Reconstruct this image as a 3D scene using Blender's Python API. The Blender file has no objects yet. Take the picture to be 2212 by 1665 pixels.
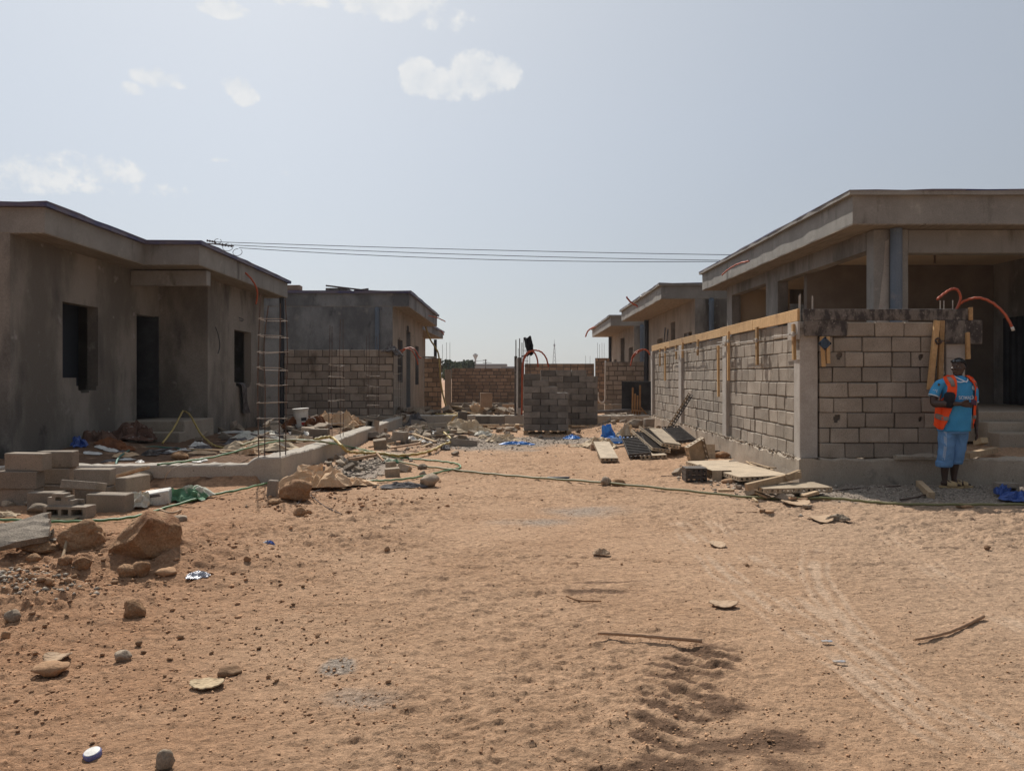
import bpy, bmesh, math, random
import numpy as np
from mathutils import Vector, Matrix, Euler
R = math.radians
scene = bpy.context.scene
col = scene.collection
rng = random.Random(11)

# ---------------------------------------------------------------- survey: pixel of the 2212 wide photo -> point of the site
F, VX, HZ, H = 1680.0, 1135.0, 815.0, 1.52
def G(px, py, z=0.0):
    Y = (H - z) * F / (py - HZ)
    return Vector(((px - VX) * Y / F, Y, z))
def W(px, py, Y):
    return Vector(((px - VX) * Y / F, Y, H - (py - HZ) * Y / F))

# ---------------------------------------------------------------- noise
def _hash(a, b, s):
    v = np.sin(a * 127.1 + b * 311.7 + s * 74.7) * 43758.5453
    return v - np.floor(v)
def vn(x, y, s=0):
    x = np.asarray(x, float); y = np.asarray(y, float)
    xi, yi = np.floor(x), np.floor(y)
    u, v = x - xi, y - yi
    u = u * u * (3 - 2 * u); v = v * v * (3 - 2 * v)
    return (_hash(xi, yi, s) * (1 - u) + _hash(xi + 1, yi, s) * u) * (1 - v) + (_hash(xi, yi + 1, s) * (1 - u) + _hash(xi + 1, yi + 1, s) * u) * v
def fbm(x, y, sc, o=3, s=0):
    t = 0; a = 1; n = 0
    for k in range(o):
        t = t + a * (vn(x * sc * 2 ** k + k * 7.3, y * sc * 2 ** k - k * 3.1, s + k) - .5); n += a; a *= .5
    return t / n * 2
def ss(a, b, x):
    t = np.clip((np.asarray(x, float) - a) / (b - a), 0, 1)
    return t * t * (3 - 2 * t)
def gauss(x, y, cx, cy, rx, ry):
    return np.exp(-(((x - cx) / rx) ** 2 + ((y - cy) / ry) ** 2))
def segd(x, y, P):
    """distance to a polyline and arc length along it"""
    best = np.full(np.shape(x), 1e9); arc = np.zeros(np.shape(x)); acc = 0
    for a, b in zip(P[:-1], P[1:]):
        dx, dy = b[0] - a[0], b[1] - a[1]; L = math.hypot(dx, dy)
        t = np.clip(((x - a[0]) * dx + (y - a[1]) * dy) / (L * L), 0, 1)
        d = np.hypot(x - a[0] - t * dx, y - a[1] - t * dy)
        m = d < best; best = np.where(m, d, best); arc = np.where(m, acc + t * L, arc); acc += L
    return best, arc

# ---------------------------------------------------------------- the lie of the land
MOUNDS = [(-4.4, 6.5, 1.1, .8, .22), (-3.15, 6.35, .75, .5, .16), (-3.9, 5.35, .85, .36, .15), (-4.5, 4.95, .7, .33, .15), (-5.2, 5.6, .9, .8, .16), (-2.3, 6.3, .5, .4, .05),
          (2.6, 21.6, 1.1, .8, .26), (-2.7, 17.6, .8, 2.2, .15), (-2.2, 20.8, 1.4, 1.5, .12), (-4.1, 27, 1.3, 1.2, .34), (-2.9, 25.6, 1.3, .8, .2),
          (-1.6, 28.5, 1.6, 1.6, .42), (3.2, 26, 1.2, 1., .22), (-3.3, 9.9, .7, .5, .07), (5.6, 10.35, 1.5, .45, .045), (-3.15, 12.6, .4, 1.2, .09),
          (-7.9, 14.4, .5, 1.2, .2), (-5, 12.9, .8, .5, .07), (-5.6, 19.5, 1.6, 1.8, .12), (3.2, 12.5, .5, 1.6, .06)]
def macro(x, y):
    z = -.36 * ss(24, 46, y)
    z = z + .13 * ss(-3.76, -3.84, x) * ss(10.85, 11.2, y - .13 * np.minimum(x + 3.7, 0)) * ss(23.2, 22.6, y)
    z = z + .36 * ss(4.0, 4.06, x) * ss(11.12, 11.2, y) * ss(24, 23.6, y)
    z = z - .05 * ss(4.1, 4.3, x) * ss(24, 24.5, y)
    for cx, cy, rx, ry, h in MOUNDS:
        z = z + h * gauss(x, y, cx, cy, rx, ry)
    return z
def TP(*pts): return [tuple(G(a, b)[:2]) for a, b in pts]
TRACKS = [TP((1465, 1128), (1560, 1232), (1700, 1345), (1850, 1452), (2000, 1565), (2160, 1660)),
          TP((1545, 1128), (1700, 1270), (1830, 1372), (2000, 1490), (2230, 1640)),
          TP((1925, 1160), (2010, 1225), (2110, 1298), (2240, 1370)),
          TP((1765, 1180), (1758, 1225), (1772, 1270), (1810, 1320), (1850, 1372))]
DOTS = [TP((1012, 1193), (1230, 1203), (1493, 1215), (1900, 1236)), TP((905, 1115), (985, 1118), (1150, 1126)), TP((1075, 1214), (1270, 1219))]
LUGS = [TP((1430, 1665), (1440, 1590), (1470, 1490), (1520, 1400))]
def lugs(x, y):
    """slanting tread bars pressed by a heavy machine"""
    d, a = segd(x, y, LUGS[0]); m = ss(.26, .10, d + .10 * fbm(x, y, 4, 2, 63))
    band = ss(-.3, .7, np.sin(a * 42 + 9 * (x - LUGS[0][0][0]) + 3.2 * fbm(x, y, 2.2, 3, 65)))
    return m, band
def relief(x, y):
    """small scale relief of the trodden dirt"""
    far = 1 - .6 * ss(14, 30, y)
    left = .3 * ss(-1.2, -3.4, x) * ss(11, 8, y) + .75 * np.minimum(gauss(x, y, -4.2, 6.0, 1.5, 1.0) + gauss(x, y, -2.2, 9.4, 1.1, .6), 1)
    rough = .40 + .75 * left + .18 * ss(.25, .7, fbm(x, y, .6, 2, 31) + .25) * ss(3.2, 4.2, y)
    rough = rough * (.5 + .75 * ss(-.3, .4, fbm(x, y, .5, 3, 101)))
    h = .014 * fbm(x, y, .8, 2, 1) + rough * (.004 * fbm(x, y, 2.6, 2, 5) + .005 * fbm(x * .8, y, 8, 2, 9) + .0055 * fbm(x, y, 22, 2, 15) + .004 * fbm(x, y, 45, 1, 19))
    # crusty little scarps and prints: soil broken along wandering contour lines
    for sc, am, lv, sd_ in ((2.3, .006, .05, 33), (4.6, .010, -.12, 35), (6.5, .013, .12, 37), (9, .012, -.05, 39), (13, .012, .0, 43), (19, .009, .1, 45)):
        n = fbm(x * .75, y * 1.15, sc, 2, sd_); h = h + rough * am * (ss(lv - .015, lv + .015, n) + ss(lv + .285, lv + .315, n) * .8 - .62)
    h = h - .010 * rough * ss(.38, .46, fbm(x * .9, y * 1.25, 6.2, 2, 41))
    h = h + .012 * rough * ss(.48, .56, fbm(x, y, 15, 2, 47)) + .013 * rough * ss(.44, .52, fbm(x, y, 27, 2, 49))
    mm = gauss(x, y, -4.0, 5.9, 1.2, .9) + .7 * gauss(x, y, -3.0, 6.2, .8, .5)
    h = h + np.minimum(mm, 1) * (.06 * fbm(x, y, 2.6, 3, 85) + .03 * ss(.1, .5, fbm(x, y, 6, 3, 87)))
    for k, P in enumerate(TRACKS):
        d, a = segd(x + .02 * fbm(x, y, 2, 2, 3), y, P)
        m = np.maximum(ss(.05, .02, d), ss(.03, .012, np.abs(d - .10))) * ss(-.4, .1, fbm(x, y, 1.7, 2, 17))
        h = h * (1 - .75 * m) - m * .003
    for P in DOTS:
        d, a = segd(x, y, P)
        h = h - .020 * ss(.035, .018, d) * ss(-.2, .3, np.sin(a * 52 + 2 * fbm(x, y, 1.2, 1, 9)))
    m, band = lugs(x, y)
    h = h + m * (.010 * (band - .5) * (.4 + 1.2 * vn(x * 4, y * 4, 67)) + .013 * fbm(x, y, 18, 3, 61))
    return h * far
def ground(x, y):
    return macro(x, y) + relief(x, y)
def gz(x, y):
    return float(ground(np.array([x], float), np.array([y], float))[0])
def GG(px, py, dz=0.0):
    """point on the real ground under a pixel"""
    Ys = np.geomspace(2.0, 60, 2400); xs = (px - VX) * Ys / F; zr = H - (py - HZ) * Ys / F
    hit = np.nonzero(zr <= macro(xs, Ys))[0]; i = hit[0] if len(hit) else len(Ys) - 1
    return Vector((xs[i], Ys[i], gz(xs[i], Ys[i]) + dz))

# ---------------------------------------------------------------- mesh builder
_S = [(a, b, c) for a in (-1, 1) for b in (-1, 1) for c in (-1, 1)]
def _cb_topo():
    idx = {}
    for i, s in enumerate(_S):
        for ax in range(3): idx[(s, ax)] = i * 3 + ax
    f = []
    for ax in range(3):
        o = [k for k in range(3) if k != ax]
        for sg in (-1, 1):
            ring = []
            for (p, q) in ((-1, -1), (1, -1), (1, 1), (-1, 1)):
                s = [0, 0, 0]; s[ax] = sg; s[o[0]] = p; s[o[1]] = q
                ring.append(idx[(tuple(s), ax)])
            f.append(ring)
    for ax in range(3):
        o = [k for k in range(3) if k != ax]
        for p in (-1, 1):
            for q in (-1, 1):
                s0 = [0, 0, 0]; s1 = [0, 0, 0]; s0[ax] = -1; s1[ax] = 1
                for s in (s0, s1): s[o[0]] = p; s[o[1]] = q
                s0, s1 = tuple(s0), tuple(s1)
                f.append([idx[(s0, o[0])], idx[(s1, o[0])], idx[(s1, o[1])], idx[(s0, o[1])]])
    for s in _S: f.append([idx[(s, 0)], idx[(s, 1)], idx[(s, 2)]])
    # outward winding
    P = []
    for s in _S:
        for ax in range(3):
            P.append(Vector([s[k] * (1 if k == ax else .8) for k in range(3)]))
    out = []
    for r in f:
        c = sum((P[i] for i in r), Vector()) / len(r)
        n = (P[r[1]] - P[r[0]]).cross(P[r[2]] - P[r[0]])
        out.append(r if n.dot(c) > 0 else r[::-1])
    return out
_CB = _cb_topo()

class MB:
    def __init__(s): s.v = []; s.f = []; s.t = []
    def add(s, vs, fs, t=.5):
        b = len(s.v); s.v += [Vector(p) for p in vs]; s.t += [t] * len(vs)
        s.f += [[b + i for i in f] for f in fs]
        return s
    def cbox(s, c, size, b=.006, t=.5, m=None, j=0.0):
        """chamfered box; m an optional 3x3 rotation; j a jitter"""
        h = [q / 2 for q in size]; b = min(b, min(h) * .8); c = Vector(c); vs = []
        for sg in _S:
            jj = Vector((rng.uniform(-j, j), rng.uniform(-j, j), rng.uniform(-j, j))) if j else Vector()
            for ax in range(3):
                p = Vector([sg[k] * (h[k] if k == ax else h[k] - b) for k in range(3)]) + jj
                vs.append((m @ p if m else p) + c)
        return s.add(vs, _CB, t)
    def box(s, x0, x1, y0, y1, z0, z1, b=.006, t=.5, j=0.0):
        return s.cbox(((x0 + x1) / 2, (y0 + y1) / 2, (z0 + z1) / 2), (abs(x1 - x0), abs(y1 - y0), abs(z1 - z0)), b, t, None, j)
    def beam(s, a, b, w, h, bev=.004, t=.5, up=(0, 0, 1), j=0.0):
        """a squared timber or bar from a to b"""
        a, b = Vector(a), Vector(b); d = b - a; L = d.length; d.normalize()
        x = Vector(up).cross(d)
        if x.length < 1e-4: x = Vector((1, 0, 0))
        x.normalize(); z = d.cross(x)
        m = Matrix((x, d, z)).transposed()
        return s.cbox((a + b) / 2, (w, L, h), bev, t, m, j)
    def tube(s, P, r, n=8, t=.5, cap=True):
        P = [Vector(p) for p in P]; N = len(P); rr = r if isinstance(r, (list, tuple)) else [r] * N
        vs = []; fs = []; u = None
        for i, p in enumerate(P):
            d = (P[min(i + 1, N - 1)] - P[max(i - 1, 0)])
            d = d.normalized() if d.length > 1e-9 else Vector((0, 0, 1))
            if u is None:
                u = d.cross(Vector((0, 0, 1)) if abs(d.z) < .9 else Vector((1, 0, 0))).normalized()
            else:
                u = (u - d * u.dot(d)).normalized()
            w = d.cross(u)
            for k in range(n):
                a = 2 * math.pi * k / n
                vs.append(p + (u * math.cos(a) + w * math.sin(a)) * rr[i])
        for i in range(N - 1):
            for k in range(n):
                k2 = (k + 1) % n
                fs.append([i * n + k, i * n + k2, (i + 1) * n + k2, (i + 1) * n + k])
        if cap: fs += [list(range(n))[::-1], [(N - 1) * n + k for k in range(n)]]
        return s.add(vs, fs, t)
    def loft(s, rings, t=.5, cap=True):
        n = len(rings[0]); vs = [p for r in rings for p in r]; fs = []
        for i in range(len(rings) - 1):
            for k in range(n):
                k2 = (k + 1) % n
                fs.append([i * n + k, i * n + k2, (i + 1) * n + k2, (i + 1) * n + k])
        if cap: fs += [list(range(n))[::-1], [(len(rings) - 1) * n + k for k in range(n)]]
        return s.add(vs, fs, t)
    def prism(s, poly, z0, z1, t=.5):
        n = len(poly)
        vs = [(x, y, z0) for x, y in poly] + [(x, y, z1) for x, y in poly]
        fs = [list(range(n))[::-1], list(range(n, 2 * n))] + [[i, (i + 1) % n, n + (i + 1) % n, n + i] for i in range(n)]
        return s.add(vs, fs, t)
    def wall(s, p0, p1, z0, z1, th, holes=(), t=.5, m=None):
        """wall with openings; outer face on the line p0->p1, body to the left of it; holes in (u0,u1,z0,z1)"""
        p0, p1 = Vector((*p0, 0)), Vector((*p1, 0)); d = p1 - p0; L = d.length; d.normalize()
        n = Vector((-d.y, d.x, 0)) * th
        us = sorted({0, L} | {min(max(q, 0), L) for h in holes for q in h[:2]})
        zs = sorted({z0, z1} | {min(max(q, z0), z1) for h in holes for q in h[2:4]})
        nu, nz = len(us) - 1, len(zs) - 1
        def solid(i, k):
            if not (0 <= i < nu and 0 <= k < nz): return False
            u, z = (us[i] + us[i + 1]) / 2, (zs[k] + zs[k + 1]) / 2
            return not any(h[0] < u < h[1] and h[2] < z < h[3] for h in holes)
        vid = {}; vs = []; fs = []
        def V(i, k, side):
            key = (i, k, side)
            if key not in vid:
                vid[key] = len(vs); p = p0 + d * us[i] + (n if side else Vector()); p.z = zs[k]
                vs.append(m @ p if m else p)
            return vid[key]
        for i in range(nu):
            for k in range(nz):
                if not solid(i, k): continue
                fs.append([V(i, k, 0), V(i + 1, k, 0), V(i + 1, k + 1, 0), V(i, k + 1, 0)])
                fs.append([V(i, k, 1), V(i, k + 1, 1), V(i + 1, k + 1, 1), V(i + 1, k, 1)])
                if not solid(i - 1, k): fs.append([V(i, k, 0), V(i, k + 1, 0), V(i, k + 1, 1), V(i, k, 1)])
                if not solid(i + 1, k): fs.append([V(i + 1, k, 0), V(i + 1, k, 1), V(i + 1, k + 1, 1), V(i + 1, k + 1, 0)])
                if not solid(i, k - 1): fs.append([V(i, k, 0), V(i, k, 1), V(i + 1, k, 1), V(i + 1, k, 0)])
                if not solid(i, k + 1): fs.append([V(i, k + 1, 0), V(i + 1, k + 1, 0), V(i + 1, k + 1, 1), V(i, k + 1, 1)])
        return s.add(vs, fs, t)
    def sheet(s, P, th=.004, t=.5):
        """grid of points P[i][k] given a thickness"""
        nu, nk = len(P), len(P[0]); vs = []
        def nrm(i, k):
            a = Vector(P[min(i + 1, nu - 1)][k]) - Vector(P[max(i - 1, 0)][k]); b = Vector(P[i][min(k + 1, nk - 1)]) - Vector(P[i][max(k - 1, 0)])
            c = a.cross(b); return c.normalized() if c.length > 1e-9 else Vector((0, 0, 1))
        for sd in (0, 1):
            for i in range(nu):
                for k in range(nk): vs.append(Vector(P[i][k]) + nrm(i, k) * th * sd)
        o = nu * nk; I = lambda i, k: i * nk + k; fs = []
        for i in range(nu - 1):
            for k in range(nk - 1):
                q = [I(i, k), I(i + 1, k), I(i + 1, k + 1), I(i, k + 1)]
                fs.append(q[::-1]); fs.append([o + e for e in q])
        for i in range(nu - 1):
            for k, fl in ((0, 0), (nk - 1, 1)):
                q = [I(i, k), I(i + 1, k), o + I(i + 1, k), o + I(i, k)]; fs.append(q[::-1] if fl else q)
        for k in range(nk - 1):
            for i, fl in ((0, 1), (nu - 1, 0)):
                q = [I(i, k), I(i, k + 1), o + I(i, k + 1), o + I(i, k)]; fs.append(q if not fl else q[::-1])
        return s.add(vs, fs, t)
    def xf(s, fn):
        s.v = [Vector(fn(p)) for p in s.v]; return s
    def build(s, name, mat, parent=None, local=False, smooth=False, origin=None):
        me = bpy.data.meshes.new(name)
        if parent is not None and not local: o0 = parent.matrix_basis.translation.copy()
        elif parent is not None: o0 = Vector()
        elif origin is not None: o0 = Vector(origin)
        else:
            xs = [p.x for p in s.v]; ys = [p.y for p in s.v]; zs = [p.z for p in s.v]
            o0 = Vector(((min(xs) + max(xs)) / 2, (min(ys) + max(ys)) / 2, min(zs)))
        me.from_pydata([p - o0 for p in s.v], [], s.f)
        at = me.attributes.new('tint', 'FLOAT', 'POINT'); at.data.foreach_set('value', s.t)
        me.materials.append(mat)
        if smooth: me.polygons.foreach_set('use_smooth', [True] * len(me.polygons))
        me.update()
        o = bpy.data.objects.new(name, me); col.objects.link(o)
        if parent is not None: o.parent = parent
        else: o.location = o0
        return o

def tag(o, label, cat, group=None):
    o['kind'] = 'thing'; o['label'] = label; o['category'] = cat
    if group: o['group'] = group
    return o
def kind(o, k): o['kind'] = k; return o
def empty(name, loc, label, cat, group=None, rot=None):
    o = bpy.data.objects.new(name, None); col.objects.link(o); o.location = loc
    o.empty_display_size = .2
    if rot is not None: o.rotation_euler = rot
    return tag(o, label, cat, group)
def spline(P, per=8):
    """Catmull-Rom through the points"""
    P = [Vector(p) for p in P]; out = []
    for i in range(len(P) - 1):
        a, b, c, d = P[max(i - 1, 0)], P[i], P[i + 1], P[min(i + 2, len(P) - 1)]
        for k in range(per):
            t = k / per
            out.append(.5 * ((2 * b) + (c - a) * t + (2 * a - 5 * b + 4 * c - d) * t * t + (3 * b - a - 3 * c + d) * t ** 3))
    out.append(P[-1]); return out

# ---------------------------------------------------------------- materials
def M(name, c1, c2=None, s=2.0, lo=.35, hi=.65, det=5, st=(1, 1, 1), c3=None, s3=1, lo3=.5, hi3=.7, st3=(1, 1, 1), c4=None, s4=30, lo4=.6, hi4=.66,
      damp=None, rough=.92, spec=.25, metal=0, fine=.18, fs=70, tint=0.0, bump=.35, bs=90, bd=.006, bump2=0, bs2=9, rnd=0.0):
    m = bpy.data.materials.new(name); m.use_nodes = True
    N, Lk = m.node_tree.nodes, m.node_tree.links; N.clear()
    def nd(t, **k):
        n = N.new(t)
        for a, b in k.items(): setattr(n, a, b)
        return n
    out = nd('ShaderNodeOutputMaterial'); bs_ = nd('ShaderNodeBsdfPrincipled'); Lk.new(bs_.outputs[0], out.inputs[0])
    tc = nd('ShaderNodeTexCoord'); oi = nd('ShaderNodeObjectInfo')
    mu = nd('ShaderNodeMath', operation='MULTIPLY'); Lk.new(oi.outputs['Random'], mu.inputs[0]); mu.inputs[1].default_value = 53.0
    ad = nd('ShaderNodeVectorMath', operation='ADD'); Lk.new(tc.outputs['Object'], ad.inputs[0]); Lk.new(mu.outputs[0], ad.inputs[1])
    def noise(sc, stretch=(1, 1, 1), d=5, rg=.6):
        v = ad.outputs[0]
        if stretch != (1, 1, 1):
            mp = nd('ShaderNodeMapping'); mp.inputs['Scale'].default_value = stretch; Lk.new(v, mp.inputs[0]); v = mp.outputs[0]
        n = nd('ShaderNodeTexNoise'); n.inputs['Scale'].default_value = sc; n.inputs['Detail'].default_value = d; n.inputs['Roughness'].default_value = rg
        Lk.new(v, n.inputs['Vector']); return n.outputs[0]
    def rmp(x, a, b, o0=0, o1=1):
        r = nd('ShaderNodeMapRange'); r.interpolation_type = 'SMOOTHSTEP'
        Lk.new(x, r.inputs[0]); r.inputs[1].default_value = a; r.inputs[2].default_value = b; r.inputs[3].default_value = o0; r.inputs[4].default_value = o1
        return r.outputs[0]
    def mix(f, a, b):
        x = nd('ShaderNodeMix', data_type='RGBA'); Lk.new(f, x.inputs[0])
        for q, idx in ((a, 6), (b, 7)):
            if hasattr(q, 'links'): Lk.new(q, x.inputs[idx])
            else: x.inputs[idx].default_value = (*q, 1)
        return x.outputs[2]
    c = None
    if c2 is not None: c = mix(rmp(noise(s, st, det), lo, hi), c1, c2)
    if c3 is not None: c = mix(rmp(noise(s3, st3, 6), lo3, hi3), c if c else c1, c3)
    if c4 is not None: c = mix(rmp(noise(s4, (1, 1, 1), 3), lo4, hi4), c if c else c1, c4)
    if c is None:
        x = nd('ShaderNodeRGB'); x.outputs[0].default_value = (*c1, 1); c = x.outputs[0]
    if damp:
        sz = nd('ShaderNodeSeparateXYZ'); Lk.new(tc.outputs['Object'], sz.inputs[0])
        q = nd('ShaderNodeMath', operation='MULTIPLY_ADD'); Lk.new(noise(1.3, (1, 1, .8), 7, .65), q.inputs[0]); q.inputs[1].default_value = 2.6; Lk.new(sz.outputs[2], q.inputs[2])
        c = mix(rmp(q.outputs[0], damp + 1.0, damp + 1.45, .85, 0), c if c else c1, (.05, .047, .042))
    def mulv(c, f):
        x = nd('ShaderNodeVectorMath', operation='SCALE'); Lk.new(c, x.inputs[0]); Lk.new(f, x.inputs[3]); return x.outputs[0]
    if fine: c = mulv(c, rmp(noise(fs, (1, 1, 1), 4, .7), .25, .75, 1 - fine, 1 + fine))
    if tint:
        a = nd('ShaderNodeAttribute', attribute_name='tint')
        c = mulv(c, rmp(a.outputs['Fac'], 0, 1, 1 - tint, 1 + tint))
    if rnd: c = mulv(c, rmp(oi.outputs['Random'], 0, 1, 1 - rnd, 1 + rnd))
    Lk.new(c, bs_.inputs['Base Color'])
    bs_.inputs['Roughness'].default_value = rough; bs_.inputs['Metallic'].default_value = metal
    bs_.inputs['Specular IOR Level'].default_value = spec
    if bump:
        hh = noise(bs, (1, 1, 1), 6, .65)
        b1 = nd('ShaderNodeBump'); b1.inputs['Strength'].default_value = bump; b1.inputs['Distance'].default_value = bd; Lk.new(hh, b1.inputs['Height'])
        if bump2:
            b2 = nd('ShaderNodeBump'); b2.inputs['Strength'].default_value = bump2; b2.inputs['Distance'].default_value = .03
            Lk.new(noise(bs2, (1, 1, 1), 4), b2.inputs['Height']); Lk.new(b2.outputs[0], b1.inputs['Normal'])
        Lk.new(b1.outputs[0], bs_.inputs['Normal'])
    return m
m_plaster = M('grey_render', (.15, .136, .121), (.285, .262, .236), 1.0, .38, .62, 7, (1.2, 1.2, .5), c3=(.085, .075, .066), s3=1.0, lo3=.55, hi3=.76, st3=(1.6, 1.6, .28),
              c4=(.33, .305, .28), s4=3.2, lo4=.6, hi4=.8, fine=.16, fs=55, bump=.35, bs=60, bd=.006, bump2=.12, bs2=3)
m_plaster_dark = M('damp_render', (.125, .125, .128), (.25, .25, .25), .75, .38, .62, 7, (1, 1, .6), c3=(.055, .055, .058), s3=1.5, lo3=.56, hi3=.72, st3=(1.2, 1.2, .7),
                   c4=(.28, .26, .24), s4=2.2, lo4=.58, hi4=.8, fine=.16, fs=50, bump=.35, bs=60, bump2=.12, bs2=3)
m_plaster_stained = M('stained_grey_render', (.15, .131, .11), (.275, .243, .207), .8, .38, .62, 8, (1.2, 1.2, .5), c3=(.10, .09, .08), s3=.9, lo3=.55, hi3=.74, st3=(1.3, 1.3, .5), c4=(.33, .305, .28), s4=3.0, lo4=.62, hi4=.8, damp=.05, fine=.18, fs=50, bump=.4, bs=50, bd=.008, bump2=.2, bs2=3)
m_fascia = M('fascia_render', (.235, .221, .202), (.295, .278, .252), 1.6, .35, .7, 6, c3=(.12, .105, .09), s3=2.2, lo3=.55, hi3=.75, st3=(1.4, 1.4, .3), c4=(.36, .335, .30), s4=2.6, lo4=.6, hi4=.8, fine=.18, bump=.4, bs=40, bump2=.2, bs2=4)
m_soffit = M('board_marked_soffit', (.28, .238, .19), (.21, .178, .145), 3, .4, .65, 5, (6, .6, 1), c3=(.12, .09, .06), s3=2, lo3=.62, hi3=.72, st3=(7, .5, 1), bump=.3)
m_inner = M('inner_render', (.145, .118, .098), (.19, .158, .132), 1.2, fine=.12, bump=.3)
m_cream = M('cream_render', (.62, .50, .36), (.55, .44, .31), 1.0, bump=.2)
m_membrane = M('bitumen_membrane', (.115, .095, .135), (.15, .125, .155), 1.5, c3=(.045, .045, .13), s3=1.1, lo3=.45, hi3=.6, rough=.55, spec=.5, bump=.3, bs=25)
m_block = M('concrete_block', (.275, .230, .185), (.355, .302, .247), 2.2, .35, .68, 7, c3=(.16, .132, .105), s3=1.7, lo3=.55, hi3=.78, c4=(.10, .083, .066), s4=95, lo4=.60, hi4=.70,
            fine=.3, fs=120, tint=.15, bump=.7, bs=130, bd=.006)
m_block_stack = M('dusty_loose_block', (.25, .205, .16), (.30, .245, .195), 5, .35, .7, 5, c3=(.17, .14, .11), s3=7, lo3=.6, hi3=.75, c4=(.10, .083, .066), s4=95, lo4=.60, hi4=.70, fine=.3, fs=120, rnd=.15, bump=.7, bs=130, bd=.006)
m_block_dark = M('dark_concrete_block', (.155, .135, .116), (.21, .183, .158), 5, c4=(.07, .062, .057), s4=90, lo4=.6, hi4=.72, fine=.3, fs=110, tint=.2, rnd=.35, bump=.7, bs=120)
m_block_red = M('earthy_block', (.36, .25, .17), (.29, .195, .13), 4, c4=(.14, .08, .05), s4=60, lo4=.62, hi4=.72, fine=.25, fs=80, tint=.25, bump=.6, bs=90)
m_mortar = M('mortar', (.115, .097, .08), (.17, .145, .12), 6, fine=.3, bump=.8, bs=60, bd=.012)
m_conc = M('rough_concrete', (.34, .28, .218), (.40, .335, .265), 2, .35, .7, 6, c3=(.18, .155, .128), s3=2.4, lo3=.58, hi3=.74, c4=(.12, .10, .085), s4=22, lo4=.68, hi4=.74,
           fine=.2, bump=.5, bs=45, bd=.01, bump2=.3, bs2=6)
m_conc_pale = M('pale_board_marked_concrete', (.42, .38, .34), (.36, .32, .28), 4, c3=(.24, .21, .18), s3=5, lo3=.6, hi3=.72, st3=(.4, .4, 3), fine=.15, bump=.4, bs=40)
m_timber = M('formwork_timber', (.47, .305, .155), (.39, .24, .11), 2.5, .35, .65, 6, (1, 12, 1), c3=(.16, .08, .03), s3=4, lo3=.66, hi3=.75, c4=(.30, .17, .08), s4=2, lo4=.55, hi4=.75, fine=.15, fs=40, rnd=.25, bump=.3, bs=30)
m_timber_pale = M('weathered_timber', (.40, .29, .185), (.33, .23, .14), 3, .35, .65, 6, (2, 9, 2), c3=(.2, .14, .09), s3=5, lo3=.6, hi3=.75, fine=.2, rnd=.25, bump=.3, bs=40)
m_ply = M('stained_plywood', (.16, .138, .12), (.05, .042, .04), 5, .42, .58, 7, (1.6, 1, .8), c3=(.30, .26, .23), s3=7, lo3=.58, hi3=.72, c4=(.25, .21, .18), s4=28, lo4=.6, hi4=.7, fine=.25, rough=.7, bump=.3)
m_ply_black = M('black_plywood', (.014, .014, .017), (.03, .03, .033), 3, c4=(.14, .14, .14), s4=26, lo4=.7, hi4=.76, rough=.5, bump=.2)
m_steel = M('formwork_steel_dusty', (.42, .33, .23), (.32, .25, .175), 5, c3=(.13, .095, .07), s3=6, lo3=.6, hi3=.75, c4=(.45, .38, .29), s4=14, lo4=.6, hi4=.75, rough=.75, fine=.2, bump=.3, rnd=.15)
m_steel_dark = M('formwork_steel_dark', (.052, .042, .037), (.085, .068, .058), 6, c3=(.18, .14, .11), s3=9, lo3=.62, hi3=.75, rough=.6, fine=.25, bump=.3)
m_rebar = M('rusty_rebar', (.11, .07, .052), (.075, .055, .048), 8, rough=.8, fine=.3, fs=120, bump=.5, bs=200)
m_wire = M('tie_bar', (.42, .38, .33), (.33, .29, .25), 8, rough=.6, bump=.2)
m_pvc = M('grey_pvc', (.105, .135, .175), (.13, .16, .20), 2, c3=(.20, .20, .21), s3=3, lo3=.6, hi3=.8, rough=.5, spec=.4, bump=.1)
m_pvc_black = M('black_pvc', (.012, .014, .02), (.02, .022, .03), 3, rough=.4, spec=.5, bump=.1)
m_conduit = M('orange_conduit', (.42, .085, .03), (.33, .06, .025), 6, rough=.5, spec=.4, bump=.3, bs=160)
m_hose_y = M('yellow_hose', (.44, .32, .10), (.36, .25, .08), 4, c3=(.22, .16, .08), s3=5, lo3=.62, hi3=.75, rough=.55, spec=.4, bump=.15)
m_hose_o = M('olive_hose', (.175, .165, .065), (.21, .19, .085), 4, c3=(.25, .2, .13), s3=3, lo3=.55, hi3=.75, rough=.55, spec=.4, bump=.15)
m_hose_g = M('green_hose', (.085, .195, .08), (.12, .22, .095), 4, c3=(.2, .2, .12), s3=3, lo3=.62, hi3=.8, rough=.5, spec=.4, bump=.15)
m_hose_t = M('teal_hose', (.06, .17, .13), rough=.55, spec=.4, bump=.1)
m_green = M('bright_green_hose', (.035, .30, .06), rough=.5, spec=.4, bump=.1)
m_blue = M('blue_plastic', (.035, .17, .50), (.05, .24, .62), 5, c3=(.30, .45, .65), s3=6, lo3=.62, hi3=.75, rough=.45, spec=.45, bump=.3, bs=20)
m_blue_dark = M('deep_blue_plastic', (.02, .055, .22), (.03, .08, .30), 5, rough=.4, spec=.5, bump=.4, bs=25)
m_blue_pale = M('pale_blue_sheet', (.33, .45, .68), (.25, .38, .62), 4, rough=.5, bump=.3, bs=15)
m_cream_bag = M('cream_sack', (.56, .44, .30), (.47, .36, .24), 4, c3=(.33, .24, .16), s3=5, lo3=.6, hi3=.75, rough=.85, bump=.5, bs=18, bd=.02)
m_white_bag = M('white_sack', (.58, .55, .47), (.50, .46, .38), 4, c3=(.16, .22, .16), s3=3.5, lo3=.62, hi3=.68, rough=.8, bump=.5, bs=20, bd=.02)
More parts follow.
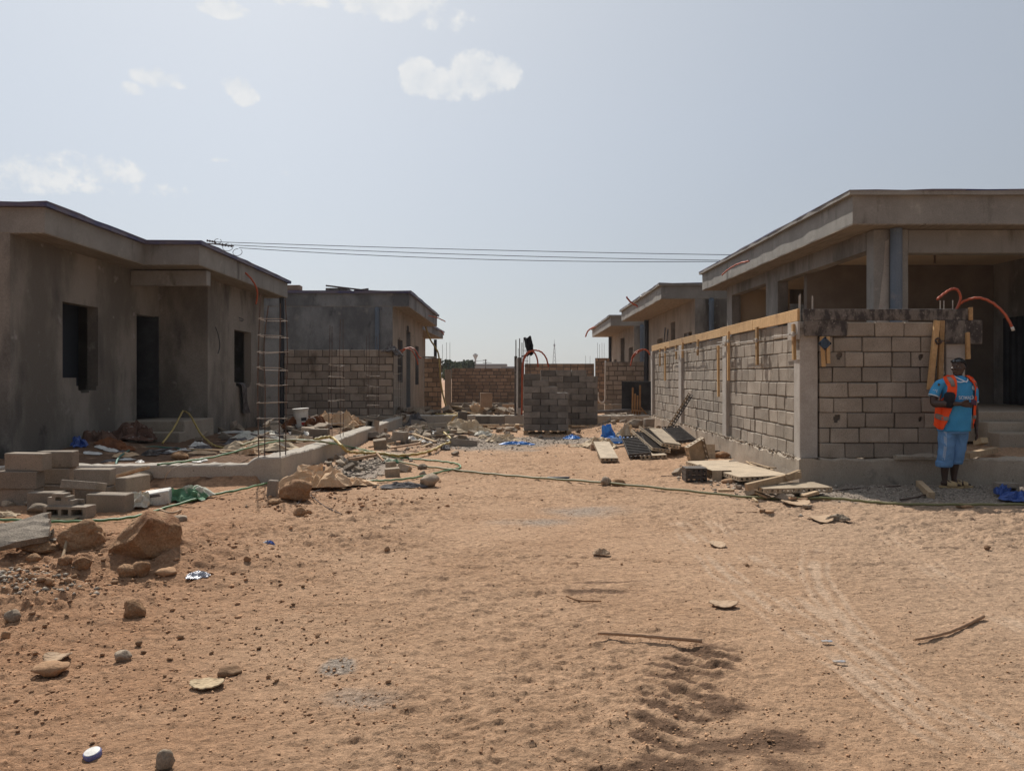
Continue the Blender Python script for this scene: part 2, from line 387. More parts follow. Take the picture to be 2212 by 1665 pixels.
m_green_bag = M('green_printed_sack', (.50, .49, .40), (.10, .22, .12), 3, .48, .55, rough=.7, bump=.5, bs=20, bd=.02)
m_paper_tan = M('tan_cement_bag', (.50, .32, .18), (.58, .40, .25), 3, rough=.85, bump=.5, bs=14, bd=.02)
m_card = M('cardboard', (.50, .39, .25), (.42, .31, .19), 4, rough=.9, bump=.3)
m_white = M('white_plastic', (.62, .60, .56), (.52, .48, .43), 5, c3=(.32, .26, .2), s3=6, lo3=.62, hi3=.72, rough=.5, spec=.4, bump=.2)
m_black = M('black_cloth', (.012, .011, .014), (.022, .02, .024), 6, rough=.95, bump=.6, bs=25, bd=.01)
m_rag = M('grey_rag', (.095, .085, .085), (.16, .145, .14), 6, rough=.95, bump=.6, bs=22, bd=.015)
m_rag_brown = M('brown_blanket', (.105, .052, .036), (.15, .085, .06), 4, c3=(.34, .30, .27), s3=4, lo3=.62, hi3=.66, st3=(1, 1, 5), rough=.95, bump=.6, bs=20, bd=.02)
m_rust = M('rusty_sheet', (.20, .075, .028), (.13, .05, .022), 4, rough=.8, bump=.3)
m_rock = M('sandstone_boulder', (.39, .235, .13), (.31, .175, .09), 5, .3, .7, 7, c3=(.235, .11, .052), s3=2.3, lo3=.5, hi3=.75, c4=(.50, .32, .19), s4=26, lo4=.55, hi4=.8, fine=.3, fs=60, bump=1, bs=34, bd=.03, bump2=.9, bs2=11)
m_stone = M('field_stone', (.36, .22, .125), (.29, .165, .09), 9, c3=(.22, .17, .13), s3=5, lo3=.6, hi3=.7, fine=.25, rnd=.3, bump=.6, bs=60, bd=.01)
m_stone_grey = M('grey_rubble', (.31, .243, .178), (.24, .188, .138), 9, c3=(.34, .28, .22), s3=12, lo3=.6, hi3=.75, fine=.3, rnd=.35, bump=.8, bs=70, bd=.01)
m_slab = M('broken_concrete', (.30, .25, .198), (.24, .20, .158), 12, c4=(.37, .315, .255), s4=60, lo4=.55, hi4=.7, fine=.3, fs=120, bump=.9, bs=90, bd=.012)
m_stick = M('dry_stick', (.40, .255, .16), (.33, .20, .12), 8, rough=.9, bump=.4)
m_chip = M('dry_bark', (.42, .30, .20), (.36, .245, .155), 8, rough=.9, bump=.3)
# ================================================================ ground
def fw(y): return np.maximum(1.0, .74 * y) + .9
_ys = np.concatenate([[-60, -25, -8, -2, 0, .9, 1.5], np.geomspace(2.1, 26, 940), np.geomspace(26.3, 62, 110), [70, 85, 110, 150, 220, 350, 600, 1200, 3000]])
_u = np.linspace(-1.12, 1.12, 740)
_ut = np.array([1.25, 1.5, 2, 3, 5, 9, 18, 40])
_us = np.concatenate([-_ut[::-1], _u, _ut])
GX = _us[None, :] * fw(_ys)[:, None]; GY = np.repeat(_ys[:, None], len(_us), 1)
GZ = ground(GX, GY)
nY, nX = GX.shape
co = np.stack([GX, GY, GZ], -1).reshape(-1, 3)
I = np.arange(nY * nX).reshape(nY, nX)
quads = np.stack([I[:-1, :-1], I[:-1, 1:], I[1:, 1:], I[1:, :-1]], -1).reshape(-1, 4)
me = bpy.data.meshes.new('ground')
me.vertices.add(len(co)); me.vertices.foreach_set('co', co.ravel())
me.loops.add(quads.size); me.loops.foreach_set('vertex_index', quads.ravel().astype(np.int32))
me.polygons.add(len(quads)); me.polygons.foreach_set('loop_start', np.arange(0, quads.size, 4, dtype=np.int32))
me.polygons.foreach_set('use_smooth', np.ones(len(quads), bool)); me.update(calc_edges=True)
x, y = GX, GY
wob = .5 * fbm(x, y, .9, 3, 71)
a_red = ss(-.6, -2.6, x + .22 * (y - 3) + 1.2 * wob - .2) * ss(13, 9.5, y)
a_red = np.maximum(a_red, .8 * ss(-3.9, -4.2, x) * ss(11, 12, y) * ss(23, 21, y) * ss(-.1, .4, fbm(x, y, .7, 2, 75) + .1))
a_red = np.maximum(a_red, .8 * ss(24, 25, y) * ss(-.2, .3, fbm(x, y, .4, 2, 77)))
a_gr = gauss(x, y, 5.6, 10.2, 2.6, 1.0) * 1.6
a_gr = np.maximum(a_gr, 1.5 * gauss(x, y, -1.1, 17.8, 1.9, 1.8))
a_gr = np.maximum(a_gr, 1.3 * gauss(x, y, .9, 18.6, 2.2, 1.3))
a_gr = np.maximum(a_gr, 1.1 * gauss(x, y, -2.6, 13.2, .6, 2.4))
a_gr = np.maximum(a_gr, 1.3 * gauss(x, y, 3.3, 11.6, .5, 2.0))
a_gr = np.maximum(a_gr, .75 * gauss(x, y, *G(1275, 1105)[:2], .9, .55))
p = G(733, 1437); a_gr = np.maximum(a_gr, 1.6 * gauss(x, y, p.x, p.y, .10, .11) * (1 + .6 * fbm(x, y, 9, 2, 5)))
p = G(770, 1510); a_gr = np.maximum(a_gr, .5 * gauss(x, y, p.x, p.y, .35, .2))
p = G(1175, 1128); a_gr = np.maximum(a_gr, .6 * gauss(x, y, p.x, p.y, .7, .35))
a_gr = np.clip(ss(.35, .95, a_gr + .35 * fbm(x, y, 1.6, 3, 81)), 0, 1)
def gp(px, py): q = G(px, py); return q.x, q.y
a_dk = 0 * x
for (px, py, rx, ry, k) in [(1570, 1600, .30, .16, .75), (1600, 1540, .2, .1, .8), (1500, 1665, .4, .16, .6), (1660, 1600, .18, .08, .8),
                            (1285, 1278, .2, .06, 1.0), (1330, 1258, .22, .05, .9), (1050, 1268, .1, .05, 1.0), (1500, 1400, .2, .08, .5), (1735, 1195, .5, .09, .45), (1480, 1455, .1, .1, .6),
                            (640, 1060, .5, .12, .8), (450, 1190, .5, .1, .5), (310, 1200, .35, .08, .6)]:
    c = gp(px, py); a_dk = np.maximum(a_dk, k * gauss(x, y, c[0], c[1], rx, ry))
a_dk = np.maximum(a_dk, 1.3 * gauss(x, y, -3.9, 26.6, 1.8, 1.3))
a_dk = np.maximum(a_dk, 1.0 * ss(-3.95, -4.7, x) * ss(10.5, 11.3, y) * ss(23, 22, y))  # dark plot soil, with the house shadow over the yard painted in
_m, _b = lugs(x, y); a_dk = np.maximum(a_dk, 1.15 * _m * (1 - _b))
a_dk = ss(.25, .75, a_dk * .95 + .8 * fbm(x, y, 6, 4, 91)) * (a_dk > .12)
a_tr = 0 * x
for k, P in enumerate(TRACKS):
    d, a = segd(x, y, P)
    a_tr = np.maximum(a_tr, np.maximum(ss(.05, .015, d + .03 * fbm(x, y, 4, 2, 7)), .8 * ss(.03, .01, np.abs(d - .10 + .03 * fbm(x, y, 3, 2, 8)))) * ss(-.3, .3, fbm(x * 1.0, y, 2.3, 2, 17 + k)))
a_cl = ss(1.5, 4.5, x + .12 * y) * ss(12, 8, y)          # paler trodden side
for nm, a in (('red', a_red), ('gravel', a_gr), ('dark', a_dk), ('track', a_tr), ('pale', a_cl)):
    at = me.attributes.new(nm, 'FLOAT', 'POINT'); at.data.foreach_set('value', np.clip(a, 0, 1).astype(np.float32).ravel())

gm = bpy.data.materials.new('construction_dirt'); gm.use_nodes = True
N, Lk = gm.node_tree.nodes, gm.node_tree.links; N.clear()
def nd(t, **k):
    n = N.new(t)
    for a, b in k.items(): setattr(n, a, b)
    return n
out = nd('ShaderNodeOutputMaterial'); bs_ = nd('ShaderNodeBsdfPrincipled'); Lk.new(bs_.outputs[0], out.inputs[0])
bs_.inputs['Roughness'].default_value = .95; bs_.inputs['Specular IOR Level'].default_value = .15
geo = nd('ShaderNodeNewGeometry')
def noise(sc, d=5, rg=.6, st=None):
    v = geo.outputs['Position']
    if st:
        mp = nd('ShaderNodeMapping'); mp.inputs['Scale'].default_value = st; Lk.new(v, mp.inputs[0]); v = mp.outputs[0]
    n = nd('ShaderNodeTexNoise'); n.inputs['Scale'].default_value = sc; n.inputs['Detail'].default_value = d; n.inputs['Roughness'].default_value = rg
    Lk.new(v, n.inputs['Vector']); return n.outputs[0]
def rmp(x, a, b, o0=0, o1=1):
    r = nd('ShaderNodeMapRange'); Lk.new(x, r.inputs[0])
    for i, q in enumerate((a, b, o0, o1)): r.inputs[i + 1].default_value = q
    return r.outputs[0]
def mixc(f, a, b):
    q = nd('ShaderNodeMix', data_type='RGBA'); Lk.new(f, q.inputs[0])
    for e, i in ((a, 6), (b, 7)):
        if hasattr(e, 'links'): Lk.new(e, q.inputs[i])
        else: q.inputs[i].default_value = (*e, 1)
    return q.outputs[2]
def at(nm): return nd('ShaderNodeAttribute', attribute_name=nm).outputs['Fac']
def mul(a, b):
    q = nd('ShaderNodeMath', operation='MULTIPLY'); Lk.new(a, q.inputs[0])
    if hasattr(b, 'links'): Lk.new(b, q.inputs[1])
    else: q.inputs[1].default_value = b
    return q.outputs[0]
c = mixc(rmp(noise(1.1, 6), .35, .65), (.475, .303, .19), (.43, .265, .161))
c = mixc(rmp(noise(.55, 7, .65), .48, .70, 0, .55), c, (.33, .20, .118))
c = mixc(mul(at('pale'), .55), c, (.475, .337, .234))
c = mixc(mul(at('red'), rmp(noise(2.2, 6), .2, .6, .45, .85)), c, (.37, .20, .11))
c = mixc(rmp(noise(14, 6, .7), .58, .72, 0, .45), c, (.27, .155, .09))  # dark grit flecks, here and in the final scaling, also imitate crumb shadows
c = mixc(rmp(noise(33, 5, .7, (1, 1.4, 1)), .56, .70, 0, .40), c, (.55, .38, .25))
c = mixc(mul(at('track'), .8), c, (.54, .385, .27))
vor = nd('ShaderNodeTexVoronoi'); vor.inputs['Scale'].default_value = 55; Lk.new(geo.outputs['Position'], vor.inputs['Vector'])
sepc = nd('ShaderNodeSeparateColor'); Lk.new(vor.outputs['Color'], sepc.inputs[0])
gc = mixc(sepc.outputs[0], (.22, .19, .16), (.42, .365, .31))
c = mixc(mul(at('gravel'), .82), c, gc)
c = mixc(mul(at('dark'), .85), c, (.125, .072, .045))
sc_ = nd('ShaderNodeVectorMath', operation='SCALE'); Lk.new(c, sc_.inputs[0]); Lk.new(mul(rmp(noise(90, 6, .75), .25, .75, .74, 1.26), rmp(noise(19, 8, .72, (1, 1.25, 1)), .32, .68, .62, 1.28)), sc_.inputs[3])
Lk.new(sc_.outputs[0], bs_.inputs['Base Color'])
b0 = nd('ShaderNodeBump'); b0.inputs['Strength'].default_value = .8; b0.inputs['Distance'].default_value = .03; Lk.new(noise(38, 7, .7, (1, 1.2, 1)), b0.inputs['Height'])
b1 = nd('ShaderNodeBump'); b1.inputs['Distance'].default_value = .012; Lk.new(mul(at('gravel'), .9), b1.inputs['Strength'])
dd = nd('ShaderNodeMath', operation='SUBTRACT'); dd.inputs[0].default_value = .6; Lk.new(vor.outputs['Distance'], dd.inputs[1]); Lk.new(dd.outputs[0], b1.inputs['Height'])
b9 = nd('ShaderNodeBump'); b9.inputs['Strength'].default_value = .7; b9.inputs['Distance'].default_value = .05; Lk.new(noise(13, 6, .65, (1, 1.3, 1)), b9.inputs['Height']); Lk.new(b9.outputs[0], b0.inputs['Normal']); Lk.new(b0.outputs[0], b1.inputs['Normal']); Lk.new(b1.outputs[0], bs_.inputs['Normal'])
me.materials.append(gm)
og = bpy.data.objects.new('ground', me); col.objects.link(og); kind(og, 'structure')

# ---------------------------------------------------------------- loose grit nobody could count
def grit(name, spots, mat, seed):
    """spots: list of (n, sampler(rs)->x,y, smin, smax)"""
    rs = np.random.RandomState(seed)
    base = np.array([(1, 0, 0), (-1, 0, 0), (0, 1, 0), (0, -1, 0), (0, 0, 1), (0, 0, -1), (.6, .6, .5), (-.6, .6, -.4), (-.6, -.6, .5), (.6, -.6, -.4)], float)
    tri = np.array([(0, 6, 4), (6, 2, 4), (2, 1, 4), (1, 8, 4), (8, 3, 4), (3, 0, 4), (0, 9, 5), (9, 3, 5), (3, 1, 5), (1, 7, 5), (7, 2, 5), (2, 0, 5), (0, 2, 6), (1, 2, 7), (1, 3, 8), (0, 3, 9)])
    V = []; T = []; tt = []; n0 = 0
    for n, fn, s0, s1 in spots:
        X, Y = fn(rs, n); s = s0 * (s1 / s0) ** (rs.rand(n) ** 2.2)
        Z = ground(X, Y)
        for i in range(n):
            q = base * (s[i] * (.6 + .7 * rs.rand(10))[:, None]) * np.array([1, 1, .62])
            a = rs.rand() * 6.28; ca, sa = math.cos(a), math.sin(a)
            q = np.stack([q[:, 0] * ca - q[:, 1] * sa, q[:, 0] * sa + q[:, 1] * ca, q[:, 2]], 1) + (X[i], Y[i], Z[i] + s[i] * .22)
            V.append(q); T.append(tri + n0); tt += [rs.rand()] * 10; n0 += 10
    V = np.concatenate(V); T = np.concatenate(T)
    m = bpy.data.meshes.new(name); m.vertices.add(len(V)); m.vertices.foreach_set('co', V.ravel())
    m.loops.add(T.size); m.loops.foreach_set('vertex_index', T.ravel().astype(np.int32))
    m.polygons.add(len(T)); m.polygons.foreach_set('loop_start', np.arange(0, T.size, 3, dtype=np.int32)); m.update(calc_edges=True)
    a = m.attributes.new('tint', 'FLOAT', 'POINT'); a.data.foreach_set('value', tt)
    m.materials.append(mat); o = bpy.data.objects.new(name, m); col.objects.link(o); kind(o, 'stuff'); return o
def fan(y0, y1, u0, u1):
    def f(rs, n):
        Y = y0 * (y1 / y0) ** rs.rand(n); return (u0 + (u1 - u0) * rs.rand(n)) * Y, Y
    return f
def blob(cx, cy, rx, ry):
    def f(rs, n): return cx + rs.randn(n) * rx, cy + rs.randn(n) * ry
    return f
m_clod = M('dry_clod', (.45, .27, .155), (.36, .20, .11), 3, fine=.25, fs=120, tint=.35, bump=.5, bs=150)
m_grv = M('crushed_gravel', (.35, .295, .235), (.27, .225, .178), 3, fine=.2, fs=120, tint=.45, bump=.4, bs=150)
grit('dirt_clods', [(8000, fan(2.9, 10, -.72, .68), .0028, .0085), (700, fan(2.9, 11, -.72, .68), .004, .013), (4500, fan(3.4, 10.5, -.72, -.15), .003, .013), (700, blob(-3.1, 6.1, .8, .6), .006, .026), (600, blob(-4.0, 5.3, .6, .45), .006, .026),
                    (200, fan(11, 21, -.16, .13), .008, .03), (500, blob(-2.2, 9.6, .8, .5), .008, .035), (200, lambda rs, n: blob(*gp(1510, 1590), .28, .2)(rs, n), .004, .010)], m_clod, 3)
grit('gravel', [(2600, blob(5.4, 10.15, 1.0, .32), .006, .018), (500, blob(3.2, 11.2, .35, .8), .01, .04), (900, blob(-1.2, 17.6, 1.1, 1.2), .01, .035), (800, blob(.6, 18.6, 1.2, .8), .01, .03), (600, blob(-2.7, 12.8, .3, 1.3), .01, .05),
                 (180, lambda rs, n: blob(*gp(60, 1290), .22, .13)(rs, n), .012, .03), (400, blob(2.6, 21.4, .7, .6), .01, .03)], m_grv, 5)

# ================================================================ sky, sun, camera
SUN_EL, SUN_AZ = R(46), R(-18.5)            # azimuth from +Y, negative to the left
sd = Vector((math.sin(SUN_AZ) * math.cos(SUN_EL), math.cos(SUN_AZ) * math.cos(SUN_EL), math.sin(SUN_EL)))
sl = bpy.data.lights.new('sun', 'SUN'); sl.energy = 5.0; sl.angle = R(.55); sl.color = (1, .945, .86)
so = bpy.data.objects.new('sun', sl); col.objects.link(so); so.rotation_euler = sd.to_track_quat('Z', 'Y').to_euler()
w = bpy.data.worlds.new('World'); scene.world = w; w.use_nodes = True
N, Lk = w.node_tree.nodes, w.node_tree.links; N.clear()
wo = nd('ShaderNodeOutputWorld'); bg = nd('ShaderNodeBackground'); Lk.new(bg.outputs[0], wo.inputs[0]); bg.inputs[1].default_value = .1
sky = nd('ShaderNodeTexSky', sky_type='NISHITA'); sky.sun_disc = False; sky.sun_elevation = SUN_EL; sky.sun_rotation = SUN_AZ
sky.air_density = 1.0; sky.dust_density = 2.2; sky.ozone_density = 1.0; sky.altitude = 800
tc = nd('ShaderNodeTexCoord')
def vm(op, a, b=None, out=0):
    n = nd('ShaderNodeVectorMath', operation=op); Lk.new(a, n.inputs[0])
    if b is not None:
        if hasattr(b, 'links'): Lk.new(b, n.inputs[1])
        else: n.inputs[1].default_value = b
    return n.outputs[out]
def mt(op, a, b=None, c=None, cl=False):
    n = nd('ShaderNodeMath', operation=op); n.use_clamp = cl
    for i, q in enumerate((a, b, c)):
        if q is None: continue
        if hasattr(q, 'links'): Lk.new(q, n.inputs[i])
        else: n.inputs[i].default_value = q
    return n.outputs[0]
# a milky veil of dust in the air evens the blue out
SKYV = 9.0
veil = nd('ShaderNodeMix', data_type='RGBA'); veil.inputs[0].default_value = .80; Lk.new(sky.outputs[0], veil.inputs[6])
sx = nd('ShaderNodeSeparateXYZ'); Lk.new(tc.outputs['Generated'], sx.inputs[0])
toS = mt('DIVIDE', vm('DOT_PRODUCT', tc.outputs['Generated'], tuple(sd), 1), 1.0)
glow = rmp(toS, -.3, 1.0)
g2 = mt('POWER', glow, 2.0, cl=True)
vc = mixc(g2, (.24 * SKYV, .265 * SKYV, .30 * SKYV), (.86 * SKYV, .90 * SKYV, .955 * SKYV))
hz = mixc(rmp(sx.outputs[2], 0, .30), (.635 * SKYV, .668 * SKYV, .695 * SKYV), (.68 * SKYV, .74 * SKYV, .82 * SKYV))
front = rmp(toS, .1, .75)
vcol = mixc(front, vc, mixc(.5 if False else rmp(toS, .72, .98), hz, (.80 * SKYV, .85 * SKYV, .90 * SKYV)))
azd = nd('ShaderNodeVectorMath', operation='DOT_PRODUCT'); Lk.new(tc.outputs['Generated'], azd.inputs[0]); azd.inputs[1].default_value = (math.cos(SUN_AZ), -math.sin(SUN_AZ), 0)
dk = nd('ShaderNodeVectorMath', operation='SCALE'); Lk.new(vcol, dk.inputs[0]); Lk.new(rmp(azd.outputs['Value'], .0, .75, 1.0, .76), dk.inputs[3])
Lk.new(dk.outputs[0], veil.inputs[7])
# clouds: soft lumps fixed on the dome by direction
nz = nd('ShaderNodeTexNoise'); nz.inputs['Scale'].default_value = 9; nz.inputs['Detail'].default_value = 7; nz.inputs['Roughness'].default_value = .62; Lk.new(tc.outputs['Generated'], nz.inputs['Vector'])
nz2 = nd('ShaderNodeTexNoise'); nz2.inputs['Scale'].default_value = 34; nz2.inputs['Detail'].default_value = 9; nz2.inputs['Roughness'].default_value = .6; Lk.new(tc.outputs['Generated'], nz2.inputs['Vector'])
cov = None
CL = [(905, 172, 42, 38, 1), (955, 185, 60, 32, .95), (1030, 160, 60, 44, 1), (1085, 160, 42, 34, .95), (1060, 185, 40, 22, .8), (330, 165, 52, 24, .85), (372, 182, 26, 10, .6), (285, 193, 30, 16, .75), (512, 188, 32, 22, .85), (530, 208, 30, 20, .85),
      (170, 362, 150, 30, .55), (60, 375, 110, 34, .6), (250, 378, 90, 26, .55), (330, 408, 80, 18, .5), (230, 408, 110, 16, .4), (480, 18, 52, 18, .85), (500, 28, 26, 9, .8), (640, 0, 70, 16, .8), (860, 5, 130, 34, .9), (950, 30, 80, 40, .6), (615, 372, 20, 9, .5), (475, 346, 22, 6, .5), (505, 358, 16, 4, .4)]
for px, py, rx, ry, k in CL:
    c3 = Vector(((px - VX) / F, 1, -(py - HZ) / F)); L = c3.length; d = c3.normalized()
    rgt = Vector((d.y, -d.x, 0)).normalized(); up = rgt.cross(d)
    a = mt('DIVIDE', vm('DOT_PRODUCT', tc.outputs['Generated'], tuple(rgt), 1), rx / F / L * 1.32)
    b = mt('DIVIDE', vm('DOT_PRODUCT', vm('SUBTRACT', tc.outputs['Generated'], tuple(d)), tuple(up), 1), ry / F / L * 1.4)
    r2 = mt('ADD', mt('MULTIPLY', a, a), mt('MULTIPLY', b, b))
    fr = mt('GREATER_THAN', vm('DOT_PRODUCT', tc.outputs['Generated'], tuple(d), 1), .5)
    e = mt('MULTIPLY', mt('SUBTRACT', 1.0, r2, cl=True), mt('MULTIPLY', fr, k))
    cov = e if cov is None else mt('MAXIMUM', cov, e)
dens = mt('ADD', cov, mt('ADD', mt('MULTIPLY', mt('SUBTRACT', nz.outputs[0], .5), 1.2), mt('MULTIPLY', mt('SUBTRACT', nz2.outputs[0], .5), 2.0)))
cm = mt('MULTIPLY', rmp(dens, .32, .66), mt('GREATER_THAN', cov, .001))
cm = mt('MULTIPLY', cm, rmp(cov, 0, .25), cl=True)
inner = mixc(rmp(nz2.outputs[0], .35, .65), (.80 * SKYV, .835 * SKYV, .87 * SKYV), (.97 * SKYV, .965 * SKYV, .95 * SKYV))
fin = nd('ShaderNodeMix', data_type='RGBA'); Lk.new(mt('MULTIPLY', cm, .72), fin.inputs[0]); Lk.new(veil.outputs[2], fin.inputs[6]); Lk.new(inner, fin.inputs[7])
Lk.new(fin.outputs[2], bg.inputs[0])

cd = bpy.data.cameras.new('camera'); cam = bpy.data.objects.new('camera', cd); col.objects.link(cam)
cam.location = (0, 0, H); cam.rotation_euler = (R(90), 0, 0); cd.sensor_width = 36; cd.lens = F / 2212 * 36
cd.shift_x = -(VX - 1106) / 2212; cd.shift_y = -(832.5 - HZ) / 2212; cd.clip_end = 6000; cd.clip_start = .05
scene.camera = cam
scene.view_settings.view_transform = 'Standard'; scene.view_settings.look = 'None'; scene.view_settings.exposure = 0; scene.view_settings.gamma = 1
scene.cycles.use_denoising = True; scene.cycles.max_bounces = 6; scene.cycles.diffuse_bounces = 4

# dusty air between here and the far things
hb = MB(); hb.add([(x, y, z) for x in (-420, 420) for y in (-40, 640) for z in (-3, 45)], [[0, 1, 3, 2], [4, 6, 7, 5], [0, 4, 5, 1], [2, 3, 7, 6], [0, 2, 6, 4], [1, 5, 7, 3]])
m_hz = bpy.data.materials.new('dusty_air'); m_hz.use_nodes = True; N, Lk = m_hz.node_tree.nodes, m_hz.node_tree.links; N.clear()
ho = nd('ShaderNodeOutputMaterial'); hv = nd('ShaderNodeVolumePrincipled'); hv.inputs['Color'].default_value = (.86, .90, .95, 1); hv.inputs['Density'].default_value = .0003; hv.inputs['Anisotropy'].default_value = .2
Lk.new(hv.outputs[0], ho.inputs['Volume']); hob = hb.build('haze', m_hz, origin=(0, 0, 0)); kind(hob, 'stuff')
# ================================================================ houses
def shear(mb, y0, s, zr=4.4):
    return mb.xf(lambda p: (p.x, p.y, p.z + s * (p.y - y0) * max(p.z, 0) / zr))
def off_poly(poly, d):
    n = len(poly); out = []
    for i in range(n):
        p, a, b = Vector(poly[i]), Vector(poly[i - 1]), Vector(poly[(i + 1) % n])
        e1 = (p - a).normalized(); e2 = (b - p).normalized()
        n1 = Vector((e1.y, -e1.x)); n2 = Vector((e2.y, -e2.x))
        bis = n1 + n2; k = d * 2 / max(bis.length_squared, .2)
        out.append(tuple(p + bis * k))
    return out
def roof(h, poly, zb, zt, y0, s, cap=None, face=None):
    cap = cap or m_fascia
    """parapet slab with a membrane cap that juts a little; polygon counter-clockwise"""
    a = wavy(poly, zb + .02, zt - .085, int(y0 * 10), .006, 0, 0); shear(a, y0, s); o = a.build('roof', face or m_fascia, h)
    a = MB(); a.prism(off_poly(poly, -.004), zb, zb + .02); shear(a, y0, s); q = a.build('soffit', m_soffit, h); q.parent = o
    a = wavy(off_poly(poly, .085), zt - .085, zt - .018, int(y0 * 10) + 1, .008, .004, .0); shear(a, y0, s)
    q = a.build('roof_edge', cap, h); q.parent = o
    a = wavy(off_poly(poly, .092), zt - .018, zt, int(y0 * 10) + 2, .008, 0, .012); shear(a, y0, s); q = a.build('membrane', m_membrane, h); q.parent = o
    return o
def wavy(poly, z0, z1, seed, dp=.006, dz0=.0, dz1=.008):
    """prism whose sides wander a little, as hand-set formwork leaves them"""
    r = random.Random(seed); pts = []
    for i in range(len(poly)):
        a_, b_ = Vector(poly[i]), Vector(poly[(i + 1) % len(poly)]); m = max(int((b_ - a_).length / .45), 1); n = (b_ - a_).normalized(); n = Vector((n.y, -n.x))
        for k in range(m): pts.append((a_.lerp(b_, k / m) + (n * r.uniform(-dp, dp) if k else Vector((0, 0))), k == 0))
    n = len(pts); vs = [(*p, z0 + (0 if c_ else r.uniform(-dz0, dz0))) for p, c_ in pts] + [(*p, z1 + r.uniform(-dz1, dz1)) for p, c_ in pts]
    a = MB(); a.add(vs, [list(range(n))[::-1], list(range(n, 2 * n))] + [[i, (i + 1) % n, n + (i + 1) % n, n + i] for i in range(n)]); return a
def pipe_down(h, x, y, z0, z1, r, mat, name='drainpipe', elbow=None):
    a = MB()
    if elbow:
        a.tube(spline([(x, y, z0), (x, y, z1 - .12), (x + elbow[0] * .3, y + elbow[1] * .3, z1 - .03), (x + elbow[0], y + elbow[1], z1)], 5), r, 14)
    else: a.tube([(x, y, z0), (x, y, z1)], r, 14)
    for z in (z0 + (z1 - z0) * .55,): a.tube([(x, y, z - .04), (x, y, z + .04)], r * 1.16, 14)
    return a.build(name, mat, h, smooth=False)

# ---------- near left house
S1 = -.0135
h1 = empty('unfinished_house', (-10.5, 18, .1), 'near grey house with stepped flat roof and broken window sill, beside the block stack', 'house')
poly = [(-14, 13.2), (-8.16, 13.2), (-8.16, 16.66), (-6.99, 16.66), (-6.99, 22.85), (-14, 22.85)]
roof(h1, poly, 3.96, 4.49, 13.2, S1, m_membrane)
a = MB()
win = [(1.5, 2.72, 1.52, 2.97), (1.95, 2.72, 1.36, 1.6), (2.02, 2.66, 1.27, 1.5), (2.1, 2.4, 1.22, 1.5), (4.3, 5.3, .56, 2.99)]
a.wall((-8.75, 13.2), (-8.75, 18.6), 0, 3.96, .22, win)                         # street wall with window and door
a.xf(lambda p: p)
a.wall((-14, 13.2), (-8.97, 13.2), 0, 3.96, .22)                                # towards the camera
a.wall((-8.75, 18.6), (-7.6, 18.6), 0, 3.96, .2)                                # entry recess
w2 = [(1.5, 2.75, 1.42, 2.83), (1.62, 2.7, 1.32, 1.5), (1.8, 2.6, 1.27, 1.4)]
a.wall((-7.6, 18.8), (-7.6, 22.6), 0, 3.96, .2, w2)
a.wall((-7.8, 22.6), (-14, 22.6), 0, 3.96, .2)
a.wall((-14, 22.4), (-14, 13.42), 0, 3.96, .2)
shear(a, 13.2, S1); a.build('wall', m_plaster_stained, h1)
a = MB(); a.wall((-10.6, 17.9), (-10.6, 13.5), .4, 3.9, .15, [(1.3, 2.2, .5, 2.6)]); a.wall((-13.7, 18.6), (-9.0, 18.6), .4, 3.9, .15); shear(a, 13.2, S1); a.build('partition', m_inner, h1)
a = MB(); a.box(-13.9, -8.98, 13.5, 22.3, .3, .55, 0); a.build('floor_slab', m_inner, h1)
a = MB(); a.box(-8.74, -7.05, 17.2, 17.42, 3.6, 3.93, .008); shear(a, 13.2, S1); a.build('beam', m_fascia, h1)
a = MB(); a.box(-8.74, -7.45, 16.98, 18.59, .0, .56, .012, j=.005); a.build('step', m_conc, h1)
a = MB(); a.box(-8.74, -7.40, 16.62, 16.97, .0, .34, .012, j=.005); a.build('step', m_conc, h1)
a = MB(); a.sheet([[(-8.68 - .5 * u, 18.42 - .12 * u, z) for u in (0, .5, 1)] for z in (.58, 1.6, 2.95)], .04); a.build('door', m_ply_black, h1)
a = MB(); a.box(-9.35, -9.31, 15.2, 16.2, .6, 3.0, .004); a.build('sheet_and_light_slit', M('dark_blue_sheet', (.035, .042, .055), bump=.1), h1)
a = MB(); a.box(-9.345, -9.33, 15.165, 15.19, 1.7, 2.9, .002); a.build('sheet_and_light_slit', m_white, h1)  # white strip painted in as the slit of light beside the sheet
pipe_down(h1, -7.12, 22.72, .1, 3.9, .075, m_pvc_black)
a = MB(); a.tube(spline([(-7.57, 19.0, 2.75), (-7.55, 19.12, 2.55), (-7.545, 19.2, 2.3), (-7.56, 19.12, 2.1)], 5), .012, 6); a.build('cable', m_pvc_black, h1)
a = MB(); a.tube(spline([(-7.59, 20.6, 3.1), (-7.5, 20.66, 3.06), (-7.56, 20.75, 3.02), (-7.59, 20.66, 3.04)], 4), .01, 6); a.build('cable', m_pvc_black, h1)

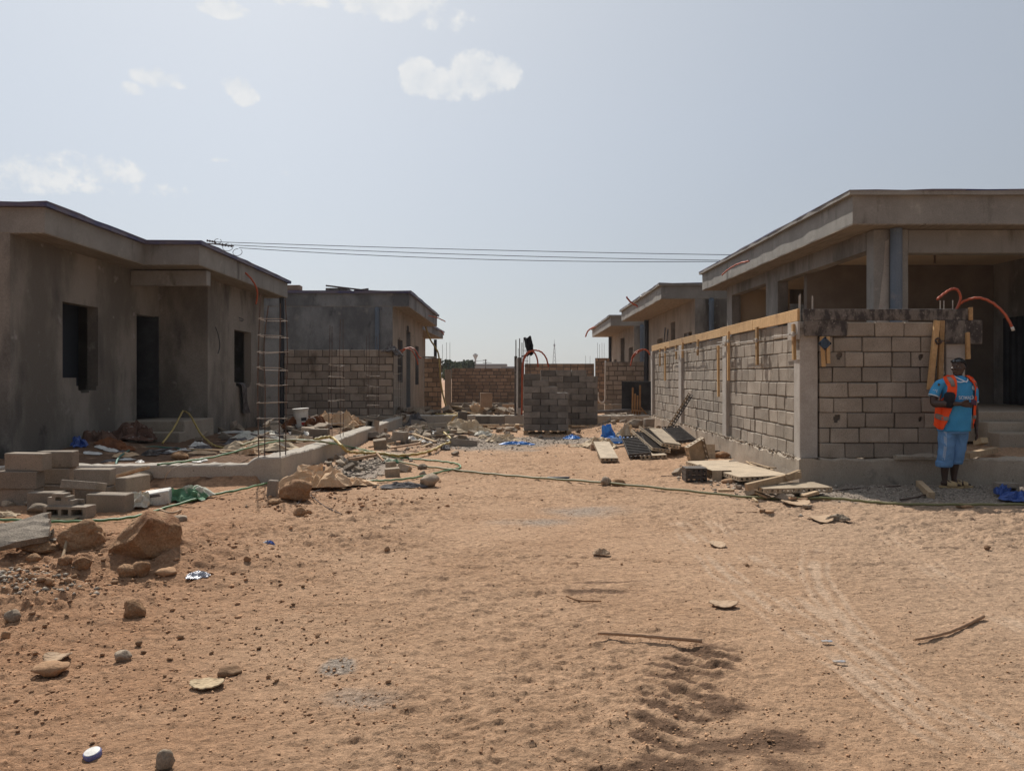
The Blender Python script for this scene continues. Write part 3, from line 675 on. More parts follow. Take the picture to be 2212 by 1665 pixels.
m_street_bounce = M('street_bounce_render', (.30, .258, .212), (.24, .205, .168), 1.6, .4, .62, 7, (1, 1, .6), c3=(.17, .14, .11), s3=1.2, lo3=.58, hi3=.75, st3=(1.5, 1.5, .3), fine=.15, bump=.3)  # warmer, paler tone carries the light bounced off the sunlit road
def simple_house(label, right, Xf, Xw, Yn, Yf, Yw, zb, zt, s, Xo, holes, pipe=None, endpipe=None):
    cx = (Xw + Xo) / 2
    h = empty('unfinished_house', (cx, (Yn + Yf) / 2, gz(cx, Yn)), label, 'house')
    if right: poly = [(Xf, Yn), (Xo, Yn), (Xo, Yf), (Xf, Yf)]
    else: poly = [(Xo, Yn), (Xf, Yn), (Xf, Yf), (Xo, Yf)]
    roof(h, poly, zb, zt, Yn, s, None if right else m_membrane, None if right else m_plaster_dark)
    a = MB(); z0 = -.5
    if right:
        a.wall((Xw, Yw), (Xw, Yn + .2), z0, zb, .22, [(Yw - y1, Yw - y0, p, q) for y0, y1, p, q in holes])
        a.wall((Xw, Yn), (Xo, Yn), z0, zb, .2); a.wall((Xo, Yn + .2), (Xo, Yw), z0, zb, .2); a.wall((Xo - .2, Yw), (Xw + .22, Yw), z0, zb, .2)
    else:
        a.wall((Xw, Yn + .2), (Xw, Yw), z0, zb, .22, [(y0 - Yn - .2, y1 - Yn - .2, p, q) for y0, y1, p, q in holes])
        a.wall((Xo, Yn), (Xw, Yn), z0, zb, .2); a.wall((Xw - .22, Yw), (Xo + .2, Yw), z0, zb, .2); a.wall((Xo, Yw), (Xo, Yn + .2), z0, zb, .2)
    shear(a, Yn, s)
    f = a
    # the face towards the camera is damp and dark, the street skin is paler to paint in road bounce light
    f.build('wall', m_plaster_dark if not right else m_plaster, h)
    a = MB()
    if right: a.wall((Xw - .012, Yw + .002), (Xw - .012, Yn + .02), z0, zb, .0118, [(Yw + .002 - y1, Yw + .002 - y0, p, q) for y0, y1, p, q in holes])
    else: a.wall((Xw + .012, Yn + .02), (Xw + .012, Yw + .002), z0, zb, .0118, [(y0 - Yn - .02, y1 - Yn - .02, p, q) for y0, y1, p, q in holes])
    shear(a, Yn, s); a.build('street_bounce_skin', m_street_bounce, h)
    a = MB(); i = 1 if right else -1
    a.box(Xw + i * .25, Xo - i * .25, Yn + .25, Yw - .25, .1, .45, 0); a.build('floor_slab', m_inner, h)
    a = MB(); xm = Xw + i * 2.2
    a.box(xm, xm + .15, Yn + .22, Yw - .22, .45, zb - .02, 0); a.build('partition', m_inner, h)
    if pipe: pipe_down(h, *pipe)
    if endpipe: pipe_down(h, *endpipe)
    return h
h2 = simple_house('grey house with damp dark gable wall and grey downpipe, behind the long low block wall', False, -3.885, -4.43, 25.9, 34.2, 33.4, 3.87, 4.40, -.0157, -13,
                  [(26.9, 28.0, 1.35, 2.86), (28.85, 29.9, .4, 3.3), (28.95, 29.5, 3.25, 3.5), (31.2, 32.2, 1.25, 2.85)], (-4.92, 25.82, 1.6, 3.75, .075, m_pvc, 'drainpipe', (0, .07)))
for (y, z) in ((28.3, 3.62), (30.6, 3.1)):
    a = MB(); a.cbox((-4.425, y, z), (.02, .09, .13), .005, j=.01); a.build('junction_box', m_black, h2)
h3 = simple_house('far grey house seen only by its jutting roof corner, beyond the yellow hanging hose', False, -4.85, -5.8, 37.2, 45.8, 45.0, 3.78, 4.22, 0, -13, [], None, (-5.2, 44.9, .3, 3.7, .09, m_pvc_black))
h4 = simple_house('middle grey house with three small dark openings above the timber-topped wall', True, 4.47, 5.59, 25.6, 36.2, 35.4, 4.10, 4.62, .0025, 14,
                  [(26.1, 27.4, 1.6, 3.06), (28.97, 29.85, .45, 3.6), (27.95, 28.5, 1.5, 2.8), (31.6, 32.9, 1.5, 3.12)], (6.1, 25.5, 1.0, 3.95, .085, m_pvc, 'drainpipe', (0, .08)), (5.5, 35.3, .3, 4.1, .12, m_pvc_black))
h5 = simple_house('farthest house on the sunny side, small flat roof with a tall narrow doorway', True, 4.22, 5.39, 38.5, 49.2, 48.8, 4.06, 4.60, 0, 14,
                  [(38.9, 40.5, 1.2, 3.05), (42.2, 44.0, .4, 3.7), (45.9, 47.2, 1.2, 2.6)], (5.75, 38.4, 1.0, 3.95, .10, m_pvc, 'drainpipe', (0, .08)), (5.3, 48.7, .3, 4.05, .1, m_pvc_black))
for hh, x, y, z in ((h4, 5.57, 31, 3.5), (h4, 5.57, 30.4, 3.4)):
    a = MB(); a.tube(spline([(x, y, z), (x - .04, y - .1, z - .25), (x - .03, y + .1, z - .6), (x, y + .05, z - .9)], 4), .02, 6); a.build('cable', m_pvc_black, hh)
a = MB()
for dy in (0, .35): a.beam((5.6, 26.45 + dy, 2.4), (5.6, 26.75 + dy * .4, 3.05), .03, .03)
a.build('window_bar', m_wire, h4)

# ---------- near right house with the porch
S6 = .0125
h6 = empty('unfinished_house', (8.6, 18, .4), 'large grey house with deep open porch, concrete corner column and blue drainpipe', 'house')
roof(h6, [(5.47, 13.0), (14, 13.0), (14, 24.06), (5.47, 24.06)], 4.07, 4.64, 13.0, S6)
a = MB()
a.wall((6.0, 23.15), (6.0, 13.7), .3, 4.07, .25, [(23.15 - 18.5, 9.46, .92, 3.74), (23.15 - 22.6, 23.15 - 19.4, 1.9, 3.80)])
a.wall((14, 23.15), (6.25, 23.15), .3, 4.07, .2, [(2.0, 6.2, 1.0, 3.6)])  # unseen rear opening, added to let sun in and brighten the room wall
a.wall((14, 13.4), (14, 22.9), .3, 4.07, .2)
a.wall((10.4, 17.28), (10.4, 13.4), .3, 4.07, .2)
shear(a, 13, S6); a.build('wall', m_plaster, h6)
a = MB(); a.wall((6.26, 17.3), (13.9, 17.3), .3, 4.07, .18); shear(a, 13, S6); a.build('back_wall', m_inner, h6)
a = MB(); a.box(6.3, 7.75, 22.8, 22.93, .9, 4.0, 0); shear(a, 13, S6); a.build('room_wall', m_cream, h6)
a = MB(); a.box(6.26, 13.9, 13.72, 22.7, 3.97, 4.06, 0); shear(a, 13, S6); a.build('ceiling', m_cream, h6)
a = MB(); a.box(6.0, 6.60, 13.4, 13.7, .3, 4.065, .012, j=.004); shear(a, 13, S6); a.build('column', m_fascia, h6)
a = MB(); a.box(6.601, 14, 13.42, 13.68, 3.66, 4.065, .012); shear(a, 13, S6); a.build('beam', m_fascia, h6)
pipe_down(h6, 6.34, 13.30, .4, 4.06, .10, m_pvc)
# cement slurry splashed either side of the pipe
def splash(pts):
    a = MB(); n = len(pts); y = 13.392
    a.add([(x, y, z) for x, z in pts] + [(x, y + .02, z) for x, z in pts], [list(range(n)), list(range(2 * n - 1, n - 1, -1))] + [[i, n + i, n + (i + 1) % n, (i + 1) % n] for i in range(n)])
    a.build('plaster_patch', m_conc_pale, h6)
splash([(6.05, 2.3), (6.26, 2.3), (6.26, 3.9), (6.2, 3.86), (6.17, 3.4), (6.13, 3.1), (6.1, 2.8), (6.06, 2.6)])
splash([(6.42, 2.3), (6.53, 2.3), (6.5, 2.7), (6.47, 3.0), (6.46, 3.3), (6.42, 3.6)])
a = MB(); a.box(6.26, 13.9, 13.5, 17.25, .4, .93, .015); a.build('porch_floor', m_conc, h6)
for k, (y0, z) in enumerate(((13.15, .76), (12.8, .60))):
    a = MB(); a.box(7.82 - .02 * k, 11, y0, 13.15 + .34 - .34 * k, .3, z, .015, j=.006); a.build('step', m_conc, h6)
# corrugated black door on the side wall of the porch
a = MB(); ys_ = np.linspace(13.8, 16.9, 60)
a.sheet([[(10.36 + .02 * (1 if (i // 2) % 2 else -1), y_, z) for z in (.95, 1.9, 2.8)] for i, y_ in enumerate(ys_)], .012); a.build('door', m_ply_black, h6)
a = MB(); a.tube([(8.0, 15.2, 3.75), (8.0, 15.2, 3.96)], .02, 8); a.build('ceiling_hook', m_rebar, h6)

# ================================================================ block walls
def block_course_wall(h, p0, p1, z0, nc, ch, bl, th, mat, mortar, seed, skip=(), holes=(), name='blockwork', depth_j=.006, gap=.016, tail=0):
    r = random.Random(seed)
    p0, p1 = Vector((*p0, 0)), Vector((*p1, 0)); d = (p1 - p0); L = d.length; d.normalize(); n = Vector((-d.y, d.x, 0))
    rot = Matrix((d, n, Vector((0, 0, 1)))).transposed()
    a = MB()
    for k in range(nc):
        u = -bl * (.5 if k % 2 else 0) - r.uniform(0, .07); i = 0
        while u < L:
            l = bl * (1 if r.random() > .07 else .62)
            u0, u1 = max(u, 0), min(u + l, L); u += l; i += 1
            if u1 - u0 < .05 or (k, i) in skip: continue
            g = gap * r.uniform(.7, 1.5); zc = z0 + (k + .5) * ch + r.uniform(-.003, .003)
            c = p0 + d * ((u0 + u1) / 2) + n * (th / 2 + r.uniform(-1, 1) * depth_j); c.z = zc
            hit = [q for q in holes if u0 + .05 < q[0] < u1 - .05 and zc - ch / 2 < q[1] < zc + ch / 2]
            if hit:
                q = hit[0]; hx, hz, rr = q
                m4 = Matrix.Translation(c - Vector((0, 0, zc))) @ rot.to_4x4() @ Matrix.Translation((-(u1 - u0 - g) / 2, -th / 2, 0))
                uu = hx - u0 - g / 2
                a.wall((0, 0), (u1 - u0 - g, 0), zc - (ch - g) / 2, zc + (ch - g) / 2, .035,
                       [(uu - rr, uu + rr * .8, hz - rr * .5, hz + rr * .6), (uu - rr * .6, uu + rr, hz - rr * .2, hz + rr * 1.1), (uu - rr * .8, uu + rr * .3, hz - rr * 1.2, hz + rr * .2)], r.random(), m4)
            else:
                a.cbox(c, (u1 - u0 - g, th, ch - g), r.uniform(.006, .014), r.random(), rot, .0045)
    a.build(name, mat, h)
    a = MB(); c = (p0 + p1) / 2 + n * th / 2; c.z = z0 + nc * ch / 2 - .004
    a.cbox(c, (L - .02, th - (.075 if holes else .03), nc * ch - .012), .002, .5, rot); a.build('mortar', mortar, h)

# ---------- right hand fence wall, road side and camera side
XW, YW = 3.90, 11.0
fr = empty('fence_wall', (XW + .1, 17.4, 0), 'long sunlit block wall beside the dirt road with concrete posts', 'wall')
PC = [(YW + .02, YW + .27), (14.88, 15.18), (19.2, 19.5), (23.55, 23.8)]
segs = [(11.28, 14.87), (15.19, 19.19), (19.51, 23.54)]
for k, (y0, y1) in enumerate(segs):
    block_course_wall(fr, (XW, y1), (XW, y0), .375, 9, .215, .41, .15, m_block, m_mortar, 40 + k, depth_j=.006, gap=.013, name='blockwork')
for k, (y0, y1) in enumerate(PC):
    pr = .012 if k == 0 else .06
    a = MB(); a.box(XW - pr, XW + .24, y0, y1, .37, 2.31, .01, j=.004); a.build('post', m_conc_pale, fr)
def rough_plinth(h, P0, P1, z0, z1, th, seed, mat=None, dz=.02, name='plinth'):
    """a cast strip with a ragged top edge"""
    r = random.Random(seed); p0, p1 = Vector((*P0, 0)), Vector((*P1, 0)); d = p1 - p0; L = d.length; d.normalize(); n = Vector((-d.y, d.x, 0))
    m = max(int(L / .06), 8); rings = []
    for i in range(m + 1):
        b = p0 + d * (L * i / m); j = lambda q: r.uniform(-q, q)
        t = z1 + dz * (vn(i * .35, seed) - .5) * 2 + j(dz * .35); t2 = z1 + dz * (vn(i * .3, seed + 9) - .5) * 2 + j(dz * .3)
        o = lambda q, z: b + n * q + Vector((0, 0, z))
        e = lambda q, sd_: q * (2 * vn(i * .22, sd_, seed) - 1); zm_ = z0 + (t - z0) * .75
        rings.append([o(e(.006, 1), z0), o(th, z0), o(th + j(.01), t2 - .02), o(th * .8 + j(.01), t2 + .004), o(th * .5, (t + t2) / 2 + j(dz * .4)), o(.03 + j(.010), t), o(e(.008, 3) + j(.002), t - .02 - r.random() * .012), o(e(.008, 5), zm_)])
    a = MB(); a.loft([q[::-1] for q in rings]); return a.build(name, mat or m_conc, h)
rough_plinth(fr, (XW - .05, 23.8), (XW - .05, YW - .05), -.4, .365, .3, 5, dz=.022)
# mortar droppings along the ledge
a = MB(); r_ = random.Random(8)
for k in range(330):
    y_ = r_.uniform(11.2, 23.4); q = r_.uniform(.012, .045)
    a.cbox((XW - .02 - r_.random() * .035, y_, .375 + q * .2), (q, q * 1.5, q * .8), q * .3, r_.random(), Euler((r_.random(), r_.random(), r_.random())).to_matrix(), q * .12)
o = a.build('mortar_crust', m_conc, fr); kind(o, 'stuff')

ff = empty('fence_wall', (5.05, YW + .1, 0), 'shaded block wall facing the camera with dark broken holes, beside the standing man', 'wall')
block_course_wall(ff, (XW + .262, YW), (5.93, YW), .375, 9, .215, .415, .15, m_block, m_mortar, 77, gap=.012,
                  holes=[((W(1813, 767, YW).x - XW - .262), W(0, 769, YW).z, .042), ((W(1989, 771, YW).x - XW - .262), W(0, 771, YW).z, .036), ((W(1808, 904, YW).x - XW - .262), W(0, 904, YW).z, .05),
                         ((W(1988, 905, YW).x - XW - .262), W(0, 905, YW).z, .03), ((W(1982, 943, YW).x - XW - .262), W(0, 943, YW).z, .034)])
a = MB(); a.box(5.95, 6.215, YW - .01, YW + .23, .37, 2.31, .01, j=.004); a.build('post', m_conc_pale, ff)
rough_plinth(ff, (XW + .252, YW - .055), (12.5, YW - .055), -.3, .372, .3, 15, dz=.018)
rough_plinth(ff, (5.2, YW - .10), (5.95, YW - .10), .365, .43, .12, 16, dz=.03, name='mortar_crust')

# ---------- the other block walls of the site
def plain_wall(label, p0, p1, z0, nc, zb, mat, seed, ch=.215, bl=.41, mort=m_mortar, th=.15):
    h = empty('block_wall', ((p0[0] + p1[0]) / 2, (p0[1] + p1[1]) / 2, zb), label, 'wall')
    block_course_wall(h, p0, p1, z0, nc, ch, bl, th, mat, mort, seed, gap=.021 if p0[1] < 30 else .034)
    d = (Vector(p1) - Vector(p0)).normalized(); n = Vector((-d.y, d.x)) * .05
    rough_plinth(h, tuple(Vector(p0) - n), tuple(Vector(p1) - n), zb - .2, z0 - .008, th + .1, seed, dz=.01)
    return h
m_block_shade = M('weathered_block', (.29, .24, .195), (.345, .29, .24), 3, c3=(.13, .10, .075), s3=1.2, lo3=.55, hi3=.75, fine=.25, fs=90, tint=.2, bump=.6, bs=100)
plain_wall('low block wall with nine courses crossing behind the rebar cages, below the damp gable', (-7.15, 22.75), (-3.86, 22.75), .40, 9, 0, m_block_shade, 21)
h = plain_wall('short block wall at the foot of the hanging yellow hose', (-4.42, 33.9), (-3.66, 33.9), .05, 11, -.3, m_block_red, 22, .21)
a = MB(); a.cbox((-4.2, 33.9, 2.40), (.55, .14, .07), .01, j=.02); a.build('mortar_crust', m_block_dark, h)
h = plain_wall('reddish brick-like block wall at the far end behind the rubble heap', (-4.28, 45), (-.45, 45), .06, 10, -.45, m_block_red, 23, .2, .41)
a = MB(); a.box(-4.66, -4.30, 44.9, 45.2, -.5, 1.98, .01); a.build('post', m_conc, h)
a = MB(); a.box(-.42, -.10, 44.9, 45.2, -.5, 2.3, .01); a.build('post', m_conc, h)
plain_wall('higher far block wall seen over the top of the pallet stacks', (-.05, 44.6), (3.95, 44.6), .06, 11, -.45, m_block_red, 24, .205, .41)
plain_wall('block wall of nine courses behind the black plywood panel', (3.63, 35.6), (8.5, 35.6), .30, 9, -.3, m_block_shade, 25, .216)
h = plain_wall('short stepped block wall rising beside the farthest sunny house', (3.72, 41.5), (4.5, 41.5), .1, 12, -.4, m_block_red, 26, .205)

# ---------- cast kerbs
def kerb(label, P, z0, z1, th, seed, cuts=()):
    r = random.Random(seed); pts = []
    for a_, b_ in zip(P[:-1], P[1:]):
        a_, b_ = Vector(a_), Vector(b_); m = max(int((b_ - a_).length / .07), 2)
        pts += [a_.lerp(b_, i / m) for i in range(m)]
    pts.append(Vector(P[-1])); rings = []
    for i, p in enumerate(pts):
        d = (pts[min(i + 1, len(pts) - 1)] - pts[max(i - 1, 0)]).normalized(); n = Vector((-d.y, d.x))
        zt = z1(p) if callable(z1) else z1
        j = lambda q: r.uniform(-q, q)
        o = lambda q, z: Vector((*(p + n * q), z))
        t = zt + .016 * (vn(i * .25, seed) - .5); 
        rings.append([o(j(.004), z0), o(th, z0), o(th + j(.008), t - .02 + j(.008)), o(th * .75 + j(.01), t + j(.012)), o(th * .45, t + j(.016)), o(th * .2, t + j(.012)), o(.012 + j(.006), t - .006 + j(.005)), o(j(.004), t - .025 + j(.004))])
    a = MB(); a.loft([q[::-1] for q in rings]); o = a.build('concrete_kerb', m_conc_k); tag(o, label, 'kerb', 'cast concrete plot kerbs'); return o
m_conc_k = M('kerb_concrete', (.43, .38, .32), (.37, .325, .275), 2.2, .35, .7, 6, c3=(.30, .265, .23), s3=1.6, lo3=.58, hi3=.74, c4=(.13, .11, .09), s4=18, lo4=.69, hi4=.75, fine=.2, bump=.5, bs=40, bd=.01, bump2=.25, bs2=5)
kerb('pale concrete kerb running along the road under the rebar cages', [(-3.50, 11.14), (-3.62, 17), (-3.70, 23.4)], -.3, lambda p: .335 + .05 * float(ss(13.5, 11.4, p.y)), .32, 3)
kerb('lower concrete kerb turning away behind the stacked blocks, yellow hose over it', [(-11, 10.3), (-6.4, 10.78), (-3.9, 11.09), (-3.505, 11.13)], -.3, lambda p: .29 + .095 * float(ss(-3.98, -3.84, p.x)), .30, 4)
kerb('concrete kerb across the end of the road behind the pallet stacks', [(-3.72, 24.3), (0, 24.35), (3.86, 24.3)], -.3, .335, .30, 6)
# ================================================================ rebar cages standing on the kerb
def cage(label, x0, x1, y, yd, z0, z1, ns, seed, taper=.0, bend=.03, first=.35, zs_top=None):
    r = random.Random(seed); h = empty('rebar_cage', ((x0 + x1) / 2, y, z0), label, 'rebar cage', 'rebar cages on the kerb')
    cs = [(x0, y), (x1, y), (x1, y + yd), (x0, y + yd)]; lines = []
    for i, (x, yy) in enumerate(cs):
        top = Vector((x + (taper if i in (0, 3) else -taper * .3) + r.uniform(-bend, bend), yy + r.uniform(-bend, bend), z1 + r.uniform(-.12, .1)))
        P = spline([(x, yy, z0 - .05), (x + r.uniform(-bend, bend), yy + r.uniform(-bend, bend) * .6, z0 + (z1 - z0) * .4), (x + r.uniform(-bend, bend), yy, z0 + (z1 - z0) * .7), top], 5)
        lines.append(P); a = MB(); a.tube(P, .0085 if y < 12 else .006, 6); a.build('bar', m_rebar, h)
    def atz(P, z):
        for p, q in zip(P[:-1], P[1:]):
            if p.z <= z <= q.z: return p.lerp(q, (z - p.z) / (q.z - p.z))
        return P[-1]
    zt = zs_top or z1 - .12
    for k in range(ns):
        z = z0 + first + (zt - z0 - first) * k / max(ns - 1, 1)
        q = [atz(P, z + r.uniform(-.025, .025)) for P in lines]; c = sum(q, Vector()) / 4
        q = [p + (p - c).normalized() * .02 for p in q]
        a = MB(); a.tube(q + [q[0], q[0].lerp(q[1], .15) + Vector((0, 0, .015))], .0052, 6); a.build('stirrup', m_wire, h)
cage('tallest rebar cage, nearest, leaning slightly at the kerb corner', -3.86, -3.55, 11.26, .25, .37, 2.69, 8, 1, .04, .03, .32, 2.35)
cage('second rebar cage along the kerb, in front of the middle of the low block wall', -3.90, -3.68, 15.45, .25, .31, 2.66, 6, 2, 0, .015, .28, 1.75)
cage('slim rebar cage on the kerb by the low block wall, third from the road corner', -3.93, -3.68, 19.3, .25, .31, 2.6, 6, 3, 0, .015, .25, 1.8)
cage('rebar cage ending the low block wall, with a grey rag and orange conduits on it', -4.0, -3.74, 23.0, .25, .31, 2.65, 8, 4, 0, .012, .15, 2.1)
def starter(label, xs, y, z0, z1, grp='rebar tips above walls'):
    h = empty('starter_bars', (xs[0], y, z0), label, 'rebar', grp)
    r = random.Random(int(abs(xs[0]) * 100 + y))
    for i, x in enumerate(xs):
        a = MB(); a.tube([(x, y + .12 * (i % 2), z0 - .25), (x + r.uniform(-.01, .01), y + .12 * (i % 2), z1 + r.uniform(-.05, .05))], .008, 6); a.build('bar', m_wire if y < 12 else m_rebar, h)
starter('four pale rebar tips rising over the corner of the timber-topped wall', [W(1725.5, 0, 11.1).x, W(1733, 0, 11.1).x, W(1753, 0, 11.1).x, W(1760, 0, 11.1).x], 11.08, 2.3, 2.69)
starter('three rebar tips beside the orange conduit loop', [W(2030, 0, 11.1).x, W(2046.5, 0, 11.1).x, W(2056, 0, 11.1).x], 11.08, 2.3, 2.63)
starter('rebar tips on the short wall beside the hanging yellow hose', [-3.62, -3.45, -3.3], 33.95, 2.0, 3.0)
starter('row of rebar tips on the stepped wall by the farthest sunny house', [3.86, 3.97, 4.1, 4.22], 41.6, 2.5, 3.35)
starter('two rebar tips at the low notch of the higher far wall', [3.45, 3.72], 44.65, 2.2, 2.75)

# ================================================================ hoses and conduits
def hose(label, P, r, mat, per=8, name='hose', cat='hose', grp=None, n=8):
    a = MB(); a.tube([q_ + Vector((0, 0, .25 * r * math.sin(i_ * 1.7 + r * 900))) for i_, q_ in enumerate(spline(P, per))], r, n); o = a.build(name, mat, smooth=True); return tag(o, label, cat, grp)
def gnd(pts, r):
    return [GG(px, py) + Vector((0, 0, r * .8 + dz + .008)) for px, py, dz in [(p + (0,))[:3] for p in pts]]
def K(px, py, z): return G(px, py, z)
hose('long olive green hose lying across the road from the kerb to the standing man',
     [K(520, 962, .42), K(565, 951, .44), K(650, 951, .42), K(706, 955, .38)] + gnd([(752, 967), (811, 987), (893, 1008), (950, 1016), (1037, 1024), (1152, 1034.5), (1295, 1049), (1467, 1064), (1639, 1078), (1786, 1084.5), (1870, 1087), (1960, 1093), (2100, 1095.5), (2230, 1096)], .03), .016, m_hose_o, 8)
hose('green hose running past the boulder and looping back over the kerb',
     gnd([(-10, 1128), (70, 1131), (130, 1132), (215, 1131), (290, 1122), (345, 1105), (450, 1077), (520, 1061), (580, 1048), (640, 1042), (720, 1041), (800, 1044), (850, 1042), (905, 1035), (960, 1022), (988, 1017), (995, 1011), (985, 1005), (950, 999.5), (880, 993), (838, 988), (800, 978), (762, 970)], .025)
     + [K(712, 957, .35), K(655, 950, .41), K(600, 953, .42), K(556, 962, .40), K(470, 985, .33), K(400, 996, .31), K(340, 1003, .305)], .0145, m_hose_g, 8)
hose('thick yellow hose looping over the kerb and winding up to the cross kerb',
     [K(679, 949.5, .42), K(700, 944.5, .45), K(718, 945.5, .42), K(738, 963, .35), K(752, 975, .2)] + gnd([(784, 987), (823, 989), (862, 993), (905, 989), (936, 979), (956, 968), (973, 962), (974, 955), (957, 938)], .08)
     + [K(954, 922, .12), K(960, 916.5, .15)] + gnd([(971, 920)], .03) + [G(982, 899, .37), G(1000, 895.5, .37)] + [Vector((-3.0, 26.0, gz(-3.0, 26) + .05)), Vector((-3.3, 29, gz(-3.3, 29) + .03))], .026, m_hose_y, 8)
hose('yellow hose with a green joint rising from the entry steps', [K(351, 957, .2), K(375, 925, .45), K(392, 893, .72), K(397, 888, .74), K(410, 896, .70), K(425, 922, .48), K(436, 940, .32), K(455, 957, .2), K(472, 965, .16), K(505, 967, .15)] + [G(545, 964, .2)], .02, m_hose_y, 8)
hose('teal hose curving over the dark litter by the entry steps', [K(250, 1003, .18), K(258, 987, .2), K(286, 970, .18), K(330, 965, .16), K(400, 970, .15), K(452, 979, .14)], .016, m_hose_t, 6)
hose('pale yellow hose hanging from the eave of the damp gable house down to the rubble', [W(919, 705, 33.6), W(930, 734, 33.5), W(946, 761, 33.4), W(949.5, 790, 33.2), W(951.5, 820, 33), W(958, 858, 32.6), W(968.5, 889, 32)], .035, m_hose_y, 6)
hose('bright green hose coiled on the rubble by the cross kerb', gnd([(897, 936), (925, 932), (960, 928), (985, 931), (965, 937), (930, 938), (905, 934), (912, 928), (925, 926), (932, 930), (950, 935), (975, 934)], .03), .016, m_green, 8)
hose('thin pale wire arching over the low kerb', [G(357, 1047, .02), G(358, 1030, .15), G(370, 1013, .28), G(395, 1004, .33), G(415, 1003.5, .31)], .006, m_wire, 6, 'wire', 'wire')

def conduit(label, P, r=.014, mat=None, per=7):
    return hose(label, P, r, mat or m_conduit, per, 'conduit', 'conduit', 'flexible conduits', 8)
X2, SX = -6.94, .02
conduit('orange conduit pair drooping from the eave of the house with the stepped roof', [W(506, 583, 19.3), W(530, 590, 19.4), W(548, 610, 19.6), W(556, 632, 19.7), W(553, 657, 19.75)], .022)
conduit('short orange conduits sticking out from the eave above the damp gable house', [Vector((-3.93, 31.0, 4.0)), W(931, 683, 31.4), W(946, 687, 31.6), W(962, 694.5, 31.8)], .022)
conduit('small conduit curling from the eave of the house behind the yellow hanging hose', [W(940, 717, 44), W(953, 715, 44), W(959, 724, 44)], .03)
for k, (x0, x1, yy, lab) in enumerate([(1558, 1620, 15.9, 'curved orange conduit lying against the fascia of the porch house')]):
    conduit(lab, [W(1560, 594, 20.9), W(1575, 581, 20.0), W(1595, 570, 19.1), W(1618, 564, 18.3)], .02)
conduit('orange conduit poking up from the eave of the house behind the timber-topped wall', [W(1353, 641, 31), W(1362, 652, 31), W(1378, 662, 31), W(1391, 669, 30.6)], .035)
conduit('orange conduit bent over the eave corner of the farthest sunny house', [W(1265, 727, 48), W(1270, 715, 47.6), W(1280, 708, 47), W(1291, 705, 46), W(1297, 707, 45.5)], .045)
conduit('orange conduit arching high at the rag-covered cage', [W(865, 764, 23), W(880, 751, 22.9), W(896, 755, 22.7), W(906, 772, 22.6), W(910, 772, 22.6)], .018)
conduit('orange conduit drooping low at the rag-covered cage', [W(862, 760, 23), W(876, 753, 22.8), W(890, 758, 22.7), W(900, 776, 22.6), W(903, 788, 22.6)], .018)
conduit('orange conduit rising and curling over the wall corner beside the man', [W(2025, 646, 11.0), W(2040, 634, 11.1), W(2055, 625, 11.2), W(2068, 626, 11.2), W(2075, 641, 11.2), W(2072, 655, 11.2), W(2066, 668, 11.2)], .018)
conduit('long orange conduit arching away above the standing man', [W(2066, 668, 11.2), W(2075, 655, 11.2), W(2095, 646, 11.1), W(2118, 644, 11.0), W(2145, 655, 10.9), W(2170, 678, 10.8), W(2186, 706, 10.75)], .018)
a = MB(); a.tube([W(2186, 706, 10.75), W(2189, 714, 10.75)], .022, 8); tag(a.build('conduit_coupler', m_white, smooth=True), 'pale coupler on the tip of the long orange conduit above the man', 'coupler')
for k, P in enumerate([[W(1364, 775, 23.4), W(1372, 762, 23.4), W(1385, 755, 23.6), W(1397, 757, 23.7), W(1404, 766, 23.8)], [W(1362, 790, 23.3), W(1366, 774, 23.4), W(1378, 761, 23.5), W(1392, 755, 23.7), W(1402, 760, 23.8)]]):
    conduit(['short-reaching orange conduit arching from the far end of the timber-topped wall', 'lower drooping orange conduit at the far end of the timber-topped wall'][k], P, .022)

# ================================================================ unfinished gate post in the middle of the far kerb
gp_ = empty('gate_post', (-.2, 24.4, 0), 'dark unfinished concrete gate post with tall rebar beside the pallet stacks', 'post')
Yg = 24.4
for x0, x1, zt in ((1111, 1117, 769), (1120, 1127, 772)):
    a = MB(); p, q = W(x0, zt, Yg), W(x1, zt, Yg); a.box(p.x, q.x, Yg, Yg + .22, .0, p.z, .008, j=.006); a.build('shaft', m_ply if x0 == 1111 else m_mortar, gp_)
for px, top, r in ((1114.5, 734, .018), (1122.5, 731, .018), (1119.5, 752, .008), (1126.5, 740, .008), (1128.5, 740, .008), (1136.5, 742, .009), (1140, 745, .009), (1131.5, 729, .012), (1144.5, 742, .010)):
    t = W(px, top, Yg + .1); a = MB(); a.tube([(t.x, Yg + .1, .3), (t.x, Yg + .1, t.z)], r, 6); a.build('bar', m_rebar, gp_)
for py in (757, 769, 779, 790):
    a = MB(); a.tube([W(1128, py, Yg), W(1141, py + .5, Yg)], .006, 5); a.build('stirrup', m_rebar, gp_)
a = MB(); a.tube([W(1117.6, 773, Yg - .05), W(1117.3, 893, Yg - .05)], .03, 8); a.build('white_pipe', m_white, gp_)
a = MB(); a.beam(W(1126, 770, Yg - .05), W(1141, 768, Yg - .05), .03, .045); a.build('clamp_bar', m_rebar, gp_)
a = MB(); a.box(W(1118, 0, Yg).x, W(1126, 0, Yg).x, Yg - .06, Yg + .16, .3, .56, .01); a.build('footing', m_conc_pale, gp_)
a = MB(); P = spline([W(1131.5, 729, Yg), W(1140, 729, Yg - .05), W(1146.5, 727, Yg)], 4)
rows = []
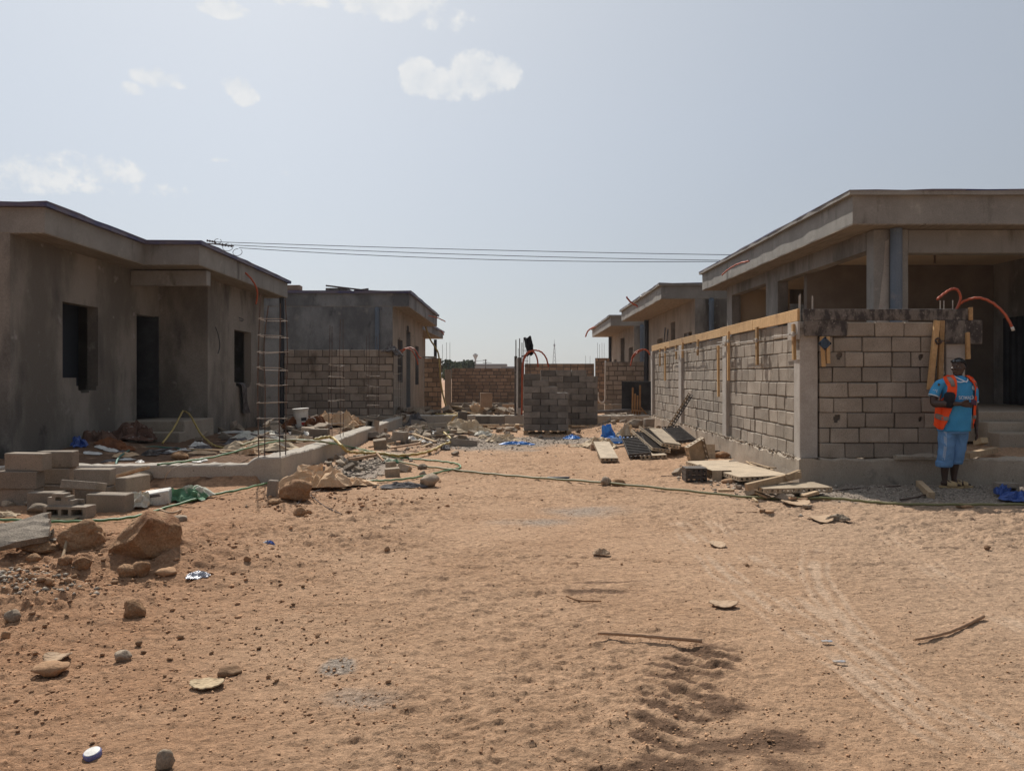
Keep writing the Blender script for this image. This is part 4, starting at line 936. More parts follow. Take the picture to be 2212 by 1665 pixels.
for i, t in enumerate(np.linspace(0, 1, 9)):
    L_, R_ = Vector(W(1131 + 9 * t, 730 + 37 * t, Yg)), Vector(W(1146 + 6 * min(t * 2, 1) - 3 * max(t - .6, 0), 727 + 40 * t, Yg))
    rows.append([L_.lerp(R_, u) + Vector((0, .10 * math.sin(u * 7 + t * 5) + .05 * math.sin(u * 13), .0 + .03 * math.sin(u * 9 + t * 11))) for u in np.linspace(0, 1, 9)])
a = MB(); a.sheet(rows, .02); tag(a.build('black_cloth', m_black, smooth=True), 'black cloth hung on top of the tall rebar at the gate post', 'cloth')
conduit('inner red conduit arching from the dark gate post', [W(1127, 895, Yg - .1), W(1127.5, 850, Yg - .1), W(1128, 800, Yg - .1), W(1131, 775, Yg - .1), W(1139, 762, Yg - .12), W(1148, 758, Yg - .15), W(1156, 764, Yg - .2), W(1161, 778, Yg - .2), W(1162, 793, Yg - .2)], .026)
conduit('outer red conduit arching wide from the dark gate post', [W(1128.5, 820, Yg - .1), W(1130, 785, Yg - .1), W(1137, 766, Yg - .12), W(1148, 758, Yg - .15), W(1158, 756.5, Yg - .2), W(1170, 761, Yg - .3), W(1180, 774, Yg - .3), W(1185, 793, Yg - .3)], .026)

# ================================================================ formwork on the fence wall
def timber(label, P0, P1, w, h, mat=None, name='timber_batten', cat='timber', grp=None, up=(0, 0, 1)):
    a = MB(); a.beam(P0, P1, w, h, .004, rng.random(), up, .003); return tag(a.build(name, mat or m_timber, origin=None), label, cat, grp)
yb = [11.0, 13.2, 15.4, 17.6, 20.9, 23.85]
for k in range(5):
    a = MB(); m_ = 14; o0 = .02 * (k % 2)
    for i in range(1):
        a.cbox((XW - .033 + .004 * k, (yb[k] + yb[k + 1]) / 2, 2.405 + .006 * (k % 2)), (.032, yb[k + 1] - yb[k] - .006, .172), .005, .5, None, .006)
    tag(a.build('formwork_plank', m_timber), ['orange timber plank along the wall top, nearest the plywood corner', 'second orange plank along the wall top, above the tall batten', 'middle orange plank along the top of the roadside wall', 'fourth orange plank along the wall top, above the leaning steel angle', 'last orange plank at the far end of the roadside wall top'][k], 'plank', 'planks along the wall top')
# battens: pixel x, top pixel y, bottom pixel y
BT = [(1426, 752, 791), (1437, 748, 822), (1460.5, 745, 776), (1475, 740, 773), (1508, 733, 768), (1552, 745, 857), (1574, 716, 822), (1636, 706, 788), (1715, 700, 777)]
BL = ['short batten at the far end of the roadside wall', 'long batten near the far end of the roadside wall', 'stub batten just beyond the second concrete post', 'short batten just this side of the second concrete post', 'batten between the second and third concrete posts', 'lowest hanging batten beside the third concrete post',
      'long thick batten close on the near side of the third concrete post', 'broad batten in the middle of the nearest wall bay', 'thin batten beside the wall corner post']
for (px, t, b), lab in zip(BT, BL):
    Yb = (XW - .07) * F / (px - VX); p, q = W(px, t, Yb), W(px, b, Yb)
    timber('timber ' + lab, (XW - .075, Yb, p.z), (XW - .075 + rng.uniform(-.004, .004), Yb + rng.uniform(-.02, .02), q.z), .075 if px > 1500 else .07, .04, None, 'timber_batten', 'timber', 'battens on the roadside wall', (1, 0, 0))
# tie bars through the battens
for (px0, px1, py0, py1), lab in zip([(1422, 1437, 759, 761), (1440, 1460, 757, 756), (1459, 1507, 756, 752), (1557, 1574, 743, 738) if False else (1536, 1566, 743.5, 744), (1551, 1573, 737, 737), (1601 - 14, 1634, 736, 735.5), (1668, 1713, 723, 722)],
        ['far-end tie rod by the stub batten', 'thin tie rod reaching the second post', 'long tie rod crossing the second post', 'lower tie rod reaching the third post', 'upper tie rod at the third post', 'tie rod to the broad batten', 'tie rod pointing to the wall corner post']):
    Y1 = (XW - .12) * F / (px1 - VX); p = W(px1, py1, Y1); Y0 = (XW - .35) * F / (px0 - VX)
    x0 = XW - .42; 
    a = MB(); a.tube([Vector((XW - .02, Y1, p.z)), Vector((XW - .16, Y1 + .05, p.z))], .012, 6)
    a.tube([Vector((XW - .13, Y1 - .02, p.z)), Vector((XW - .13 , (XW - .13) * F / (px0 - VX), p.z + .01))], .009, 6)
    a.cbox((XW - .12, Y1, p.z), (.03, .06, .07), .008)
    tag(a.build('tie_rod', m_wire), 'steel ' + lab, 'tie rod', 'tie rods on the roadside wall')
# shuttering on the side towards the camera
def board(name, label, x0, x1, z0, z1, y, th, mat, cat='board', n=5, yo=0.0):
    a = MB(); a.wall((x0, y), (x1, y), z0, z1, th, [], .5); r = random.Random(int(x0 * 77))
    a = MB(); a.cbox(((x0 + x1) / 2, y + th / 2, (z0 + z1) / 2), (x1 - x0, th, z1 - z0), .003, .5, None, .005)
    return tag(a.build(name, mat), label, cat)
pz = lambda px, py: W(px, py, YW - .04)
board('plywood_board', 'long dark stained plywood strip along the top of the shaded wall', pz(1736, 0).x, pz(2092, 0).x, pz(0, 692).z, pz(0, 667).z, YW - .034, .028, m_ply)
board('plywood_board', 'short stained plywood board under the strip at the wall corner', pz(1738, 0).x, pz(1829, 0).x, pz(0, 726).z, pz(0, 693).z, YW - .046, .03, m_ply)
board('plywood_board', 'grey plywood square jutting past the end post above the man', pz(2041, 0).x, pz(2121, 0).x, pz(0, 743).z, pz(0, 692).z, YW - .05, .022, m_ply)
a = MB(); a.box(XW - .06, XW - .03, 10.96, 11.40, pz(0, 733).z, pz(0, 694).z, .004, j=.004); tag(a.build('plywood_board', m_conc_pale), 'pale chipped board wrapped round the wall corner top', 'board')
def tb(label, p, q, w, h=.04, Y=YW - .07, mat=None):
    P, Q = W(*p, Y), W(*q, Y); return timber(label, P, Q, w, h, mat or m_timber, 'timber_batten', 'timber', 'battens on the shaded wall', (0, 1, 0))
tb('left one of two short battens behind the blue clamp', (1776, 727), (1779, 792), .05)
tb('right one of two short battens behind the blue clamp', (1788.5, 727), (1789, 785), .05)
tb('slanting long batten hanging above the man', (2023.5, 692), (2009, 841), .075, .05, YW - .09)
tb('upright long batten beside the slanting one above the man', (2034.5, 692), (2030, 836), .07, .05)
tb('timber stub at the end of the plywood strip', (2096, 664), (2096, 692), .055, .05, YW - .04)
tb('broken timber hanging under the grey plywood square', (2090, 718), (2091, 776), .055, .04, YW - .09)
# clamp plate: a diamond flange with a ring
c_ = W(1782, 742, YW - .10); a = MB()
def ringp(n, r, ph, y): return [Vector((c_.x + r * math.cos(2 * math.pi * k / n + ph), y, c_.z + r * math.sin(2 * math.pi * k / n + ph))) for k in range(n)]
a.loft([ringp(4, .095, 0, c_.y + .012), ringp(4, .095, 0, c_.y), ringp(4, .09, 0, c_.y - .003)])
m_clamp = M('blue_steel', (.045, .075, .115), (.07, .095, .13), 9, rough=.6, bump=.2)
cl = a.build('clamp_plate', m_clamp); tag(cl, 'blue diamond-shaped formwork clamp plate on the shaded wall', 'clamp')
a = MB(); a.tube([c_ + Vector((0.055 * math.cos(t), -.012, .055 * math.sin(t))) for t in np.linspace(0, 6.2832, 17)], .011, 6); o = a.build('clamp_ring', m_clamp, local=True, parent=cl); o.location = -cl.location
for dx, dz in ((.075, 0), (-.075, 0), (0, .075), (0, -.075)):
    a = MB(); q = c_ + Vector((dx, -.004, dz)); a.tube([q, q + Vector((0, -.012, 0))], .011, 8); o = a.build('bolt', m_black, cl, local=True); o.location = -cl.location
a = MB(); p = W(2027, 737, YW - .13); a.tube([p + Vector((.035 * math.cos(t), .02 * math.sin(3 * t), .04 * math.sin(t))) for t in np.linspace(0, 11, 30)], .012, 6); a.tube([p, p + Vector((.16, .0, .005))], .009, 6)
tag(a.build('tie_knot', m_rebar), 'knot of tying wire binding the two long battens', 'wire')

# ================================================================ overhead lines and distant things
def wire(label, P0, P1, sag, r=.014):
    P0, P1 = Vector(P0), Vector(P1); pts = [P0.lerp(P1, t) - Vector((0, 0, sag * 4 * t * (1 - t))) for t in np.linspace(0, 1, 24)]
    a = MB(); a.tube(pts, r, 5); return tag(a.build('power_line', m_pvc_black), label, 'wire', 'overhead power lines')
def U(px, py, Y): return W(px, py, Y)
wire('uppermost overhead power line crossing between the house roofs', U(462, 522.5, 34), U(1600, 551, 34), .06)
wire('middle overhead power line crossing between the house roofs', U(500, 529.5, 34), U(1600, 563, 34), .10)
wire('lowest overhead power line crossing between the house roofs', U(516, 535.5, 34), U(1600, 564.5, 34), .22)
pl = empty('utility_pole', U(428, 815, 34.2), 'overhead line pole top hidden behind the stepped roof', 'utility pole')
pl.location.z = -.2
a = MB(); a.tube([(pl.location.x, 34.2, -.2), (pl.location.x, 34.2, U(0, 524, 34.2).z)], [.16, .11], 10); a.build('pole', m_conc, pl)
a = MB(); a.beam(U(424, 524, 34.2), U(505, 531, 34), .05, .05); a.build('cross_arm', m_rebar, pl)
for (x0, y0, x1, y1) in ((448, 520, 464, 522.6), (466, 526, 488, 529), (480, 529.5, 500, 532)):
    p, q = U(x0, y0, 34), U(x1, y1, 34); a = MB(); n_ = 7
    for i in range(n_):
        t = i / (n_ - 1); c = p.lerp(q, t); d = (q - p).normalized() * .018
        a.tube([c - d, c + d], .05 if i % 2 == 0 else .025, 8)
    a.build('insulator', m_rag, pl)
for cx, cy, rr in ((492, 534, 11), (513, 545, 10), (470, 522, 8)):
    c = U(cx, cy, 34); rw = rr / F * 34; a = MB(); a.tube([c + Vector((rw * math.cos(t), .05 * math.sin(t), rw * .8 * math.sin(t))) for t in np.linspace(1.5, 7.2, 20)], .012, 5); a.build('jumper_loop', m_rag, pl)

# far water tower
def lathe(prof, cx, cy, n=24):
    return [[Vector((cx + r * math.cos(2 * math.pi * k / n), cy + r * math.sin(2 * math.pi * k / n), z)) for k in range(n)] for r, z in prof]
Yt = 420; sc_t = Yt / F; zt_ = lambda py: H - (py - HZ) * sc_t; cx_ = (1027 - VX) * sc_t
m_far = M('distant_concrete', (.33, .33, .335), bump=0)
m_far_d = M('distant_steel', (.22, .22, .235), bump=0)
wt = empty('water_tower', (cx_, Yt, -.5), 'distant pale water tower with a flared bowl on a slim shaft', 'water tower')
a = MB(); a.loft(lathe([(.55, -.5), (.42, zt_(777))], cx_, Yt)); a.build('shaft', m_far, wt)
a = MB(); a.loft(lathe([(.42, zt_(777)), (.6, zt_(774)), (1.35, zt_(768.5)), (1.42, zt_(767)), (1.42, zt_(766)), (.6, zt_(765.6))], cx_, Yt)); a.build('bowl', m_far, wt)
a = MB(); a.loft(lathe([(.65, zt_(765.6)), (.65, zt_(763.8)), (.1, zt_(763.3))], cx_, Yt)); a.build('cap', m_far_d, wt)
# far lattice mast
Ym = 480; sm = Ym / F; zm = lambda py: H - (py - HZ) * sm; cx_ = (1197.5 - VX) * sm
mst = empty('radio_mast', (cx_, Ym, -1), 'distant slim lattice mast against the sky beyond the far wall', 'mast')
a = MB(); B = 1.75; z0, z1 = -1, zm(750)
legs = [((cx_ + i * B, Ym + k * B, z0), (cx_ + i * .28, Ym + k * .28, z1)) for i in (-1, 1) for k in (-1, 1)]
for p, q in legs: a.tube([p, q], .11, 4)
for lv in range(9):
    t0, t1 = lv / 9, (lv + 1) / 9
    for (i, k) in ((0, 1), (2, 3), (0, 2), (1, 3)):
        P0, Q0 = Vector(legs[i][0]).lerp(Vector(legs[i][1]), t0), Vector(legs[k][0]).lerp(Vector(legs[k][1]), t1)
        P1, Q1 = Vector(legs[k][0]).lerp(Vector(legs[k][1]), t0), Vector(legs[i][0]).lerp(Vector(legs[i][1]), t1)
        a.tube([P0, Q0], .06, 3); a.tube([P1, Q1], .06, 3)
a.build('lattice', m_far_d, mst)
a = MB(); a.loft(lathe([(.25, zm(750)), (.5, zm(748)), (.6, zm(745)), (.3, zm(743)), (.12, zm(742)), (.06, zm(733))], cx_, Ym, 8)); a.build('antenna', m_far_d, mst)
# far low building, pole and trees
def farbox(name, label, px0, px1, py0, py1, Y, mat, dep=9):
    p, q = W(px0, py1, Y), W(px1, py0, Y); h = empty(name, ((p.x + q.x) / 2, Y, 0), label, 'building')
    a = MB(); a.box(p.x, q.x, Y, Y + dep, -1, q.z - .5, .02); a.build('wall', mat, h)
    a = MB(); a.box(p.x - .3, q.x + .3, Y - .3, Y + dep + .3, q.z - .5, q.z, .02); a.build('roof', m_far_d, h)
farbox('flat_building', 'distant flat-roofed pale building just above the far wall', 1016, 1092, 786, 800, 210, m_far)
farbox('flat_building', 'low distant ochre building touching the far wall top by the gate post', 1086, 1108, 791.5, 800, 160, m_block_red)
Yp = 130; up_ = empty('utility_pole', (W(1049, 0, Yp).x, Yp, 0), 'distant thin utility pole above the far wall', 'utility pole')
a = MB(); a.tube([W(1049, 840, Yp), W(1049, 776, Yp)], .09, 6); a.build('pole', m_rag, up_)
for py in (778, 784): a = MB(); a.beam(W(1043, py, Yp), W(1052, py + .4, Yp), .08, .08); a.build('cross_arm', m_rag, up_)
a = MB(); a.beam(W(1050, 783, Yp), W(1062, 784, Yp), .06, .06); a.build('cross_arm', m_rag, up_)
a = MB(); a.tube([W(960, 783, 150), W(1000, 781.5, 140), W(1049, 778.5, Yp)], .03, 4); tag(a.build('power_line', m_rag), 'faint distant line running to the thin utility pole', 'wire')

m_leaf = M('olive_leaves', (.06, .085, .035), (.10, .125, .06), 1.2, fine=.3, fs=5, tint=.45, bump=0, rough=.8)
m_trunk = M('tree_bark', (.13, .10, .075), bump=.3)
def tree(label, px, py_top, Y, rx, rz, seed):
    r = random.Random(seed); t = W(px, py_top, Y); h = empty('tree', (t.x, Y, -.3), label, 'tree', 'trees beyond the far wall')
    a = MB(); zc = t.z - rz * .95
    a.tube([(t.x, Y, -.3), (t.x + .1, Y, zc - rz * .3)], [.22, .14], 7)
    for k in range(5):
        an = k * 1.26; a.tube([(t.x + .1, Y, zc - rz * .4), (t.x + rx * .5 * math.cos(an), Y + rx * .5 * math.sin(an), zc + rz * .2 * r.random())], [.1, .03], 5)
    a.build('trunk', m_trunk, h)
    a = MB(); cl = [(r.uniform(-.75, .75) * rx, r.uniform(-.7, .7) * rx, r.uniform(-.6, .85) * rz, r.uniform(.25, .48)) for _ in range(16)]
    for cx, cy, cz, s in cl:
        tn = r.uniform(.1, .9)
        for _ in range(85):
            u = Vector((r.gauss(0, 1), r.gauss(0, 1), r.gauss(0, 1))).normalized() * (r.random() ** .4) * s
            p = Vector((t.x + cx + u.x * rx, Y + cy + u.y * rx, zc + cz + u.z * rz)); q = r.uniform(.12, .26)
            m = Euler((r.uniform(0, 6), r.uniform(0, 6), r.uniform(0, 6))).to_matrix()
            a.add([p + m @ Vector(v) * q for v in ((-1, -.5, 0), (1, -.5, .1), (.9, .5, 0), (-.8, .6, .15))], [[0, 1, 2, 3]], min(max(tn + r.uniform(-.15, .15), 0), 1))
    a.build('crown', m_leaf, h)
tree('rounded dark green tree beyond the far wall beside the yellow hose', 970, 776, 110, 2.3, 1.5, 1)
tree('smaller tree crown peeping over the far wall left of the flat building', 1008, 783, 130, 1.5, 1.2, 2)
tree('low bushy tree between the two crowns over the far wall', 984, 785, 120, 1.4, 1.0, 3)
# ================================================================ stones
def rock_mesh(name, size, seed, mat, sub=3, lump=.28, facet=.0, flat=0.0, extra=()):
    bm = bmesh.new(); bmesh.ops.create_icosphere(bm, subdivisions=sub, radius=1); r = random.Random(seed)
    planes = [(Vector((r.gauss(0, 1), r.gauss(0, 1), r.gauss(0, 1))).normalized(), r.uniform(.62, .92)) for _ in range(int(7 + facet * 6))]
    planes += [(Vector(n_).normalized(), d_) for n_, d_ in extra]
    off = Vector((r.uniform(0, 50), r.uniform(0, 50), r.uniform(0, 50)))
    from mathutils import noise as mn
    for v in bm.verts:
        p = v.co.copy()
        for n, d in planes:
            k = p.dot(n)
            if k > d: p -= n * (k - d) * (.75 + .2 * facet)
        q = p + off
        p *= 1 + lump * mn.noise(q * 1.1) + lump * .45 * mn.noise(q * 2.7) + lump * .2 * mn.noise(q * 6.5) + lump * .09 * mn.noise(q * 15) + lump * .05 * mn.noise(q * 32)
        if flat and p.z < -flat: p.z = -flat + (p.z + flat) * .2
        v.co = Vector((p.x * size[0], p.y * size[1], p.z * size[2])) * .56
    for ax in range(3):
        lo, hi = min(v.co[ax] for v in bm.verts), max(v.co[ax] for v in bm.verts)
        for v in bm.verts: v.co[ax] = (v.co[ax] - (lo + hi) / 2) * size[ax] / (hi - lo)
    me = bpy.data.meshes.new(name); bm.to_mesh(me); bm.free(); me.materials.append(mat)
    me.attributes.new('tint', 'FLOAT', 'POINT').data.foreach_set('value', [.5] * len(me.vertices))
    me.polygons.foreach_set('use_smooth', [True] * len(me.polygons)); return me
def rock(name, label, px0, px1, py0, py1, mat, seed, cat='rock', grp=None, dep=.85, sub=3, lump=.28, facet=0., sink=.2, extra=()):
    """a stone filling the pixel box, sitting on the ground under its lower edge"""
    b = GG((px0 + px1) / 2, py1 - (py1 - py0) * .10); s = b.y / F; w, h = (px1 - px0) * s, (py1 - py0) * s
    b = GG((px0 + px1) / 2, py1 - (py1 - py0) * .10); me = rock_mesh(name, (w, w * dep, h * 1.06), seed, mat, sub, lump, facet, 0, extra)
    o = bpy.data.objects.new(name, me); col.objects.link(o); zmin = min(v.co.z for v in me.vertices)
    o.location = (b.x, b.y + w * dep * .4, min(gz(b.x, b.y), gz(b.x, b.y + w * dep * .4)) - zmin - h * sink); return tag(o, label, cat, grp)
rock('boulder', 'large rounded sandstone boulder sitting on the dirt mound', 213, 364, 1108, 1226, m_rock, 4, 'boulder', None, .85, 5, .20, .35, .16, [((.75, -.62, .1), .55), ((-.55, -.5, .62), .50), ((.5, -.1, .85), .78), ((-.2, -.8, -.5), .62), ((-.8, .1, .6), .66)])
rock('boulder', 'flat-topped ochre boulder half buried beside the concrete slabs', 112, 210, 1114, 1196, m_rock, 9, 'boulder', None, .9, 5, .26, .2, .28)
rock('boulder', 'low ochre stone wedged under the broken concrete slabs', 36, 112, 1164, 1200, m_rock, 12, 'boulder', None, .8, 4, .25, 0, .25)
rock('boulder', 'pale-topped rounded boulder beside the upright half block at the kerb', 592, 669, 1038, 1088, m_rock, 17, 'boulder', None, .8, 4, .2, .2, .1)
rock('boulder', 'low ochre stone under the hose behind the low kerb', 362, 402, 975, 997, m_rock, 19, 'stone', None, .8, 3, .22, .3)
SP = [('blocky ochre stone alone on the dirt near the silver foil', 258, 306, 1298, 1342, m_rock, .8), ('long flat stone with a paler paper behind it', 56, 130, 1434, 1465, m_stone, .1), ('left of a pair of stones below the boulder', 246, 290, 1226, 1256, m_rock, .2), ('right of a pair of stones below the boulder', 275, 318, 1216, 1254, m_rock, .1),
      ('rough grey stone at the bottom edge', 329, 370, 1622, 1672, m_stone_grey, .5), ('small knobbly grey stone in the open dirt', 242, 278, 1408, 1434, m_stone_grey, .2), ('flat dusty stone beside the torn card', 466, 516, 1440, 1462, m_stone, .1), ('round stone below the upright half block', 630, 660, 1089, 1114, m_rock, .1),
      ('egg-shaped pale stone near the silver sandal-like foil', 88, 110, 1248, 1268, m_stone, 0), ('ochre stone left of the small dry stick', 120, 150, 1210, 1236, m_rock, .2), ('ochre stone right of the small dry stick', 152, 190, 1206, 1238, m_rock, .2), ('mid brown stone in the shade of the mound', 48, 80, 1200, 1222, m_rock, .1),
      ('grey stone at the left edge above the gravel patch', 2, 36, 1316, 1346, m_stone_grey, .2), ('flat slab-like stone near the pair of stones', 330, 376, 1232, 1250, m_stone, .4), ('dark brown stone at the left edge beside the flat stone', 0, 18, 1360, 1382, m_stone, .2),
      ('grey pointed stone resting on the olive hose', 1298, 1322, 1030, 1054, m_stone_grey, .9), ('orange broken stone resting on the olive hose', 1321, 1354, 1034, 1054, m_rock, .6), ('grey lump in front of the perforated steel panels', 1497, 1532, 1002, 1022, m_stone_grey, .2), ('dome of brown earth by the hose near the man', 2074, 2108, 1084, 1098, m_stone, 0),
      ('dark angular stone in the open right dirt', 1642, 1656, 1100, 1112, m_stone, .7), ('stone beside the dark angular one in the right dirt', 1652, 1676, 1105, 1113, m_stone, .4), ('small dark stone by the far right stick', 2128, 2144, 1180, 1192, m_stone, .4), ('brown stone on the pale wheel track', 1606, 1620, 1211, 1222, m_stone, .3),
      ('small dark stone where the road meets the red soil', 829, 842, 1182, 1196, m_stone, .7), ('small brown stone left of the blue scrap of paper', 525, 540, 1205, 1219, m_stone, .5), ('reddish stone under the boulder and half block', 636 - 60, 606, 1078, 1092, m_rock, .3), ('grey flat stone near the boulder shade', 364, 400, 1113, 1127, m_stone_grey, .4),
      ('dark stone near the bent sticks', 650, 672, 1092, 1106, m_stone, .3)]
for i, (lab, a0, a1, b0, b1, mt_, fc) in enumerate(SP):
    rock('stone', lab, a0, a1, b0, b1, mt_, 100 + i, 'stone', 'single stones on the dirt', .85, 3, .25, fc)
# many small alike stones: share a few meshes
SM = [rock_mesh('small_stone', (1, .9, .75), 300 + i, m_stone, 2, .3, .6) for i in range(7)]
rs = np.random.RandomState(4)
def scatter(name, n, fn, s0, s1, label, cat, grp, meshes, flat=1.0, lift=.3):
    X, Y = fn(rs, n)
    for i in range(n):
        s = s0 * (s1 / s0) ** (rs.rand() ** 1.8); o = bpy.data.objects.new(name, meshes[rs.randint(len(meshes))]); col.objects.link(o)
        o.location = (X[i], Y[i], gz(X[i], Y[i]) + s * lift * flat); o.scale = (s * rs.uniform(.8, 1.3), s, s * flat * rs.uniform(.7, 1.1)); o.rotation_euler = (rs.uniform(-.3, .3), rs.uniform(-.3, .3), rs.uniform(0, 6.28))
        tag(o, label, cat, grp)
scatter('small_stone', 26, fan(3.2, 10, -.7, .62), .012, .03, 'fist-sized or smaller brown stone lying loose on the open dirt', 'stone', 'loose small stones on the dirt', SM)
scatter('small_stone', 75, fan(3.8, 9.5, -.68, -.26), .016, .05, 'small reddish stone in the rough soil on the mound side', 'stone', 'small stones in the red soil', SM)
scatter('small_stone', 40, lambda r_, n: blob(*gp(60, 1285), .3, .15)(r_, n), .03, .06, 'angular grey stone in the gravelly heap at the picture edge', 'stone', 'grey stones in the heap', SM)

# ================================================================ blocks
def block_mesh(name, L, D, Hh, mat, cores=0, open_front=False):
    """a concrete block; cores = number of cells open to the front (lying on its side) or none"""
    a = MB()
    if cores:
        hs = []; cw = (L - .035 * (cores + 1)) / cores; wd = [1.15, .7, 1.15][:cores] if cores == 3 else [1] * cores; tot = sum(wd); u = -L / 2 + .035; hs = []
        for k in range(cores):
            ww = cw * wd[k] * cores / tot; hs.append((u + L / 2, u + L / 2 + ww, Hh * .25, Hh * .78)); u += ww + .035
        a.wall((-L / 2, -D / 2), (L / 2, -D / 2), 0, Hh, D * .8, hs); a.box(-L / 2, L / 2, D * .3 + .0005, D / 2, 0, Hh, .006)
    else: a.cbox((0, 0, Hh / 2), (L, D, Hh), .008, .5, None, .004)
    me_o = a.build(name, mat, origin=(0, 0, 0)); me = me_o.data; bpy.data.objects.remove(me_o); return me
def put(name, me, loc, rot, label, cat, grp=None):
    o = bpy.data.objects.new(name, me); col.objects.link(o); o.location = loc; o.rotation_euler = rot; return tag(o, label, cat, grp)
BK = block_mesh('concrete_block', .46, .18, .205, m_block_stack); BKb = block_mesh('concrete_block', .43, .16, .20, m_block_stack)
HB = block_mesh('hollow_block', .47, .19, .125, m_block_stack, 3)
SLB = block_mesh('concrete_block', .44, .2, .10, m_slab)
GB = 'blocks stacked by the low kerb'
def bp(px, py, z): p = G(px, py, z); return p
zA = gz(-5.9, 9.2)
put('concrete_block', BK, (-6.0, 9.25, zA), (0, 0, R(-2)), 'bottom block of the three-high stack at the picture edge', 'block', GB)
put('concrete_block', BK, (-5.99, 9.23, zA + .207), (0, 0, R(3)), 'middle block of the three-high stack at the picture edge', 'block', GB)
put('concrete_block', BK, (-5.93, 9.28, zA + .414), (0, 0, R(-3)), 'topmost block of the three-high stack at the picture edge', 'block', GB)
put('concrete_block', BKb, (-5.78, 9.60, zA), (0, 0, R(8)), 'lower block behind the three-high stack', 'block', GB)
put('concrete_block', BKb, (-5.80, 9.62, zA + .205), (0, 0, R(-4)), 'second block behind the three-high stack', 'block', GB)
put('concrete_block', BKb, (-5.78, 9.62, zA + .41), (0, 0, R(2)), 'broken-ended block on top behind the three-high stack', 'block', GB)
zB = gz(-5.4, 9.1)
put('concrete_block', BKb, (-5.47, 8.95, zB), (0, 0, R(3)), 'ground block right beside the three-high stack', 'block', GB)
put('concrete_block', BKb, (-5.22, 9.45, zB), (0, 0, R(-2)), 'rear ground block under the tilted slab-like block', 'block', GB)
put('concrete_block', BKb, (-5.24, 9.47, zB + .205), (0, 0, R(2)), 'upper rear block standing behind the tilted slab-like block', 'block', GB)
put('concrete_block', SLB, (-5.12, 9.0, zB + .215), (R(-12), R(3), R(-4)), 'thin tilted block with a gritty sunlit top on the stack', 'block', GB)
put('concrete_block', BK, (-4.72, 8.85, gz(-4.72, 8.85)), (R(2), 0, R(-5)), 'block with a chipped top corner at the end of the stack', 'block', GB)
put('concrete_block', BKb, (-4.87, 9.65, gz(-4.87, 9.65) + .1), (0, 0, R(78)), 'block end catching sun behind the stack', 'block', GB)
put('hollow_block', HB, (-4.93, 8.42, gz(-4.93, 8.4) + .01), (0, 0, R(-3)), 'hollow block lying with three dark cells facing out', 'block')
# a broken piece with one cell, on the hollow block
a = MB(); a.wall((-.14, -.06), (.14, -.06), 0, .13, .11, [(.09, .16, .055, .095), (-.1, .05, .09, .2), (.24, .4, .06, .2), (.19, .3, .10, .2)], .5); a.box(-.138, .2, .052, .075, 0, .055, .01, j=.01)
o = a.build('block_fragment', m_block, origin=(0, 0, 0)); o.location = (-5.02, 8.45, gz(-4.93, 8.4) + .136); o.rotation_euler = (0, 0, R(-6)); tag(o, 'jagged block piece with one hole on top of the hollow block', 'block')
for px0, px1, py0, py1, lab, sd in ((52, 100, 1088, 1113, 'rounded brown block end beside the hollow block', 31), (46, 84, 1082, 1098, 'worn brown brick behind the rounded block end', 32), (-4, 24, 1082, 1098, 'pale stone at the foot of the three-high stack', 33)):
    rock('stone', lab, px0, px1, py0, py1, m_stone_grey, sd, 'stone', None, .7, 3, .15, 1)
# broken concrete slabs
def slab(label, quad, th, mat, seed, name='concrete_slab'):
    """ragged plate through four space points"""
    r = random.Random(seed); q = [Vector(p) for p in quad]; n = 9; rows = []
    for i in range(n):
        row = []
        for k in range(n):
            u, v = i / (n - 1), k / (n - 1); p = (q[0] * (1 - u) + q[1] * u) * (1 - v) + (q[3] * (1 - u) + q[2] * u) * v
            e = (min(u, 1 - u, v, 1 - v) < .01); row.append(p + Vector((r.uniform(-1, 1), r.uniform(-1, 1), r.uniform(-1, 1))) * (.013 if e else .004))
        rows.append(row)
    a = MB(); a.sheet(rows, th); return tag(a.build(name, mat), label, 'slab')
slab('broken grey concrete slab leaning by the ochre boulder', [G(-40, 1186, .25), G(104, 1156, .30), G(108, 1105, .43), G(-40, 1142, .37)], -.055, m_slab, 1)
slab('lower broken slab standing under the leaning slab', [G(62, 1190, .14), G(138, 1196, .12), G(110, 1148, .30), G(70, 1160, .28)], .05, m_slab, 2)
put('concrete_block', block_mesh('half_block', .12, .14, .21, m_block), GG(583, 1071) + Vector((0, .08, -.01)), (R(-4), R(5), R(10)), 'half block standing upright against the pale-topped boulder', 'block')
put('concrete_block', block_mesh('half_block', .26, .24, .27, m_block), GG(1403, 927) + Vector((0, .12, 0)), (0, 0, R(6)), 'cube-like block at the foot of the roadside wall near the panels', 'block')
put('brick', block_mesh('brick', .23, .12, .125, m_block_red), GG(1288, 974) + Vector((0, .05, 0)), (0, 0, R(4)), 'brown brick beside the cream sacks', 'brick')

